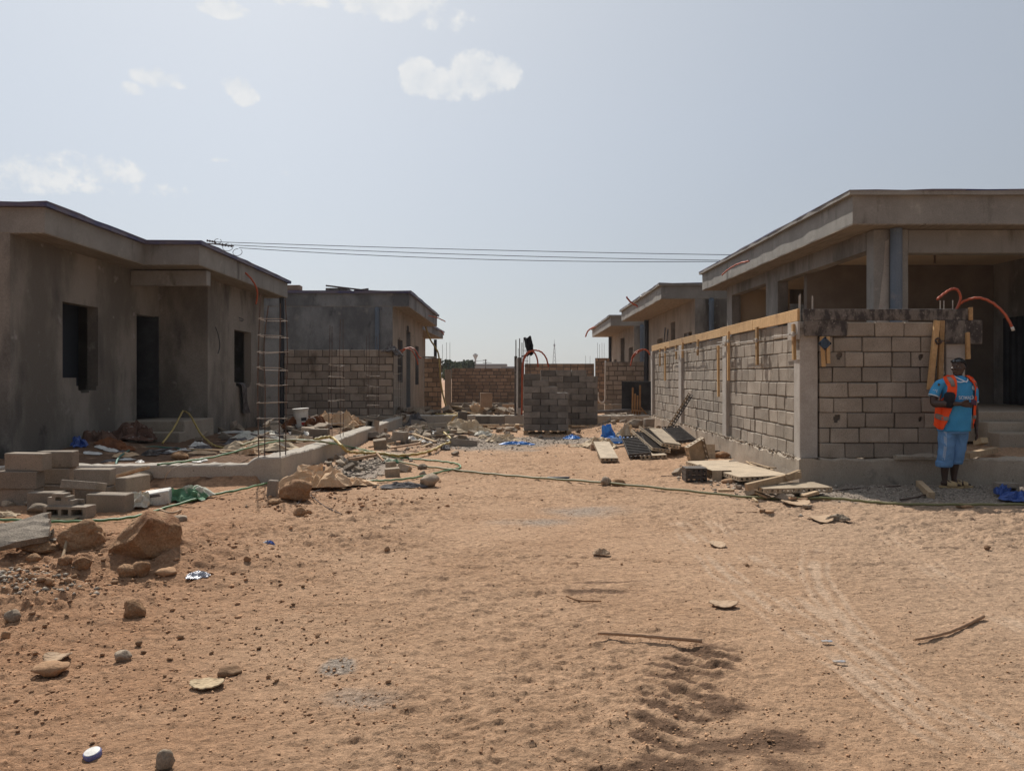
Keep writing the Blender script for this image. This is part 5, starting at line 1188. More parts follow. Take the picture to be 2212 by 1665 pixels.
# ---------- pallets with stacked blocks
PB = block_mesh('concrete_block', .438, .20, .166, m_block_dark)
def pallet(label, x0, x1, y0, y1, z):
    h = empty('pallet', ((x0 + x1) / 2, (y0 + y1) / 2, z), label, 'pallet')
    for k in range(3):
        a = MB(); yy = y0 + (y1 - y0 - .1) * k / 2; a.box(x0, x1, yy, yy + .1, z, z + .022, .004, j=.003); a.build('bottom_board', m_timber_pale, h)
        for m_ in range(3):
            xx = x0 + (x1 - x0 - .12) * m_ / 2; a = MB(); a.box(xx, xx + .12, yy, yy + .1, z + .023, z + .09, .004, j=.003); a.build('spacer', m_timber_pale, h)
    for k in range(7):
        a = MB(); xx = x0 - .02 + (x1 - x0 - .08) * k / 6; a.box(xx, xx + .12, y0 - .01, y1 + .01, z + .091, z + .115, .004, j=.003); a.build('top_board', m_timber_pale, h)
def stack(tag_, x0, y0, z, nx, ny, nc, ch, lab, gone, yaw=0.0):
    bl = .445
    for c in range(nc):
        for j in range(ny):
            row = (c + j) % 2; u = x0; i = 0; lim = x0 + nx * bl
            while u < lim - .05:
                half = row and i == 0
                l = bl / 2 if half else min(bl, lim - u)
                if lim - u < .3: l = lim - u
                inside = 0 < j < ny - 1 and x0 + .3 < u < lim - .7 and c < nc - 1
                if not inside and not gone(c, u - x0, l, j):
                    o = bpy.data.objects.new('concrete_block', PB); col.objects.link(o)
                    o.location = (u + l / 2 + rng.uniform(-.006, .006), y0 + .1 + j * .205 + rng.uniform(-.008, .008), z + c * ch); o.scale = (l / bl * .985, 1, ch / .17)
                    o.rotation_euler = (0, 0, rng.uniform(-.012, .012)); tag(o, lab, 'block', tag_)
                u += l; i += 1
zS = gz(.55, 20.6)
pallet('worn timber pallet under the front stack of dark blocks', -.05, 1.2, 20.35, 21.4, zS)
stack('blocks on the front pallet', -.05, 20.38, zS + .117, 2.65, 5, 9, .165, 'dark concrete block on the front pallet, the stack stepped down on one side',
      lambda c, u, l, j: (c == 8 and u + l > .46) or (c == 7 and u + l > .68) or (c == 6 and u + l > .9))
zS2 = gz(1.4, 23)
pallet('timber pallet under the rear stack of dark blocks', .45, 2.15, 22.75, 23.75, zS2)
stack('blocks on the rear pallet', .45, 22.78, zS2 + .117, 3.75, 4, 9, .178, 'dark concrete block on the rear pallet, higher flat-topped stack', lambda c, u, l, j: (c == 8 and u + l > 1.55))
# low pallet with a few blocks in front of the cross kerb
zP = gz(-1.1, 22.6)
pallet('low broken pallet carrying a few grey blocks in front of the cross kerb', -2.2, -.2, 22.4, 23.3, zP)
for k, (x, z, rz, l) in enumerate([(-1.25, 0, 3, 'left'), (-.82, 0, -4, 'right')]):
    put('concrete_block', block_mesh('concrete_block', .42, .3, .26, m_block_dark), (x, 22.75, zP + .117), (0, 0, R(rz)), l + ' one of two dark blocks on the low broken pallet', 'block')
put('concrete_block', block_mesh('half_block', .26, .2, .38, m_block_dark), (-1.86, 22.8, zP + .117), (0, R(3), R(10)), 'upright grey block on the low broken pallet', 'block')
for k, (px, py, lab) in enumerate([(1052, 923, 'pale board'), (1110, 920, 'long pale board')]):
    p = W(px, 913 + k * 2, 22.2); a = MB(); a.cbox((p.x, 22.3, zP + .117 + .32 * 0 + .02), (.7, .12, .025), .004); tag(a.build('board', m_timber_pale), lab + ' sticking out from the low broken pallet', 'board')

# ---------- broken blocks heaped between kerb and road
m_frag = M('dusty_block_fragment', (.34, .27, .205), (.26, .205, .155), 7, c3=(.42, .35, .28), s3=9, lo3=.6, hi3=.75, fine=.3, rnd=.3, bump=.8, bs=70, bd=.01)
FR = []
for i in range(6):
    a = MB(); r_ = random.Random(500 + i); L_ = r_.uniform(.7, 1.0)
    a.cbox((0, 0, 0), (L_, r_.uniform(.5, .8), r_.uniform(.35, .55)), .03, .5, None, .10); o = a.build('block_fragment', m_stone_grey if i % 2 else m_frag, origin=(0, 0, 0)); FR.append(o.data); bpy.data.objects.remove(o)
def scat2(n, fn, s0, s1, label, grp, lift=.25, tilt=.5, name='block_fragment'):
    X, Y = fn(rs, n)
    for i in range(n):
        s = s0 + (s1 - s0) * rs.rand() ** 1.5; o = bpy.data.objects.new(name, FR[rs.randint(len(FR))]); col.objects.link(o)
        o.location = (X[i], Y[i], gz(X[i], Y[i]) + s * lift); o.scale = (s, s, s); o.rotation_euler = (rs.uniform(-tilt, tilt), rs.uniform(-tilt, tilt), rs.uniform(0, 6.28))
        tag(o, label, 'rubble', grp)
scat2(85, blob(-2.5, 19.2, .5, 1.5), .09, .28, 'broken grey block piece heaped beside the long kerb', 'rubble beside the long kerb')
scat2(60, blob(-2.0, 21.2, 1.0, 1.2), .10, .30, 'broken block piece in the rubble by the cross kerb', 'rubble by the cross kerb')
scat2(45, blob(-3.1, 13.0, .22, 1.0), .06, .2, 'small rubble piece along the foot of the kerb corner', 'rubble at the kerb corner', name='rubble_piece')
scat2(75, blob(-1.6, 28.3, .9, 1.0), .12, .45, 'pale rubble piece on the heap beyond the cross kerb', 'rubble heap beyond the cross kerb', name='rubble_piece')
scat2(40, blob(-3.9, 26.4, .8, .6), .15, .4, 'dark clod of wet soil heaped at the doorway of the damp gable house', 'dark clods at the doorway', name='soil_clod')
scat2(40, blob(-5.6, 18.8, 1.2, 1.6), .15, .5, 'rubble piece lying in the plot behind the rebar cages', 'rubble in the plot behind the cages', name='rubble_piece')
scat2(60, blob(3.25, 11.4, .28, 1.0), .05, .20, 'small rubble piece under the long steel panel by the wall', 'rubble under the long panel')
scat2(26, blob(2.9, 22.3, .7, .5), .12, .35, 'rubble piece on the sand heap behind the blue plastic', 'rubble on the sand heap')
scat2(30, blob(3.0, 25.6, .7, .5), .12, .35, 'rubble piece beyond the cross kerb near the timber stakes', 'rubble near the timber stakes', name='rubble_piece')
scat2(120, blob(-2.5, 18.6, .55, 2.0), .04, .15, 'small crumbled block piece in the strip beside the long kerb', 'crumbled pieces beside the long kerb', name='rubble_piece')
scat2(70, blob(-1.6, 20.8, 1.2, 1.3), .05, .18, 'small crumbled piece in the rubble before the cross kerb', 'crumbled pieces before the cross kerb', name='rubble_piece')
# the larger pieces one can tell apart
LP = [('hollow block standing on end with two dark cells, by the long kerb', 800, 945, .22, .3, .42, 2, 0), ('whole grey block lying by the kerb end, top in sun', 905, 926, .5, .24, .24, 0, 8), ('square cut block piece catching sun in the rubble', 864, 957, .28, .22, .26, 0, -20),
      ('block piece below the square cut piece in the rubble', 822, 969, .26, .2, .2, 0, 12), ('low block piece in front of the cream rags', 1000, 963, .62, .2, .16, 0, 4), ('tilted plank-like block at the kerb end', 880, 916, .6, .22, .1, 0, -35), ('dark block half hidden by the yellow hose', 945, 933, .5, .25, .25, 0, 6),
      ('slanting flat piece in the middle of the rubble', 893, 956, .3, .26, .08, 0, 25)]
for lab, px, py, L_, D_, H_, co, yaw in LP:
    p = GG(px, py)
    if co:
        a = MB(); a.wall((-L_ / 2, -D_ / 2), (L_ / 2, -D_ / 2), 0, H_, D_ - .04, [(.04, L_ - .04, .05, .19), (.04, L_ - .04, .23, H_ - .04)]); a.box(-L_ / 2, L_ / 2, D_ / 2 - .0395, D_ / 2, 0, H_, .005)
        o = a.build('hollow_block', m_block, origin=(0, 0, 0)); o.location = p; o.rotation_euler = (R(-8), R(6), R(-15)); tag(o, lab, 'block'); continue
    put('block_fragment', block_mesh('block_fragment', L_, D_, H_, m_stone_grey if yaw > 10 else m_block), p + Vector((0, 0, -.01)), (R(rng.uniform(-8, 8)), R(rng.uniform(-8, 8)), R(yaw)), lab, 'block')
G3 = [(848, 1030, 838, 866, .0, 'square dark block piece of the trio beside the looping hose', .22, .13), (870, 1019, 0, 0, 0, 'slanting split block of the trio beside the looping hose', .2, .12), (845, 1014, 0, 0, 0, 'rear dark lump of the trio beside the looping hose', .14, .13)]
for k, (px, py, _a, _b, _c, lab, L_, H_) in enumerate(G3):
    put('block_fragment', block_mesh('block_fragment', L_, .14, H_, m_stone_grey), GG(px, py), (R(-20 if k == 1 else 4), R(18 if k == 1 else -4), R(10 - 30 * k)), lab, 'block')
rock('stone', 'dark rubble lump under the loop of the green hose', 905, 948, 1024, 1058, m_stone_grey, 61, 'stone', None, .8, 3, .3, .6)
rock('stone', 'grey lump lying on the looping hose', 900, 922, 1002, 1016, m_stone_grey, 62, 'stone', None, .8, 3, .25, .6)
rock('stone', 'small dark lump above the dark flattened bag', 904, 922, 1016, 1030, m_stone_grey, 63, 'stone', None, .8, 3, .3, .6)

# ================================================================ steel formwork panels
def panel(label, c, ex, ey, L, Wd, D=.062, ribs=True, dark=False, flip=False):
    """L along ex, Wd along ey; face plate on the outer side (z = ex x ey); ribs and rims behind"""
    ex = Vector(ex).normalized(); ey = Vector(ey); ey = (ey - ex * ey.dot(ex)).normalized(); ez = ex.cross(ey)
    if flip: ez = -ez; ey = -ey
    m = Matrix((ex, ey, ez)).transposed().to_4x4(); m.translation = Vector(c)
    h = empty('formwork_tray', c, label, 'formwork panel', 'perforated steel formwork panels'); h.rotation_euler = m.to_euler()
    mt_ = m_steel_dark if dark else m_steel
    a = MB(); a.box(-L / 2, L / 2, -Wd / 2, Wd / 2, -.004, 0, .001); a.build('face_plate', mt_, h, local=True)
    def rim(p0, p1, n):
        l = (Vector(p1) - Vector(p0)).length; hs = []
        for k in range(n):
            u = l * (k + .5) / n; w_ = min(l / n * .28, .016) * (1.35 if k % 2 else 1); hs += [(u - w_, u + w_, -D * .68, -D * .34), (u - w_ * .6, u + w_ * .6, -D * .76, -D * .26)]
        b = MB(); b.wall(p0, p1, -D, -.0045, .005, hs); return b
    nl, nw = max(int(L / .09), 3), max(int(Wd / .07), 3)
    rim((-L / 2, -Wd / 2), (L / 2, -Wd / 2), nl).build('side_rim', mt_, h, local=True); rim((L / 2, Wd / 2), (-L / 2, Wd / 2), nl).build('side_rim', mt_, h, local=True)
    rim((L / 2, -Wd / 2 + .005), (L / 2, Wd / 2 - .005), nw).build('end_rim', mt_, h, local=True); rim((-L / 2, Wd / 2 - .005), (-L / 2, -Wd / 2 + .005), nw).build('end_rim', mt_, h, local=True)
    if ribs:
        n = max(int(L / .13), 2)
        for k in range(1, n):
            x = -L / 2 + L * k / n; a = MB(); a.box(x - .012, x + .012, -Wd / 2 + .006, Wd / 2 - .006, -.045, -.005, .003); a.build('rib', m_steel_dark, h, local=True)
    return h
def quad_panel(label, fl, frr, bl, D=.062, **k):
    """panel from its front-left, front-right and back-left corners (upper side)"""
    fl, frr, bl = Vector(fl), Vector(frr), Vector(bl); ex = bl - fl; ey = fl - frr
    L, Wd = ex.length, ey.length; c = fl + ex / 2 - ey / 2
    return panel(label, c, ex, ey, L, Wd, D, **k)
quad_panel('flat dusty steel panel lying alone nearest the blue plastic', (1.34, 13.85, .085), (1.655, 13.85, .085), (1.36, 15.55, .24))
quad_panel('ribbed panel lying back-up with its cross bars showing, next to the lone flat panel', (1.95, 14.2, .03), (2.275, 14.45, .09), (2.02, 15.85, .24), dark=True, flip=True)
quad_panel('low panel slid under the ribbed one, sandy corner showing', (2.17, 14.15, .075), (2.55, 14.45, .10), (2.15, 15.7, .10))
quad_panel('narrow-rimmed panel slanting up in the middle of the panel heap', (2.38, 14.55, .14), (2.72, 14.65, .10), (2.24, 16.5, .36), dark=False, flip=True)
quad_panel('second slanting panel in the heap, lying on its neighbour', (2.59, 14.75, .21), (2.93, 14.85, .15), (2.44, 16.7, .42), dark=False, flip=True)
quad_panel('uppermost dusty panel on the heap, face up', (2.68, 14.95, .27), (3.0, 15.0, .23), (2.66, 16.9, .44))
quad_panel('back-up ribbed panel at the wall side of the heap', (3.04, 15.1, .22), (3.28, 15.4, .26), (3.10, 17.1, .36), dark=True, flip=True)
panel('short tray-like panel standing on edge in front of the heap', (3.0, 13.75, .19), (.11, .10, -.36), (.26, .16, .12), .42, .42, .09, ribs=False, dark=False, flip=True)
quad_panel('long sandy panel lying face up along the wall foot', (3.02, 10.55, .15), (3.62, 11.0, .16), (2.74, 12.75, .13), ribs=True)
quad_panel('short face-up panel at the end of the long one under the timber', (3.10, 9.25, .15), (3.66, 9.98, .16), (3.02, 9.66, .16), ribs=True)
panel('upright panel leaning in the wall shade behind the tray', (3.36, 14.5, .14), (0, .25, 1), (-1, 0, 0), .27, .36, .05, ribs=False)
b = W(1440, 934, 18.1); t = Vector((3.84, 18.1, 1.13))
la = empty('steel_angle', b, 'perforated steel angle leaning on the roadside wall', 'steel angle')
ex = (t - b).normalized(); eyy = Vector((0, 1, 0)); L_ = (t - b).length
for k, (e1, off) in enumerate([(Vector((-.75, -.66, 0)), 0), (Vector((.55, -.83, 0)), 0)]):
    e1 = (e1 - ex * e1.dot(ex)).normalized(); n_ = int(L_ / .075); hs = []
    for q in range(n_):
        u = L_ * (q + .5) / n_; hs.append((u - .02, u + .02, .028, .072))
    m4 = Matrix((ex, ex.cross(e1), e1)).transposed().to_4x4(); a = MB(); a.wall((0, 0), (L_, 0), .004, .10, .006, hs, .5, m4); a.build('flange', m_steel_dark if k else m_steel, la, local=True)
for k in range(3):
    p = G(1505, 1043, 0); a = MB()
    panel(['bottom', 'middle', 'top'][k] + ' one of three small perforated panels stacked by the road', (p.x, p.y + .16, gz(p.x, p.y) + .066 * (k + 1)), (0, 1, 0), (-1, 0, 0), .30, .305, .064, ribs=False, dark=True)
# open sheet channel
p = GG(1557, 1037); ch = empty('sheet_channel', p, 'bent sheet channel open at one end beside the stacked perforated panels', 'channel')
a = MB(); w_, d_, h_ = .29, .34, .15
a.box(-w_ / 2, w_ / 2, -d_ / 2, d_ / 2, h_ - .008, h_, .002); a.build('top_plate', m_steel, ch, local=True)
a = MB(); a.box(-w_ / 2, w_ * .0, -d_ / 2 - .001, -d_ / 2 + .008, 0, h_ - .0085, .002); a.build('side_plate', m_steel, ch, local=True)
a = MB(); a.box(-w_ / 2, w_ / 2, d_ / 2 - .008, d_ / 2 + .001, 0, h_ - .0085, .002); a.build('side_plate', m_steel, ch, local=True)
a = MB(); a.box(w_ / 2 - .008, w_ / 2 + .001, -d_ / 2 + .01, d_ / 2 - .01, 0, h_ - .0085, .002); a.build('side_plate', m_steel, ch, local=True)
ch.rotation_euler = (0, 0, R(5)); ch.location = p + Vector((0, .15, 0))
rock('stone', 'rounded stone in the mouth of the sheet channel', 1561, 1600, 1034, 1047, m_stone, 71, 'stone', None, .7, 3, .12)
def gtimber(label, p, q, w, h, mat, name='timber', cat='timber'): return timber(label, p, q, w, h, mat, name, cat)
gtimber('sawn timber lying across the two sandy panels by the wall corner', G(1612, 1052, .17), G(1728, 1025, .25), .05, .085, m_timber_pale)
gtimber('second sawn timber running past the wall corner', G(1700, 1030, .25), G(1727, 1020, .27), .05, .07, m_timber_pale)
gtimber('short pale batten on the gravel at the wall corner', G(1728, 1077, .02), G(1795, 1080, .02), .05, .035, m_timber_pale)
gtimber('thin bent bar lying in front of the three stacked panels', G(1428, 1028.5, .012), G(1482, 1027, .02), .012, .012, m_rebar, 'steel_bar', 'bar')
for k in range(9):
    p = Vector((3.62 + .1 * rng.random(), 12.0 + rng.uniform(-.6, .6), .06 + .03 * k * .4)); d = Vector((rng.uniform(-.15, .12), rng.uniform(.4, .7), rng.uniform(-.03, .03)))
    a = MB(); a.beam(p - d / 2, p + d / 2, .03, .02); tag(a.build('wood_scrap', m_timber_pale), 'splintered wood strip heaped at the foot of the roadside wall', 'wood scrap', 'wood scraps at the wall foot')
rock('stone', 'orange stone among the wood strips at the wall foot', 1542, 1580, 975, 992, m_rock, 72, 'stone', None, .8, 3, .2, .2)
put('concrete_block', block_mesh('half_block', .34, .1, .07, m_steel_dark), Vector((3.55, 14.9, gz(3.55, 14.9) + .05)), (0, R(3), R(10)), 'small perforated end piece at the wall behind the upright panel', 'block')
# ================================================================ sheets, sacks, rags and other litter
def crumple(name, label, cat, c, sx, sy, h, seed, mat, yaw=0, sharp=1.0, n=26, grp=None, zo=0.0, th=.004, edge=.18):
    r = random.Random(seed); c = Vector(c); ca, sa = math.cos(R(yaw)), math.sin(R(yaw)); U = np.linspace(-1, 1, n); uu, vv = np.meshgrid(U, U, indexing='ij')
    rad = np.sqrt(uu ** 2 + vv ** 2); ang = np.arctan2(vv, uu)
    lim = 1 + edge * (vn(np.cos(ang) * 2 + 9, np.sin(ang) * 2 + seed, seed) - .5) * 2.4
    sq = np.maximum(np.abs(uu), np.abs(vv)); k = np.where(rad > 0, sq / np.maximum(rad, 1e-6), 1) ** .55
    X, Y = uu * k * lim * sx / 2, vv * k * lim * sy / 2
    # folded heights: ridged noise
    nz_ = lambda f, s: 1 - np.abs(fbm(uu * f + seed, vv * f, 1, 2, s + seed)) * 1.6
    Z = h * (.55 * nz_(1.4, 3) + .35 * nz_(3.1, 7) + .16 * nz_(6.5, 13)) * np.clip(1.15 - sq ** 2.2, .06, 1)
    X = X + .35 * h * fbm(uu, vv, 2.2, 2, seed + 21); Y = Y + .35 * h * fbm(uu, vv, 2.2, 2, seed + 31)
    WX, WY = c.x + X * ca - Y * sa, c.y + X * sa + Y * ca
    WZ = macro(WX, WY) + .012 + zo + np.maximum(Z, 0)
    a = MB(); a.sheet([[(WX[i, j], WY[i, j], WZ[i, j]) for j in range(n)] for i in range(n)], th)
    return tag(a.build(name, mat, smooth=False), label, cat, grp)
g = lambda px, py: G(px, py)
def strips(n, fn, lab, grp, mats, l0=.3, l1=1.1):
    for k in range(n):
        x, y = fn(); an = rng.uniform(0, 3.14); l = rng.uniform(l0, l1); z = gz(x, y); d = Vector((math.cos(an), math.sin(an), rng.uniform(-.12, .2))) * l / 2; c = Vector((x, y, z + .05 + abs(d.z)))
        a = MB(); a.beam(c - d, c + d, rng.uniform(.03, .09), rng.uniform(.015, .035), .003, .5, (0, 0, 1), .004); tag(a.build('wood_strip', mats[k % len(mats)]), lab, 'wood strip', grp)
crumple('plastic_tube', 'flattened blue plastic sleeve end lying left of the blue tangle', 'plastic', g(1236, 949), .42, .30, .11, 3, m_blue, 5, edge=.08)
crumple('plastic_sheet', 'bright blue plastic tangle on the pale sacks by the panels', 'plastic', (2.08, 17.9, 0), .75, .45, .17, 5, m_blue, -8)
crumple('plastic_strip', 'pointed blue plastic end sticking up from the tangle', 'plastic', (1.98, 18.6, 0), .26, .2, .42, 6, m_blue, 20)
crumple('plastic_sheet', 'pale blue sheet stretched flat beside the lone panel', 'plastic', (2.05, 17.1, 0), 1.25, .24, .10, 8, m_blue_pale, 6, zo=.10)
crumple('plastic_sheet', 'blue sheet scrap on the gravel in front of the front pallet', 'plastic', g(1119, 961), .8, .22, .07, 9, m_blue, -4)
crumple('sack', 'cream sack heap in front of the blue plastic sleeve', 'sack', (1.62, 16.8, 0), .75, .7, .22, 11, m_cream_bag, 10)
crumple('sack', 'upright crumpled cream sack beside the blue tangle', 'sack', (2.45, 18.7, 0), .4, .4, .42, 12, m_cream_bag, 0)
crumple('sack', 'cream sacks rolled toward the panel heap', 'sack', (2.85, 18.2, 0), .95, .5, .32, 13, m_cream_bag, 10)
crumple('sack', 'thin cream sack end trailing over the dirt by the brick', 'sack', g(1255, 966), .5, .25, .06, 14, m_cream_bag, 0)
crumple('sack', 'pale sack scrap at the wall behind the panel heap', 'sack', (3.3, 17.6, 0), .5, .5, .25, 15, m_cream_bag, 30)
crumple('rag_heap', 'long cream rag heap on the rubble below the green coil', 'rags', g(1010, 941), 1.35, 1.0, .36, 17, m_cream_bag, 0)
crumple('rag', 'cream rag fold at the foot of the front pallet', 'rags', g(1084, 955), .75, .5, .2, 18, m_cream_bag, 15)
crumple('paper_sack', 'pale torn paper on the rubble beside the cream rags', 'sack', g(1048, 945), .5, .4, .14, 19, m_white_bag, 15)
crumple('cement_bag', 'torn tan cement bag lying open beside the green hose', 'bag', (-2.85, 10.55, 0), .75, .6, .34, 21, m_paper_tan, 5)
crumple('cement_bag', 'long flattened tan bag trailing behind the torn cement bag', 'bag', (-2.6, 10.95, 0), .9, .32, .12, 22, m_paper_tan, -6)
crumple('paper_sack', 'dark flattened paper bag under the hose loop', 'bag', (-1.7, 10.72, 0), .62, .30, .07, 23, m_rag, 4)
crumple('paper_sack', 'white crushed sack with dark print in front of the low kerb', 'sack', (-4.55, 9.1, 0), .36, .40, .19, 25, m_white_bag, 0)
crumple('paper_sack', 'green and white printed sack behind the white box', 'sack', (-4.15, 9.55, 0), .55, .42, .19, 26, m_green_bag, 10)
crumple('paper_scrap', 'yellow and green wrapper scrap among the bent bars', 'wrapper', g(845, 1001), .34, .22, .07, 27, m_green_bag, 0)
crumple('paper_scrap', 'pale cloth-like scrap at the edge under the stack', 'scrap', g(8, 1117), .3, .2, .06, 28, m_cream_bag, 0)
# a white printed carton
p = g(334, 1092); ct = empty('carton', p + Vector((0, .1, gz(p.x, p.y))), 'white crushed carton with a dark printed band in front of the low kerb', 'carton'); ct.rotation_euler = (R(4), R(-6), R(14))
a = MB(); a.cbox((0, 0, .08), (.30, .2, .16), .01, .5, None, .012); a.build('box', m_white, ct, local=True)
a = MB(); a.cbox((0, -.102, .125), (.25, .004, .035), .001); a.build('printed_band', m_rag, ct, local=True)
a = MB(); a.cbox((-.11, -.102, .04), (.05, .004, .05), .001); a.build('printed_patch', m_green_bag, ct, local=True)
def flat(name, label, cat, px0, px1, py0, py1, mat, seed, th=.006, yaw=0, bend=.25, shape='oval'):
    c = GG((px0 + px1) / 2, (py0 + py1) / 2); s = c.y / F; w_ = (px1 - px0) * s; d_ = (py1 - py0) * s * c.y / H; r = random.Random(seed); n = 10; rows = []
    for i in range(n):
        row = []
        for k in range(n):
            u, v = 2 * i / (n - 1) - 1, 2 * k / (n - 1) - 1
            if shape == 'oval': u, v = u * math.sqrt(1 - v * v / 2), v * math.sqrt(1 - u * u / 2)
            x, y = c.x + u * w_ / 2 * (1 + r.uniform(-.04, .04)), c.y + v * d_ / 2 * (1 + r.uniform(-.06, .06))
            row.append((x, y, gz(c.x, c.y) + .010 + bend * .05 * (u * u) + .006 * r.random()))
        rows.append(row)
    a = MB(); a.sheet(rows, th); return tag(a.build(name, mat), label, cat)
flat('card_scrap', 'torn pale card with a rounded end on the open dirt', 'card', 411, 483, 1470, 1493, m_card, 1)
flat('bark_chip', 'flat pale bark chip on the dirt right of the bent dark twig', 'bark', 1532, 1593, 1305, 1319, m_chip, 2)
flat('paper_scrap', 'crumpled pale paper behind the long flat stone', 'paper', 97, 152, 1418, 1438, m_chip, 3, bend=.5)
flat('bark_chip', 'small pale chip on the wheel track', 'bark', 1534, 1566, 1171, 1185, m_chip, 4)
flat('bark_chip', 'pale leaf-like chip in front of the long olive hose near the timber', 'bark', 1742, 1798, 1117, 1130, m_chip, 5, bend=.8)
flat('bark_chip', 'pale chip on the rubble in front of the timber end', 'bark', 1689, 1748, 1086, 1097, m_chip, 6, bend=.6)
flat('card_scrap', 'pale splinter of board between the hollow block and ochre boulder', 'card', 124, 184, 1110, 1126, m_card, 7, shape='sq')
m_foil = M('silver_foil', (.55, .55, .58), (.25, .25, .28), 18, rough=.3, metal=.6, bump=.8, bs=25, bd=.02)
crumple('foil_wrapper', 'crumpled silver foil wrapper on the open dirt', 'wrapper', GG(428, 1249), .17, .10, .035, 31, m_foil, 15, n=16)
m_pblue = M('blue_white_paper', (.50, .54, .60), (.05, .09, .28), 6, .45, .55, bump=.3)
crumple('paper_scrap', 'small folded blue and white paper scrap on the dirt', 'paper', GG(581, 1180), .11, .06, .05, 32, m_pblue, 0, n=14)
m_bluegrey = M('dusty_blue_scrap', (.30, .32, .36), (.36, .30, .25), 20, bump=.2)
crumple('paper_scrap', 'faint bluish scrap pressed into the dirt by the wheel track', 'paper', GG(1786, 1390), .06, .03, .004, 33, m_bluegrey, 0, n=10)
crumple('paper_scrap', 'second bluish scrap lower on the wheel track', 'paper', GG(1812, 1434), .07, .025, .004, 34, m_bluegrey, 0, n=10)
crumple('paper_scrap', 'bluish scrap in front of the lone flat panel', 'paper', GG(1417 - 96, 994), .14, .08, .02, 35, m_blue_pale, 0, n=10)
crumple('leaf_litter', 'dried curled leaf clump on the dirt below the hose', 'leaf', GG(1812, 1126), .24, .12, .07, 36, m_stone_grey, -10, n=14)
crumple('leaf_litter', 'brown crumpled leaf beside the dotted tyre print', 'leaf', GG(1298, 1200), .16, .10, .05, 37, m_chip, -10, n=14)
# a bottle cap, flattened can end
c = GG(201, 1633); bc = empty('bottle_lid', c, 'round blue and white bottle lid lying on the dirt', 'lid'); bc.rotation_euler = (R(12), R(-4), 0)
a = MB(); a.loft([[Vector((q * math.cos(t), q * math.sin(t), z)) for t in np.linspace(0, 2 * math.pi, 25)[:-1]] for q, z in ((.033, .0), (.034, .004), (.034, .018), (.032, .022))]); a.build('rim', M('lid_blue', (.17, .18, .36), bump=.1, rough=.4), bc, local=True)
a = MB(); a.loft([[Vector((q * math.cos(t), q * math.sin(t), z)) for t in np.linspace(0, 2 * math.pi, 25)[:-1]] for q, z in ((.030, .0225), (.029, .0245), (.012, .026))]); a.build('top', m_white, bc, local=True)
def stick(label, pts, r0, r1, mat=None, name='stick', cat='stick'):
    P = [(lambda g_: Vector((g_.x, g_.y, float(macro(np.array(g_.x), np.array(g_.y))))))(G(q[0], q[1], .01)) + Vector((0, 0, r0 + (q[2] if len(q) > 2 else .008))) for q in pts]; S = spline(P, 6); n = len(S)
    S = [p + Vector((rng.uniform(-1, 1), rng.uniform(-1, 1), rng.uniform(-1, 1))) * r0 * .18 for p in S]
    a = MB(); a.tube(S, [r0 + (r1 - r0) * i / (n - 1) for i in range(n)], 8); return tag(a.build(name, mat or m_stick, smooth=True), label, cat)
stick('straight brown stick lying on the dirt in the lower middle', [(1291, 1377, .03), (1360, 1381, .03), (1440, 1387, .028), (1517, 1394.5, .03)], .009, .013)
stick('bent weathered stick on the dirt at the far right side', [(1977, 1383), (2038, 1370), (2076, 1356), (2105, 1342), (2124, 1333, .01)], .008, .013)
stick('short dark twig with a knot curling up at both ends', [(1224, 1292, .02), (1245, 1297), (1275, 1300), (1299, 1300, .01)], .008, .007, m_stone)
stick('small dry stick standing tilted in the mound dirt', [(128, 1256), (138, 1243, .03), (148, 1228, .07)], .012, .010, m_timber_pale)
stick('thin crossed rod leaning away from the half-block boulder', [(640, 1092), (665, 1077, .03), (700, 1061, .02)], .006, .006, m_rebar, 'steel_bar', 'bar')
stick('second thin crossed rod in front of the boulder with the half block', [(670, 1075, .01), (700, 1093), (738, 1111)], .006, .006, m_rebar, 'steel_bar', 'bar')
for k, (lab, q) in enumerate([('upper bent bar sticking out of the gravel by the kerb', [(749, 1029), (775, 1016), (800, 1009)]), ('lower bent bar sticking out of the gravel by the kerb', [(780, 1028), (800, 1019), (818, 1008)]), ('crooked dark bar at the kerb foot beside the tan bag', [(750, 1030), (768, 1019), (805, 996)])]):
    stick(lab, q, .006, .006, m_rebar, 'steel_bar', 'bar')
timber('reddish batten lying under the hoses by the kerb', GG(753, 1000) + Vector((0, 0, .05)), GG(812, 991) + Vector((0, 0, .06)), .05, .05, m_stick, 'timber', 'timber')
timber('dark blue strip lying flat on the road behind the olive hose', GG(1182, 1033) + Vector((0, 0, .02)), GG(1230, 1034.5) + Vector((0, 0, .02)), .06, .025, m_pvc_black, 'plastic_strip', 'strip')
timber('thin twig with bits on the dirt before the timber', GG(1590, 1107) + Vector((0, 0, .012)), GG(1635, 1110) + Vector((0, 0, .012)), .018, .015, m_stick, 'stick', 'stick')
stick('long thin twig under the white box', [(300, 1075), (340, 1085), (390, 1094), (420, 1098)], .008, .006, m_stick)
stick('pale curled strip before the printed sack', [(345, 1103), (370, 1110), (392, 1103)], .014, .012, m_chip, 'strip')

strips(12, lambda: (rng.uniform(2.6, 3.5), rng.uniform(9.2, 10.6)), 'thin wood chip strewn in front of the sandy panels', 'wood chips before the sandy panels', [m_card, m_timber_pale, m_stick], .08, .3)
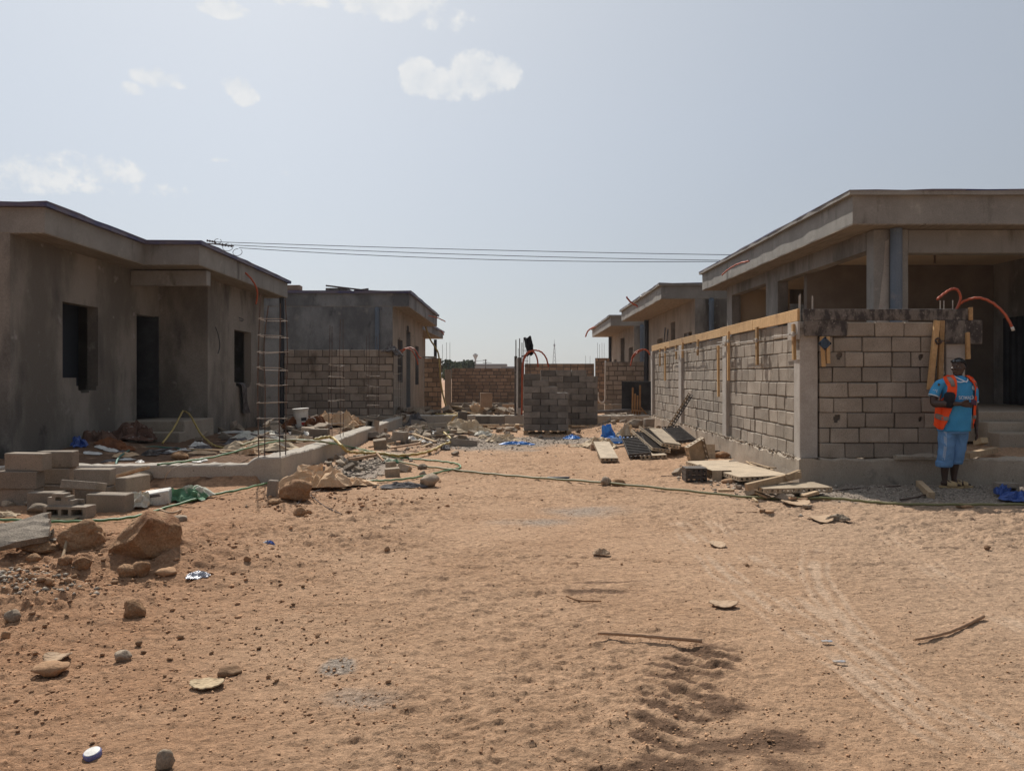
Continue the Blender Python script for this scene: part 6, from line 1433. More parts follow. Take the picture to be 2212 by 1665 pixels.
# ---------- in the plot of the near house
def cloth_strip(name, label, P, w, mat, seed, th=.01, cat='cloth', folds=3):
    S = spline(P, 6); rows = []
    for i, p in enumerate(S):
        t = i / (len(S) - 1); rows.append([p + Vector((.03 * math.sin(6.3 * folds * u + t * 2), 0, 0)) + Vector((0, (u - .5) * w * (1 - .35 * math.sin(t * 3.1)), 0)) + Vector((.012 * math.sin(31 * u + t * 9), 0, .01 * math.sin(17 * u))) for u in np.linspace(0, 1, 13)])
    a = MB(); a.sheet(rows, th); return tag(a.build(name, mat, smooth=True), label, cat)
cloth_strip('hanging_cloth', 'grey cloth hanging out of the smaller window of the near house', [(-7.75, 20.7, 1.35), (-7.6, 20.72, 1.36), (-7.52, 20.76, 1.25), (-7.53, 20.83, .95), (-7.54, 20.9, .72), (-7.53, 20.95, .56)], .5, m_rag, 3)
crumple('blanket', 'brown and white striped blanket dumped beside the entry steps', 'blanket', (-8.05, 15.9, 0), .8, 1.3, .5, 41, m_rag_brown, 10)
crumple('blanket', 'dark brown cloth heap against the wall below the larger window', 'blanket', (-8.3, 15.1, 0), .7, .9, .34, 42, m_rag_brown, 30)
crumple('plastic_canister', 'blue crushed plastic canister below the larger window', 'canister', (-7.95, 13.85, 0), .24, .36, .20, 43, m_blue_dark, 35, edge=.05)
crumple('rust_sheet', 'rusty orange sheet scrap beside the blue canister', 'sheet', (-7.5, 14.2, 0), .6, .4, .16, 44, m_rust, 10)
timber('short plank propped over the grey stone behind the low kerb', G(255, 1028, .16), G(316, 1010, .30), .12, .04, m_timber_pale, 'plank', 'plank')
rock('stone', 'dark grey stone behind the low kerb under the propped plank', 270, 322, 1016, 1048, m_stone_grey, 81, 'stone', None, .8, 3, .2, .3)
for k in range(14):
    px, py = rng.uniform(200, 440), rng.uniform(968, 1000); c = GG(px, py); crumple('paper_scrap', 'dirty pale scrap trodden into the dark soil by the entry steps', 'scrap', c, rng.uniform(.12, .34), rng.uniform(.1, .3), .04, 50 + k, m_white if k % 3 else m_rag, rng.uniform(0, 180), n=9, grp='scraps by the entry steps')
crumple('sack', 'tan sack lump lying under the hoses behind the tall cage', 'sack', (-5.0, 14.6, 0), 1.3, .8, .26, 71, m_cream_bag, 10)
crumple('paper_sack', 'pale rumpled sheet behind the tall rebar cage', 'sack', (-5.9, 17.2, 0), 1.2, .9, .2, 72, m_white_bag, 30)
crumple('rust_sheet', 'rusty bent sheet in front of the paint bucket', 'sheet', (-5.3, 18.9, 0), 1.0, .6, .42, 73, m_rust, 0)
crumple('board_heap', 'bent tan board slumped before the low block wall', 'board', (-4.85, 20.2, 0), 1.3, .8, .5, 74, m_paper_tan, 5)
timber('dark pole slanting over the litter behind the tall cage', G(507, 965, .2), G(553, 946, .35), .06, .06, m_rag, 'pole', 'pole')
timber('second slanting pole end behind the tall cage', G(540, 955, .2), G(580, 935, .35), .05, .05, m_timber_pale, 'pole', 'pole')
p = W(583, 922, 18.9); put('hollow_block', HB, (p.x, 18.9, .18), (0, 0, R(4)), 'hollow block lying behind the tall rebar cage', 'block')
mats_ = [m_white, m_rag, m_card, m_cream_bag, m_ply, m_paper_tan]
for k in range(26):
    c = Vector((rng.uniform(-7.2, -4.3), rng.uniform(13.2, 21.5), 0)); crumple('paper_scrap', 'torn dirty scrap lying in the plot between the house and the long kerb', 'scrap', c, rng.uniform(.2, .7), rng.uniform(.15, .5), rng.uniform(.05, .2), 120 + k, mats_[k % 6], rng.uniform(0, 180), n=10, grp='scraps in the plot behind the long kerb')
for k in range(22):
    c = Vector((rng.gauss(-2.4, .6), rng.gauss(18.2, 1.8), 0)); crumple('paper_scrap', 'torn pale scrap among the rubble beside the long kerb', 'scrap', c, rng.uniform(.12, .4), rng.uniform(.1, .3), rng.uniform(.04, .14), 160 + k, mats_[k % 4], rng.uniform(0, 180), n=9, grp='scraps in the rubble beside the long kerb')
strips(20, lambda: (rng.uniform(-6.6, -4.3), rng.uniform(13.5, 21)), 'grimy wood strip lying in the plot behind the long kerb', 'wood strips in the plot', [m_timber_pale, m_rag, m_rebar])
strips(18, lambda: (rng.gauss(-2.4, .5), rng.gauss(17.5, 2)), 'wood strip mixed into the rubble beside the long kerb', 'wood strips in the rubble', [m_timber_pale, m_rebar, m_stick])
strips(10, lambda: (rng.gauss(-1.5, .8), rng.gauss(27.5, 1)), 'wood strip on the heap beyond the cross kerb', 'wood strips on the far heap', [m_timber_pale, m_card], .4, 1.3)
# paint bucket, upside-down spilled
bk = empty('paint_bucket', (W(652, 0, 18.8).x, 18.8, .30), 'white paint bucket splashed with plaster in front of the low block wall', 'bucket'); bk.rotation_euler = (0, R(-4), 0)
a = MB(); a.loft([[Vector((q * math.cos(t), q * math.sin(t), z)) for t in np.linspace(0, 2 * math.pi, 29)[:-1]] for q, z in ((.15, 0), (.155, .02), (.18, .42), (.195, .425), (.195, .45), (.175, .455))]); a.build('body', m_white, bk, local=True, smooth=False)
a = MB(); a.loft([[Vector((q * math.cos(t), q * math.sin(t), z)) for t in np.linspace(0, 2 * math.pi, 29)[:-1]] for q, z in ((.2, .456), (.2, .47), (.17, .475))]); a.build('lid', m_white, bk, local=True)
m_lred = M('label_red', (.35, .04, .03), bump=0); m_lblk = M('label_dark', (.03, .03, .035), bump=0)
def patch(h, z0, z1, a0, a1, mat, nm):
    rows = [[Vector(((.157 + .028 * (z / .42)) * math.cos(t), (.157 + .028 * (z / .42)) * math.sin(t), z)) for t in np.linspace(a0, a1, 9)] for z in (z0, (z0 + z1) / 2, z1)]
    a = MB(); a.sheet(rows, .002); a.build(nm, mat, h, local=True)
patch(bk, .17, .25, -1.3, -.5, m_lblk, 'label_patch'); patch(bk, .07, .14, -1.3, -.5, m_lred, 'label_patch')
a = MB(); a.tube(spline([(.18, -.04, .22), (.30, -.06, .23), (.36, -.05, .17), (.30, -.04, .10), (.22, -.04, .09)], 5), .008, 6); a.build('handle', m_white, bk, local=True)
put('concrete_block', BKb, (W(690, 0, 17.5).x, 17.5, .16), (0, 0, R(-6)), 'tan block lying beside the paint bucket', 'block')
o_ = put('block_fragment', FR[1], (W(625, 0, 15.9).x, 15.9, .26), (R(20), R(10), R(30)), 'tilted orange-brown block piece behind the long kerb', 'block')
o_.scale = (.26, .26, .3)
crumple('rag', 'grey rag slung over the last rebar cage', 'rag', (-3.9, 22.85, 0), .62, .5, .28, 77, m_rag, -20, zo=2.1)
# ---------- on the roof of the damp gable house
def rb(name, label, px0, px1, py0, py1, Y, mat, dep=.6):
    p, q = W(px0, py1, Y), W(px1, py0, Y); a = MB(); a.box(p.x, q.x, Y, Y + dep, p.z, q.z, .01, j=.01); tag(a.build(name, mat), label, 'roof clutter')
rb('board_stack', 'grey boards piled on the flat roof of the damp gable house', 703, 750, 622.5, 629.5, 26.3, m_ply, .8)
rb('block_row', 'reddish block course on the roof beside the near eave', 605, 648, 616, 625.5, 26.6, m_block_red, .3)
a = MB(); a.tube([W(704, 617, 26.2), W(795, 628, 26.2)], .03, 6); tag(a.build('steel_pole', m_rebar), 'dark pole lying over the boards on the flat roof', 'pole')
a = MB(); a.tube([W(765, 628.5, 26.4), W(796, 624.5, 26.4)], .035, 6); tag(a.build('steel_pole', m_rebar), 'short pole end pointing along the flat roof edge', 'pole')
rb('stone', 'little lump left on the roof edge of the porch house', 1858, 1870, 410.5, 414.5, 13.4, m_rag, .08)
crumple('rag', 'whitish rag left on the roof edge of the middle sunny house', 'rag', (4.52, 29.6, 0), .3, 1.0, .22, 78, m_white_bag, 0, zo=4.63 - .0)
m_stake = M('weathered_stake', (.27, .155, .075), (.22, .12, .055), 4, rnd=.2, bump=.3)
# ---------- black panel, stakes and pipes beyond the cross kerb
a = MB(); p, q = W(1343, 886, 25.2), W(1409, 824, 25.2); a.cbox(((p.x + q.x) / 2, 25.2, (p.z + q.z) / 2), (q.x - p.x, .02, q.z - p.z), .004, .5, None, .01); tag(a.build('plywood_board', m_ply_black), 'black plywood sheet standing upright beyond the cross kerb', 'board')
for k, (px, t, b) in enumerate([(1366, 837, 893), (1371, 850, 895), (1376.5, 854, 896), (1382, 832, 895)]):
    P, Q = W(px, b, 24.9), W(px + .8, t, 24.9); timber(['thin stake, shortest-but-one, first before the black sheet', 'middle short stake before the black sheet', 'stubby stake before the black sheet', 'tallest stake before the black sheet'][k], P, Q, .055, .04, m_stake, 'timber_stake', 'stake', 'stakes before the black sheet', (0, 1, 0))
timber('horizontal rail nailed to the stakes before the black sheet', W(1364, 886, 24.85), W(1388, 888, 24.85), .07, .05, m_stake, 'timber_rail', 'timber')
timber('diagonal brace of the stakes before the black sheet', W(1384, 880, 24.85), W(1398, 897, 24.85), .05, .04, m_stake, 'timber_brace', 'timber')
for k in range(2):
    a = MB(); a.tube([W(1288, 889 + 2 * k, 25.0 + .2 * k), W(1362, 885 + 3 * k, 25.0 + .2 * k)], .035, 8); tag(a.build('steel_pipe', m_rag), ['upper', 'lower'][k] + ' grey pipe lying along the cross kerb before the stakes', 'pipe')
a = MB(); Pn = [W(1308, 779, 35.3), W(1307, 830, 35.3), W(1306, 866, 35.3), W(1296, 868, 35.3), W(1292, 856, 35.3), W(1292.5, 847, 35.3)]; a.tube(spline(Pn, 5), .035, 6); tag(a.build('white_pipe', m_white, smooth=True), 'thin white pipe running down the end of the nine-course wall behind the stakes', 'pipe')
put('concrete_block', block_mesh('concrete_block', .4, .3, .5, m_block_red), (W(1050, 0, 27.5).x, 27.5, gz(-1.4, 27.5) + .2), (0, 0, R(10)), 'upright tan block on the heap before the far wall', 'block')
put('concrete_block', block_mesh('concrete_block', .75, .3, .36, m_block_red), (W(1105, 0, 32).x, 32, .05), (0, 0, R(3)), 'tan block lying at the foot of the dark gate post', 'block')
a = MB(); c = W(1006, 885, 28.2); a.cbox(c, (.9, .8, .05), .01, .5, Euler((R(-14), R(8), R(-20))).to_matrix(), .02); tag(a.build('board', m_card), 'pale square board lying on the heap beyond the cross kerb', 'board')
crumple('sack', 'yellowish sack piece on the heap beyond the cross kerb', 'sack', (-1.75, 27.6, 0), .7, .5, .3, 91, m_paper_tan, 0)
crumple('sack', 'whitish sack on the heap before the tan blocks', 'sack', (-1.2, 30.5, 0), .8, .5, .3, 92, m_white_bag, 0)
crumple('sack', 'whitish dusty sack lump at the kerb end', 'sack', (-3.35, 23.6, 0), .7, .5, .45, 93, m_rag, 0)
timber('pale board lying on the sand heap before the cross kerb', W(1276, 920, 22.8), W(1333, 921.5, 22.8), .1, .05, m_timber_pale, 'board', 'board')
rock('stone', 'dark rough lump on the sand heap behind the panels', 1355, 1392, 904, 926, m_stone_grey, 95, 'stone', None, .8, 3, .3, .8)
# ---------- by the standing man
timber('squared timber lying on the gravel at the feet of the man', GG(1985, 1052) + Vector((0, 0, .05)), GG(2013, 1079) + Vector((0, 0, .045)), .075, .085, m_timber_pale, 'timber', 'timber')
timber('round-edged timber lying on the low plinth behind the man', G(2088, 984, .45), G(2150, 971, .44), .08, .08, m_timber_pale, 'timber', 'timber')
timber('pale board end on the plinth beside the hand of the man', W(2110, 957, 12.6), W(2127, 951, 12.4), .12, .09, m_card, 'timber', 'timber')
a = MB(); c = GG(2183, 1073); a.wall((-.125, -.08), (.125, -.08), 0, .17, .14, [(.06, .215, .0, .115)]); a.box(-.125, .125, .0605, .08, 0, .17, .004); o = a.build('hollow_block', m_slab, origin=(0, 0, 0)); o.location = c + Vector((0, .1, 0)); o.rotation_euler = (0, 0, R(-6)); tag(o, 'small hollow block behind the blue sheet near the man', 'block')
crumple('plastic_sheet', 'deep blue crumpled sheet on the gravel at the far right', 'plastic', GG(2200, 1084), .38, .22, .13, 97, m_blue_dark, 0)
crumple('plastic_sheet', 'upstanding deep blue sheet corner beside the small hollow block', 'plastic', GG(2166, 1072), .16, .14, .16, 98, m_blue_dark, 10)
crumple('paper_scrap', 'pale scrap on the dark steps behind the man', 'scrap', (8.55, 12.6, 0), .5, .2, .1, 99, m_white, 0, zo=.22)
stick('dark bar on the gravel under the shaded wall', [(1785, 1065), (1830, 1061), (1880, 1059), (1945, 1056)], .009, .008, m_rebar, 'steel_bar', 'bar')
stick('dark bar on the gravel left of the squared timber', [(1945, 1081), (1975, 1077), (2000, 1072)], .012, .01, m_rebar, 'steel_bar', 'bar')
# ================================================================ the man
PX, PY = G(2060, 1060).x, G(2060, 1060).y
FZ = gz(PX, PY) + .012
man = empty('person', (PX, PY, FZ), 'man in sky blue shirt and orange safety vest, one forearm held across his belly', 'person')
def bake(mb, name, mat, parent, vox, smooth_it=4, fac=.5, noise_amp=0, nscale=14, seed=0):
    """fuse overlapping closed pieces into one continuous skin"""
    me = bpy.data.meshes.new(name); me.from_pydata(mb.v, [], mb.f); bm = bmesh.new(); bm.from_mesh(me); bmesh.ops.recalc_face_normals(bm, faces=bm.faces); bm.to_mesh(me); bm.free()
    tmp = bpy.data.objects.new(name, me); col.objects.link(tmp)
    m = tmp.modifiers.new('fuse', 'REMESH'); m.mode = 'VOXEL'; m.voxel_size = vox
    if smooth_it: s = tmp.modifiers.new('soft', 'SMOOTH'); s.iterations = smooth_it; s.factor = fac
    dg = bpy.context.evaluated_depsgraph_get(); ev = tmp.evaluated_get(dg); out = bpy.data.meshes.new_from_object(ev)
    bpy.data.objects.remove(tmp); bpy.data.meshes.remove(me); out.name = name
    if noise_amp:
        from mathutils import noise as mn
        nrm = [v.normal.copy() for v in out.vertices]
        for v, n in zip(out.vertices, nrm):
            p = v.co * nscale + Vector((seed, 0, 0)); p.z *= .55
            v.co += n * noise_amp * (1 - 2.2 * abs(mn.noise(p)) + .5 * mn.noise(p * 2.1))
    out.attributes.new('tint', 'FLOAT', 'POINT').data.foreach_set('value', [.5] * len(out.vertices))
    out.materials.clear(); out.materials.append(mat); out.polygons.foreach_set('use_smooth', [True] * len(out.polygons))
    o = bpy.data.objects.new(name, out); col.objects.link(o); o.parent = parent; return o
def ring(c, rx, ry, n=20, ax=Vector((1, 0, 0)), ay=Vector((0, 1, 0)), pw=1.0):
    c = Vector(c); out = []
    for k in range(n):
        t = 2 * math.pi * k / n; ct, st = math.cos(t), math.sin(t)
        out.append(c + ax * (abs(ct) ** pw * (1 if ct >= 0 else -1)) * rx + ay * (abs(st) ** pw * (1 if st >= 0 else -1)) * ry)
    return out
def ell(mb, c, r, rot=None, n=14):
    c = Vector(c); rings = []
    for i in range(1, n):
        th = math.pi * i / n; q = []
        for k in range(n * 2):
            ph = math.pi * k / n; v = Vector((r[0] * math.sin(th) * math.cos(ph), r[1] * math.sin(th) * math.sin(ph), -r[2] * math.cos(th)))
            q.append(c + (rot @ v if rot else v))
        rings.append(q)
    mb.loft(rings)
m_skin = M('dark_skin', (.052, .028, .019), (.064, .035, .024), 9, rough=.5, spec=.45, fine=.06, bump=.15, bs=120, bd=.002)
m_shirt = M('sky_blue_shirt', (.06, .31, .58), (.045, .26, .51), 3, rough=.8, fine=.06, bump=.25, bs=14, bd=.012)
m_trs = M('mid_blue_trousers', (.14, .28, .50), (.11, .235, .43), 4, rough=.85, fine=.08, bump=.35, bs=16, bd=.012)
m_orange = M('orange_vest', (.90, .095, .018), (.82, .08, .015), 4, rough=.7, fine=.05, bump=.25, bs=16, bd=.01)
m_refl = M('grey_reflective_band', (.20, .17, .15), (.26, .23, .21), 9, rough=.5, bump=.1)
m_wht = M('white_trim', (.62, .68, .74), bump=0, fine=.03)
m_hair = M('black_hair', (.010, .009, .009), rough=.9, bump=.6, bs=180, bd=.004)
m_lens = M('dark_lens', (.006, .006, .008), rough=.06, spec=.9, fine=0, bump=0)
m_tan = M('tan_sandal', (.46, .32, .17), (.42, .28, .14), 8, rough=.7, bump=.15)
m_pur = M('plum_case', (.075, .03, .055), rough=.45, bump=.1)

def tz(z):   # torso cross section: centre x, half width, half depth
    T = [(.70, .0, .195, .135), (.754, .003, .203, .145), (.90, .012, .198, .160), (1.05, .026, .188, .158), (1.18, .04, .186, .145), (1.30, .052, .196, .132), (1.38, .056, .205, .118), (1.43, .056, .175, .095), (1.465, .05, .105, .075), (1.49, .046, .068, .066)]
    for a_, b_ in zip(T[:-1], T[1:]):
        if z <= b_[0]:
            t = max((z - a_[0]) / (b_[0] - a_[0]), 0); return tuple(a_[i] + (b_[i] - a_[i]) * t for i in (1, 2, 3))
    return T[-1][1:]
def front(x, z, off=0.0):
    cx, hw, hd = tz(z); q = (x - cx) / (hw + .02); return -(hd + off) * math.sqrt(max(0.0, 1 - min(abs(q), 1) ** 2.3))

# --- body
b = MB()
f = Vector((-.80, -.60, 0)).normalized(); sv = Vector((-f.y, f.x, 0)); up = Vector((-.0, 0, 1)); hc = Vector((.058, -.012, 1.487))
prof = [(.0, .070, -.005, .026), (.012, .083, -.03, .042), (.035, .090, -.055, .054), (.06, .091, -.072, .061), (.09, .089, -.09, .068), (.118, .086, -.098, .072), (.15, .090, -.102, .0745), (.18, .083, -.100, .073), (.205, .066, -.085, .062), (.224, .04, -.058, .042), (.236, .01, -.022, .016)]
b.loft([ring(hc + up * u + f * (fr_ + bk_) / 2, (fr_ - bk_) / 2, hw, 24, f, sv, .88) for u, fr_, bk_, hw in prof])
hp = lambda fw_, sd_, u: hc + f * fw_ + sv * sd_ + up * u
b.tube([hp(.084, 0, .135), hp(.096, 0, .112), hp(.106, 0, .093), hp(.092, 0, .084)], [.010, .012, .016, .014], 10)      # nose
for s_ in (-1, 1):
    ell(b, hp(.093, .014 * s_, .089), (.012, .012, .009)); ell(b, hp(.082, .031 * s_, .143), (.02, .02, .009)); ell(b, hp(.060, .045 * s_, .095), (.026, .026, .02))
    rot = Matrix((f, sv, up)).transposed(); ell(b, hp(-.012, .076 * s_, .112), (.017, .008, .032), rot)                 # ears
ell(b, hp(.088, 0, .062), (.016, .024, .007), Matrix((f, sv, up)).transposed()); ell(b, hp(.086, 0, .049), (.015, .021, .008), Matrix((f, sv, up)).transposed()); ell(b, hp(.078, 0, .018), (.02, .024, .016))
b.loft([ring((.052, .012, 1.40), .085, .075), ring((.052, .01, 1.45), .062, .062), ring((.054, .004, 1.50), .056, .058), ring((.058, .0, 1.56), .05, .055)])
b.loft([ring((tz(z)[0], 0, z), tz(z)[1] * .86, tz(z)[2] * .84, 24, pw=.9) for z in (.72, .80, .95, 1.1, 1.25, 1.36, 1.42, 1.45)])
# his right arm (towards the camera, across the belly) and his left arm hanging
b.tube(spline([(-.12, .01, 1.395), (-.20, .01, 1.33), (-.255, .005, 1.22), (-.275, -.02, 1.125), (-.25, -.06, 1.105)], 4), [.055, .06, .062, .060, .058, .056, .054, .052, .050, .049, .047, .046, .045, .045, .045, .045, .045], 14)
b.tube(spline([(-.275, -.02, 1.118), (-.20, -.11, 1.112), (-.11, -.18, 1.118), (-.035, -.215, 1.118)], 4), [.047, .048, .049, .048, .046, .043, .040, .037, .034, .031, .029, .028, .027], 14)
b.tube(spline([(.215, .01, 1.385), (.262, .015, 1.30), (.285, .03, 1.18), (.298, .04, 1.06)], 4), [.055, .058, .058, .057, .055, .053, .051, .05, .048, .047, .045, .044, .044], 14)
b.tube(spline([(.298, .04, 1.08), (.305, .025, .97), (.303, .005, .86), (.298, -.005, .80)], 4), [.044, .045, .045, .043, .041, .038, .036, .034, .032, .030, .028, .027, .026], 14)
# right hand: palm, four fingers curled round the case and a thumb on top
pm = Vector((.005, -.232, 1.115)); d1 = Vector((.93, -.05, -.10)).normalized()
b.loft([ring(pm + d1 * u, a1, a2, 14, Vector((0, 1, .25)).normalized(), Vector((0, -.25, 1)).normalized(), .8) for u, a1, a2 in ((-.045, .022, .026), (-.01, .019, .036), (.03, .017, .041), (.055, .015, .039))])
for k, (dz, L_) in enumerate(((.030, 1.0), (.011, 1.1), (-.009, 1.02), (-.028, .84))):
    p0 = pm + d1 * .05 + Vector((0, -.004, dz)); p1 = p0 + Vector((.034, -.010, -.004)) * L_; p2 = p1 + Vector((.022, .016, -.010)) * L_; p3 = p2 + Vector((.002, .022, -.010)) * L_
    b.tube([p0 - d1 * .02, p0, p1, p2, p3], [.0098, .0098, .0092, .0086, .0068], 8)
q0 = pm + Vector((-.012, -.012, .034)); b.tube([q0 - Vector((.01, 0, .012)), q0 + Vector((.018, -.012, .012)), q0 + Vector((.048, -.012, .018)), q0 + Vector((.074, -.004, .014))], [.014, .0125, .011, .0085], 8)
# left hand hanging, fingers slightly curled
pl_ = Vector((.297, -.012, .765))
b.loft([ring(pl_ + Vector((0, -.008 * t, -t)), w_, dp, 14, Vector((.25, .97, 0)), Vector((.97, -.25, 0)), .8) for t, w_, dp in ((-.03, .027, .022), (.0, .034, .019), (.035, .041, .016), (.06, .039, .014))])
for k, (dy, L_) in enumerate(((-.030, .95), (-.010, 1.08), (.010, 1.0), (.029, .8))):
    p0 = pl_ + Vector((.25 * dy, .97 * dy - .01, -.055)); p1 = p0 + Vector((-.004, -.006, -.040)) * L_; p2 = p1 + Vector((-.010, -.004, -.027)) * L_; p3 = p2 + Vector((-.014, 0, -.016)) * L_
    b.tube([p0 + Vector((0, 0, .02)), p0, p1, p2, p3], [.0098, .0098, .009, .0085, .007], 8)
q0 = pl_ + Vector((-.012, -.036, -.005)); b.tube([q0 + Vector((.004, .012, .02)), q0, q0 + Vector((-.010, -.016, -.03)), q0 + Vector((-.012, -.018, -.058))], [.014, .012, .0105, .008], 8)
# legs and feet
FD = [Vector((.86, -.5, 0)).normalized(), Vector((.94, -.34, 0)).normalized()]
HEEL = [Vector((-.145, .045, .012)), Vector((.005, .075, .012))]
for k, (hx, kx, ax, ay_) in enumerate(((-.085, -.105, -.108, .02), (.085, .05, .036, .055))):
    b.tube(spline([(hx, .0, .80), (hx * .6 + kx * .4, -.005, .62), (kx, (-.01 if k == 0 else .02), .45), (kx * .5 + ax * .5, (.0 if k == 0 else .035), .33), (ax, ay_ + .004, .20), (ax, ay_, .09), (ax + FD[k].x * .01, ay_ + FD[k].y * .01, .05)], 3), [.085, .082, .076, .070, .064, .058, .054, .051, .050, .052, .053, .051, .047, .042, .037, .034, .034, .036, .036], 16)
    h_ = HEEL[k]; d = FD[k]; sd_ = Vector((-d.y, d.x, 0)); u3 = Vector((0, 0, 1))
    b.loft([ring(h_ + d * t + u3 * zc, w_, hh, 16, sd_, u3, .85) for t, zc, w_, hh in ((-.005, .035, .022, .022), (.02, .036, .032, .032), (.055, .042, .034, .040), (.09, .044, .036, .038), (.135, .034, .041, .026), (.175, .026, .045, .018), (.20, .023, .044, .014))])
    for t_, (o_, L_, r_) in enumerate(((-.031, .052, .0125), (-.011, .048, .0095), (.006, .043, .009), (.021, .036, .0085), (.034, .028, .008))):
        o_ = o_ * (1 if k == 0 else 1); p0 = h_ + d * (.188 - abs(o_) * .15) + sd_ * o_ + u3 * .022
        b.tube([p0, p0 + d * L_ * .6 + u3 * .004, p0 + d * L_ - u3 * .004], [r_, r_, r_ * .75], 8)
bake(b, 'body', m_skin, man, .0062, 3, .4)
# --- eyes, hair, glasses
for s_ in (-1, 1):
    a = MB(); ell(a, hp(.0815, .031 * s_, .125), (.011, .011, .0075)); a.build('eye', M('eye_white', (.35, .31, .27), bump=0, fine=0, rough=.3), man, local=True, smooth=True)
    a = MB(); ell(a, hp(.0895, .031 * s_, .125), (.005, .005, .005)); a.build('iris', m_lens, man, local=True, smooth=True)
a = MB()
hr = [(.118, .0, -.104, .0765), (.145, .03, -.108, .079), (.17, .080, -.106, .078), (.187, .084, -.102, .0745), (.21, .068, -.086, .062), (.231, .04, -.058, .042), (.242, .008, -.02, .016)]
a.loft([ring(hc + up * u + f * (fr_ + bk_) / 2, (fr_ - bk_) / 2, hw, 28, f, sv, .88) for u, fr_, bk_, hw in hr]); bake(a, 'hair', m_hair, man, .006, 2, .4, .0015, 90)
sg = MB()
for s_ in (-1, 1):
    rot = Matrix((f, sv, up)).transposed() @ Euler((0, R(-24), R(18 * s_))).to_matrix(); ell(sg, hp(.083, .034 * s_, .196), (.007, .033, .021), rot)
sg.tube([hp(.092, -.010, .2), hp(.094, 0, .203), hp(.092, .010, .2)], .004, 6)
for s_ in (-1, 1): sg.tube([hp(.077, .064 * s_, .2), hp(.05, .079 * s_, .19), hp(-.02, .082 * s_, .165), hp(-.06, .07 * s_, .15)], .0035, 6)
sg.build('sunglasses', m_lens, man, local=True, smooth=True)
# --- shirt
s = MB()
s.loft([ring((tz(z)[0], 0, z), tz(z)[1] * sc_, tz(z)[2] * sc_, 32, pw=.9) for z, sc_ in ((.752, 1.02), (.80, 1.0), (.90, 1.0), (1.0, 1.0), (1.1, 1.0), (1.2, 1.0), (1.3, 1.0), (1.38, 1.0), (1.42, 1.0), (1.45, 1.0), (1.47, 1.0))])
s.tube(spline([(-.10, .01, 1.395), (-.19, .01, 1.36), (-.235, .008, 1.29), (-.268, .0, 1.212)], 4), [.064, .066, .066, .067, .067, .067, .067, .067, .067, .067, .067, .067, .067], 18)
s.tube(spline([(.20, .01, 1.385), (.25, .013, 1.33), (.272, .02, 1.24), (.286, .03, 1.135)], 4), [.066, .067, .067, .067, .067, .067, .066, .065, .064, .063, .062, .061, .06], 18)
sh = bake(s, 'shirt', m_shirt, man, .0085, 5, .5, .006, 10, 3)
def on_front(pts, w_, mat, nm, par, off=.010, th=.003):
    """a flat band laid over the shirt front through (x, z) points"""
    rows = []
    for i, (x, z) in enumerate(pts):
        x2, z2 = pts[min(i + 1, len(pts) - 1)]; x1, z1 = pts[max(i - 1, 0)]; d = Vector((x2 - x1, z2 - z1)).normalized(); n = Vector((-d.y, d.x)) * w_ / 2
        rows.append([Vector((x + n.x * q, front(x + n.x * q, z + n.y * q, off) - .004, z + n.y * q)) for q in (-1, 0, 1)])
    a = MB(); a.sheet(rows, th); return a.build(nm, mat, par, local=True)
cx_p = lambda xc, yc: ((xc - 490) * .001178, (1570 - yc) * .001178)
for pts, nm in (([cx_p(462, 300), cx_p(480, 325), cx_p(520, 350), cx_p(575, 378)], 'collar'), ([cx_p(625, 325), cx_p(600, 355), cx_p(575, 378)], 'collar'), ([cx_p(470, 372), cx_p(510, 380), cx_p(552, 372)], 'shirt_piping')):
    on_front(pts, .014, m_wht, nm, man, .016)
# collar stand round the neck
a = MB(); a.loft([ring((.05, .006, 1.462), .080, .078, 24), ring((.052, .004, 1.488), .070, .072, 24), ring((.052, .004, 1.488), .064, .066, 24), ring((.05, .006, 1.462), .07, .07, 24)], cap=False); a.build('collar', m_shirt, man, local=True, smooth=True)
for c_, r_, dv in (((-.268, .0, 1.215), .0705, Vector((-.38, -.1, -.92))), ((.286, .03, 1.138), .0635, Vector((.13, .1, -.98)))):
    dv.normalize(); ax_ = dv.cross(Vector((0, 1, 0))).normalized(); ay_ = dv.cross(ax_); c_ = Vector(c_)
    a = MB(); a.loft([ring(c_ - dv * .006, r_, r_, 24, ax_, ay_), ring(c_ + dv * .008, r_, r_, 24, ax_, ay_), ring(c_ + dv * .008, r_ - .004, r_ - .004, 24, ax_, ay_), ring(c_ - dv * .006, r_ - .004, r_ - .004, 24, ax_, ay_)], cap=False); a.build('sleeve_band', m_wht, man, local=True, smooth=True)
for k in range(3):      # three pale marks on the sleeve
    x0 = -.296 + .018 * k; a = MB(); pts = [(x0 - .006, 1.245), (x0 + .002, 1.275), (x0 + .006, 1.305)]
    rows = [[Vector((x + q, -.074 + .9 * max(-.262 - x, 0) ** 1.0 + .012, z)) for q in (-.004, .004)] for x, z in pts]; a.sheet(rows, .003); a.build('sleeve_stripe', m_wht, man, local=True)
a = MB(); ell(a, (-.232, -.064, 1.37), (.016, .006, .018)); a.build('sleeve_badge', m_lens, man, local=True, smooth=True)
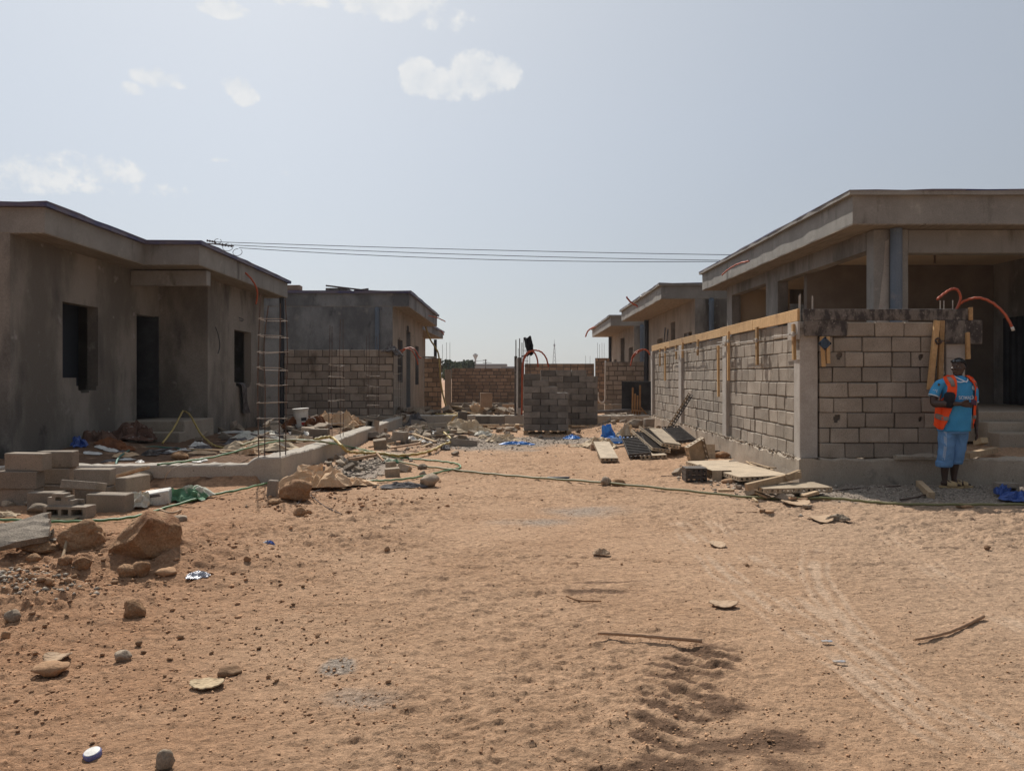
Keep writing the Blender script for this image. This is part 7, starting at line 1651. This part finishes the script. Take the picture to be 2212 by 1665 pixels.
# lettering and crest
fc = bpy.data.curves.new('lettering', 'FONT'); fc.body = 'SOMAL\u0130A'; fc.size = .062; fc.offset = .0012; fc.align_x = 'CENTER'; fo = bpy.data.objects.new('lettering', fc); col.objects.link(fo)
dg = bpy.context.evaluated_depsgraph_get(); tm = bpy.data.meshes.new_from_object(fo.evaluated_get(dg)); bpy.data.objects.remove(fo)
xs = [v.co.x for v in tm.vertices]; wd = max(xs) - min(xs); bm = bmesh.new(); bm.from_mesh(tm); bmesh.ops.subdivide_edges(bm, edges=bm.edges[:], cuts=1)
for v in bm.verts:
    x = .103 + v.co.x * .245 / wd; z = 1.176 + v.co.y * 1.05 + .012 * 0; v.co = Vector((x, front(x, z, .012) - .006, z))
bm.to_mesh(tm); bm.free(); tm.materials.clear(); tm.materials.append(m_wht); to = bpy.data.objects.new('lettering', tm); col.objects.link(to); to.parent = man
for t0, t1, r_, dz in ((.6, 5.6, .025, 0), (0, 6.28, .010, -.002)):
    a = MB(); c2 = cx_p(664, 442); pts = [(c2[0] + r_ * math.cos(t), c2[1] + dz + r_ * 1.1 * math.sin(t)) for t in np.linspace(t0, t1, 18)]; a.tube([Vector((x, front(x, z, .012) - .004, z)) for x, z in pts], .0035, 6); a.build('crest', m_wht, man, local=True)
# --- trousers rolled below the knee
t_ = MB()
t_.loft([ring((.0, 0, .72), .182, .135, 28), ring((.0, 0, .80), .185, .138, 28), ring((.003, 0, .86), .18, .13, 28)])
t_.tube(spline([(-.085, .0, .78), (-.10, -.005, .60), (-.112, -.008, .45), (-.120, .0, .36), (-.120, .01, .285)], 4), [.10, .101, .101, .1, .098, .096, .094, .092, .091, .091, .091, .092, .092, .092, .092, .091, .09], 22)
t_.tube(spline([(.085, .01, .78), (.078, .01, .60), (.062, .02, .46), (.052, .03, .385), (.046, .04, .32)], 4), [.10, .1, .099, .097, .094, .091, .088, .086, .084, .083, .083, .083, .083, .082, .081, .08, .079], 22)
bake(t_, 'trousers', m_trs, man, .0085, 4, .5, .009, 13, 8)
for c_, r_, z0, z1 in (((-.121, .01), .094, .27, .345), ((.045, .04), .081, .306, .37)):
    a = MB(); a.loft([ring((c_[0] - .004, c_[1], z0), r_ + .004, r_ + .002, 26), ring((c_[0], c_[1], z0 - .004), r_ - .01, r_ - .01, 26), ring((c_[0], c_[1], z0 + .02), r_ + .012, r_ + .010, 26), ring((c_[0], c_[1], (z0 + z1) / 2), r_ + .010, r_ + .010, 26), ring((c_[0], c_[1], z1 - .01), r_ + .012, r_ + .01, 26), ring((c_[0], c_[1], z1 + .012), r_ - .004, r_ - .004, 26)]); bake(a, 'trouser_cuff', m_trs, man, .007, 3, .5, .004, 22, 2)
for k in range(3):
    rows = []
    for z, x, y_ in ((.80, -.168, -.064), (.70, -.166, -.062), (.60, -.166, -.068), (.50, -.172, -.068), (.42, -.182, -.064), (.37, -.185, -.058)):
        x += .009 * k; y_ -= .008 * k; rows.append([Vector((x - .0018, y_ - .010, z)), Vector((x + .0018, y_ - .012, z))])
    a = MB(); a.sheet(rows, .003); a.build('trouser_stripe', m_wht, man, local=True)
# --- vest
def vest(rowsLR, nm, mat, off, th=.007, n=9 + 12, par=man, wob=.006):
    rows = []
    for z, x0, x1 in rowsLR:
        row = []
        for k in range(n):
            x = x0 + (x1 - x0) * k / (n - 1); y_ = front(x, z, off); cx, hw, hd = tz(z)
            if abs(x - cx) > hw: y_ = min(y_, -.02 - .25 * max(hd - .1, 0) - (off - .024))
            row.append(Vector((x, y_ - .010 + wob * math.sin(x * 60 + z * 23), z)))
        rows.append(row)
    a = MB(); a.sheet(rows, th); return a.build(nm, mat, par, local=True, smooth=True)
def rows_(L): return [(cx_p(0, y)[1], cx_p(x0, 0)[0], cx_p(x1, 0)[0]) for y, x0, x1 in L]
vl = rows_([(300, 405, 466), (320, 352, 466), (360, 362, 464), (430, 378, 460), (520, 372, 448), (600, 300, 425), (640, 264, 408), (700, 258, 392), (760, 250, 374), (820, 246, 358), (865, 244, 344), (890, 270, 336), (915, 295, 326)])
vr = rows_([(305, 598, 650), (325, 606, 690), (370, 640, 724), (430, 672, 738), (520, 690, 735), (600, 700, 728), (700, 690, 722), (780, 676, 716), (850, 660, 700), (898, 656, 682)])
vest(vl, 'safety_vest', m_orange, .024); vest(vr, 'safety_vest', m_orange, .024)
back = []
for z in (1.45, 1.38, 1.25, 1.1, .95, .80):
    cx, hw, hd = tz(z); w_ = hw * (.62 if z > 1.4 else .9 if z > 1.2 else 1.04); back.append([Vector((cx + w_ * q, (hd + .016) * math.sqrt(max(0, 1 - min(abs(q) * .9, 1) ** 2.3)) + .006, z)) for q in np.linspace(-1, 1, 15)])
a = MB(); a.sheet(back, .007); a.build('safety_vest', m_orange, man, local=True, smooth=True)
for z in (1.47, 1.475):
    pass
for s_, x0 in ((-1, -.085), (1, .195)):     # straps over the shoulders
    a = MB(); rows = []
    for t in np.linspace(0, 1, 9):
        th_ = math.pi * t; rows.append([Vector((x + .01 * s_ * math.sin(th_), -.098 * math.cos(th_) + .006, 1.415 + .062 * math.sin(th_) - abs(x - .05) * .18)) for x in np.linspace(x0 - .05, x0 + .05, 6)])
    a.sheet(rows, .008); a.build('vest_strap', m_orange, man, local=True, smooth=True)
vest(rows_([(735, 256, 268), (742, 254, 300), (757, 252, 340), (772, 250, 372), (790, 264, 368), (805, 305, 362), (816, 340, 358)]), 'reflective_band', m_refl, .036, .004, 21)
vest(rows_([(318, 392, 432), (360, 394, 434), (400, 398, 436), (430, 402, 438)]), 'reflective_band', m_refl, .038, .004, 15)
vest(rows_([(755, 678, 718), (775, 674, 716), (795, 672, 712)]), 'reflective_band', m_refl, .037, .004, 15)
vest(rows_([(345, 662, 704), (390, 690, 722), (430, 702, 732)]), 'reflective_band', m_refl, .038, .004, 15)
vest(rows_([(600, 700, 728), (620, 702, 728), (640, 700, 726)]), 'reflective_band', m_refl, .038, .004, 15)
# --- sandals
for k in range(2):
    h_, d = HEEL[k], FD[k]; sd_ = Vector((-d.y, d.x, 0)); u3 = Vector((0, 0, 1)); P = [(-.022, .026), (.0, .036), (.05, .040), (.10, .042), (.16, .050), (.21, .050), (.245, .040), (.262, .022)]
    a = MB(); ol = [h_ + d * t + sd_ * w_ for t, w_ in P] + [h_ + d * t - sd_ * w_ for t, w_ in P[::-1]]
    n_ = len(ol); a.add([Vector((p.x, p.y, -.012)) for p in ol] + [Vector((p.x, p.y, .012)) for p in ol], [list(range(n_))[::-1], list(range(n_, 2 * n_))] + [[i, (i + 1) % n_, n_ + (i + 1) % n_, n_ + i] for i in range(n_)]); so_ = a.build('sandal', m_tan, man, local=True)
    spans = [(.075, .195)] if k == 0 else [(.075, .125), (.145, .20)]
    for t0, t1 in spans:
        rows = []
        for t in np.linspace(t0, t1, 7):
            w_ = .046 + .10 * (t - .07) * .55; hh = .088 - (t - .07) * .30 + .008
            rows.append([h_ + d * t + sd_ * (w_ * math.cos(q)) + u3 * (-.008 + hh * math.sin(q) ** .8) for q in np.linspace(.02, math.pi - .02, 15)])
        a = MB(); a.sheet(rows, .006); o = a.build('sandal_strap', m_tan, man, local=True, smooth=True)
# --- what he carries
o = MB(); o.cbox((PX + .118, PY - .262, FZ + 1.14), (.075, .022, .07), .006, .5, Euler((R(-10), R(16), R(12))).to_matrix()); tag(o.build('phone', m_pur), 'plum-coloured phone in the hand of the man', 'phone')
o = MB(); o.cbox((0, 0, 0), (.10, .15, .21), .03, .5, Euler((0, R(10), R(8))).to_matrix()); ob = o.xf(lambda p: (p.x + PX - .135, p.y * 1.0 + PY - .135, p.z + FZ + 1.165)); tag(ob.build('pouch', m_black, smooth=True), 'black pouch clamped under the arm of the man', 'pouch')
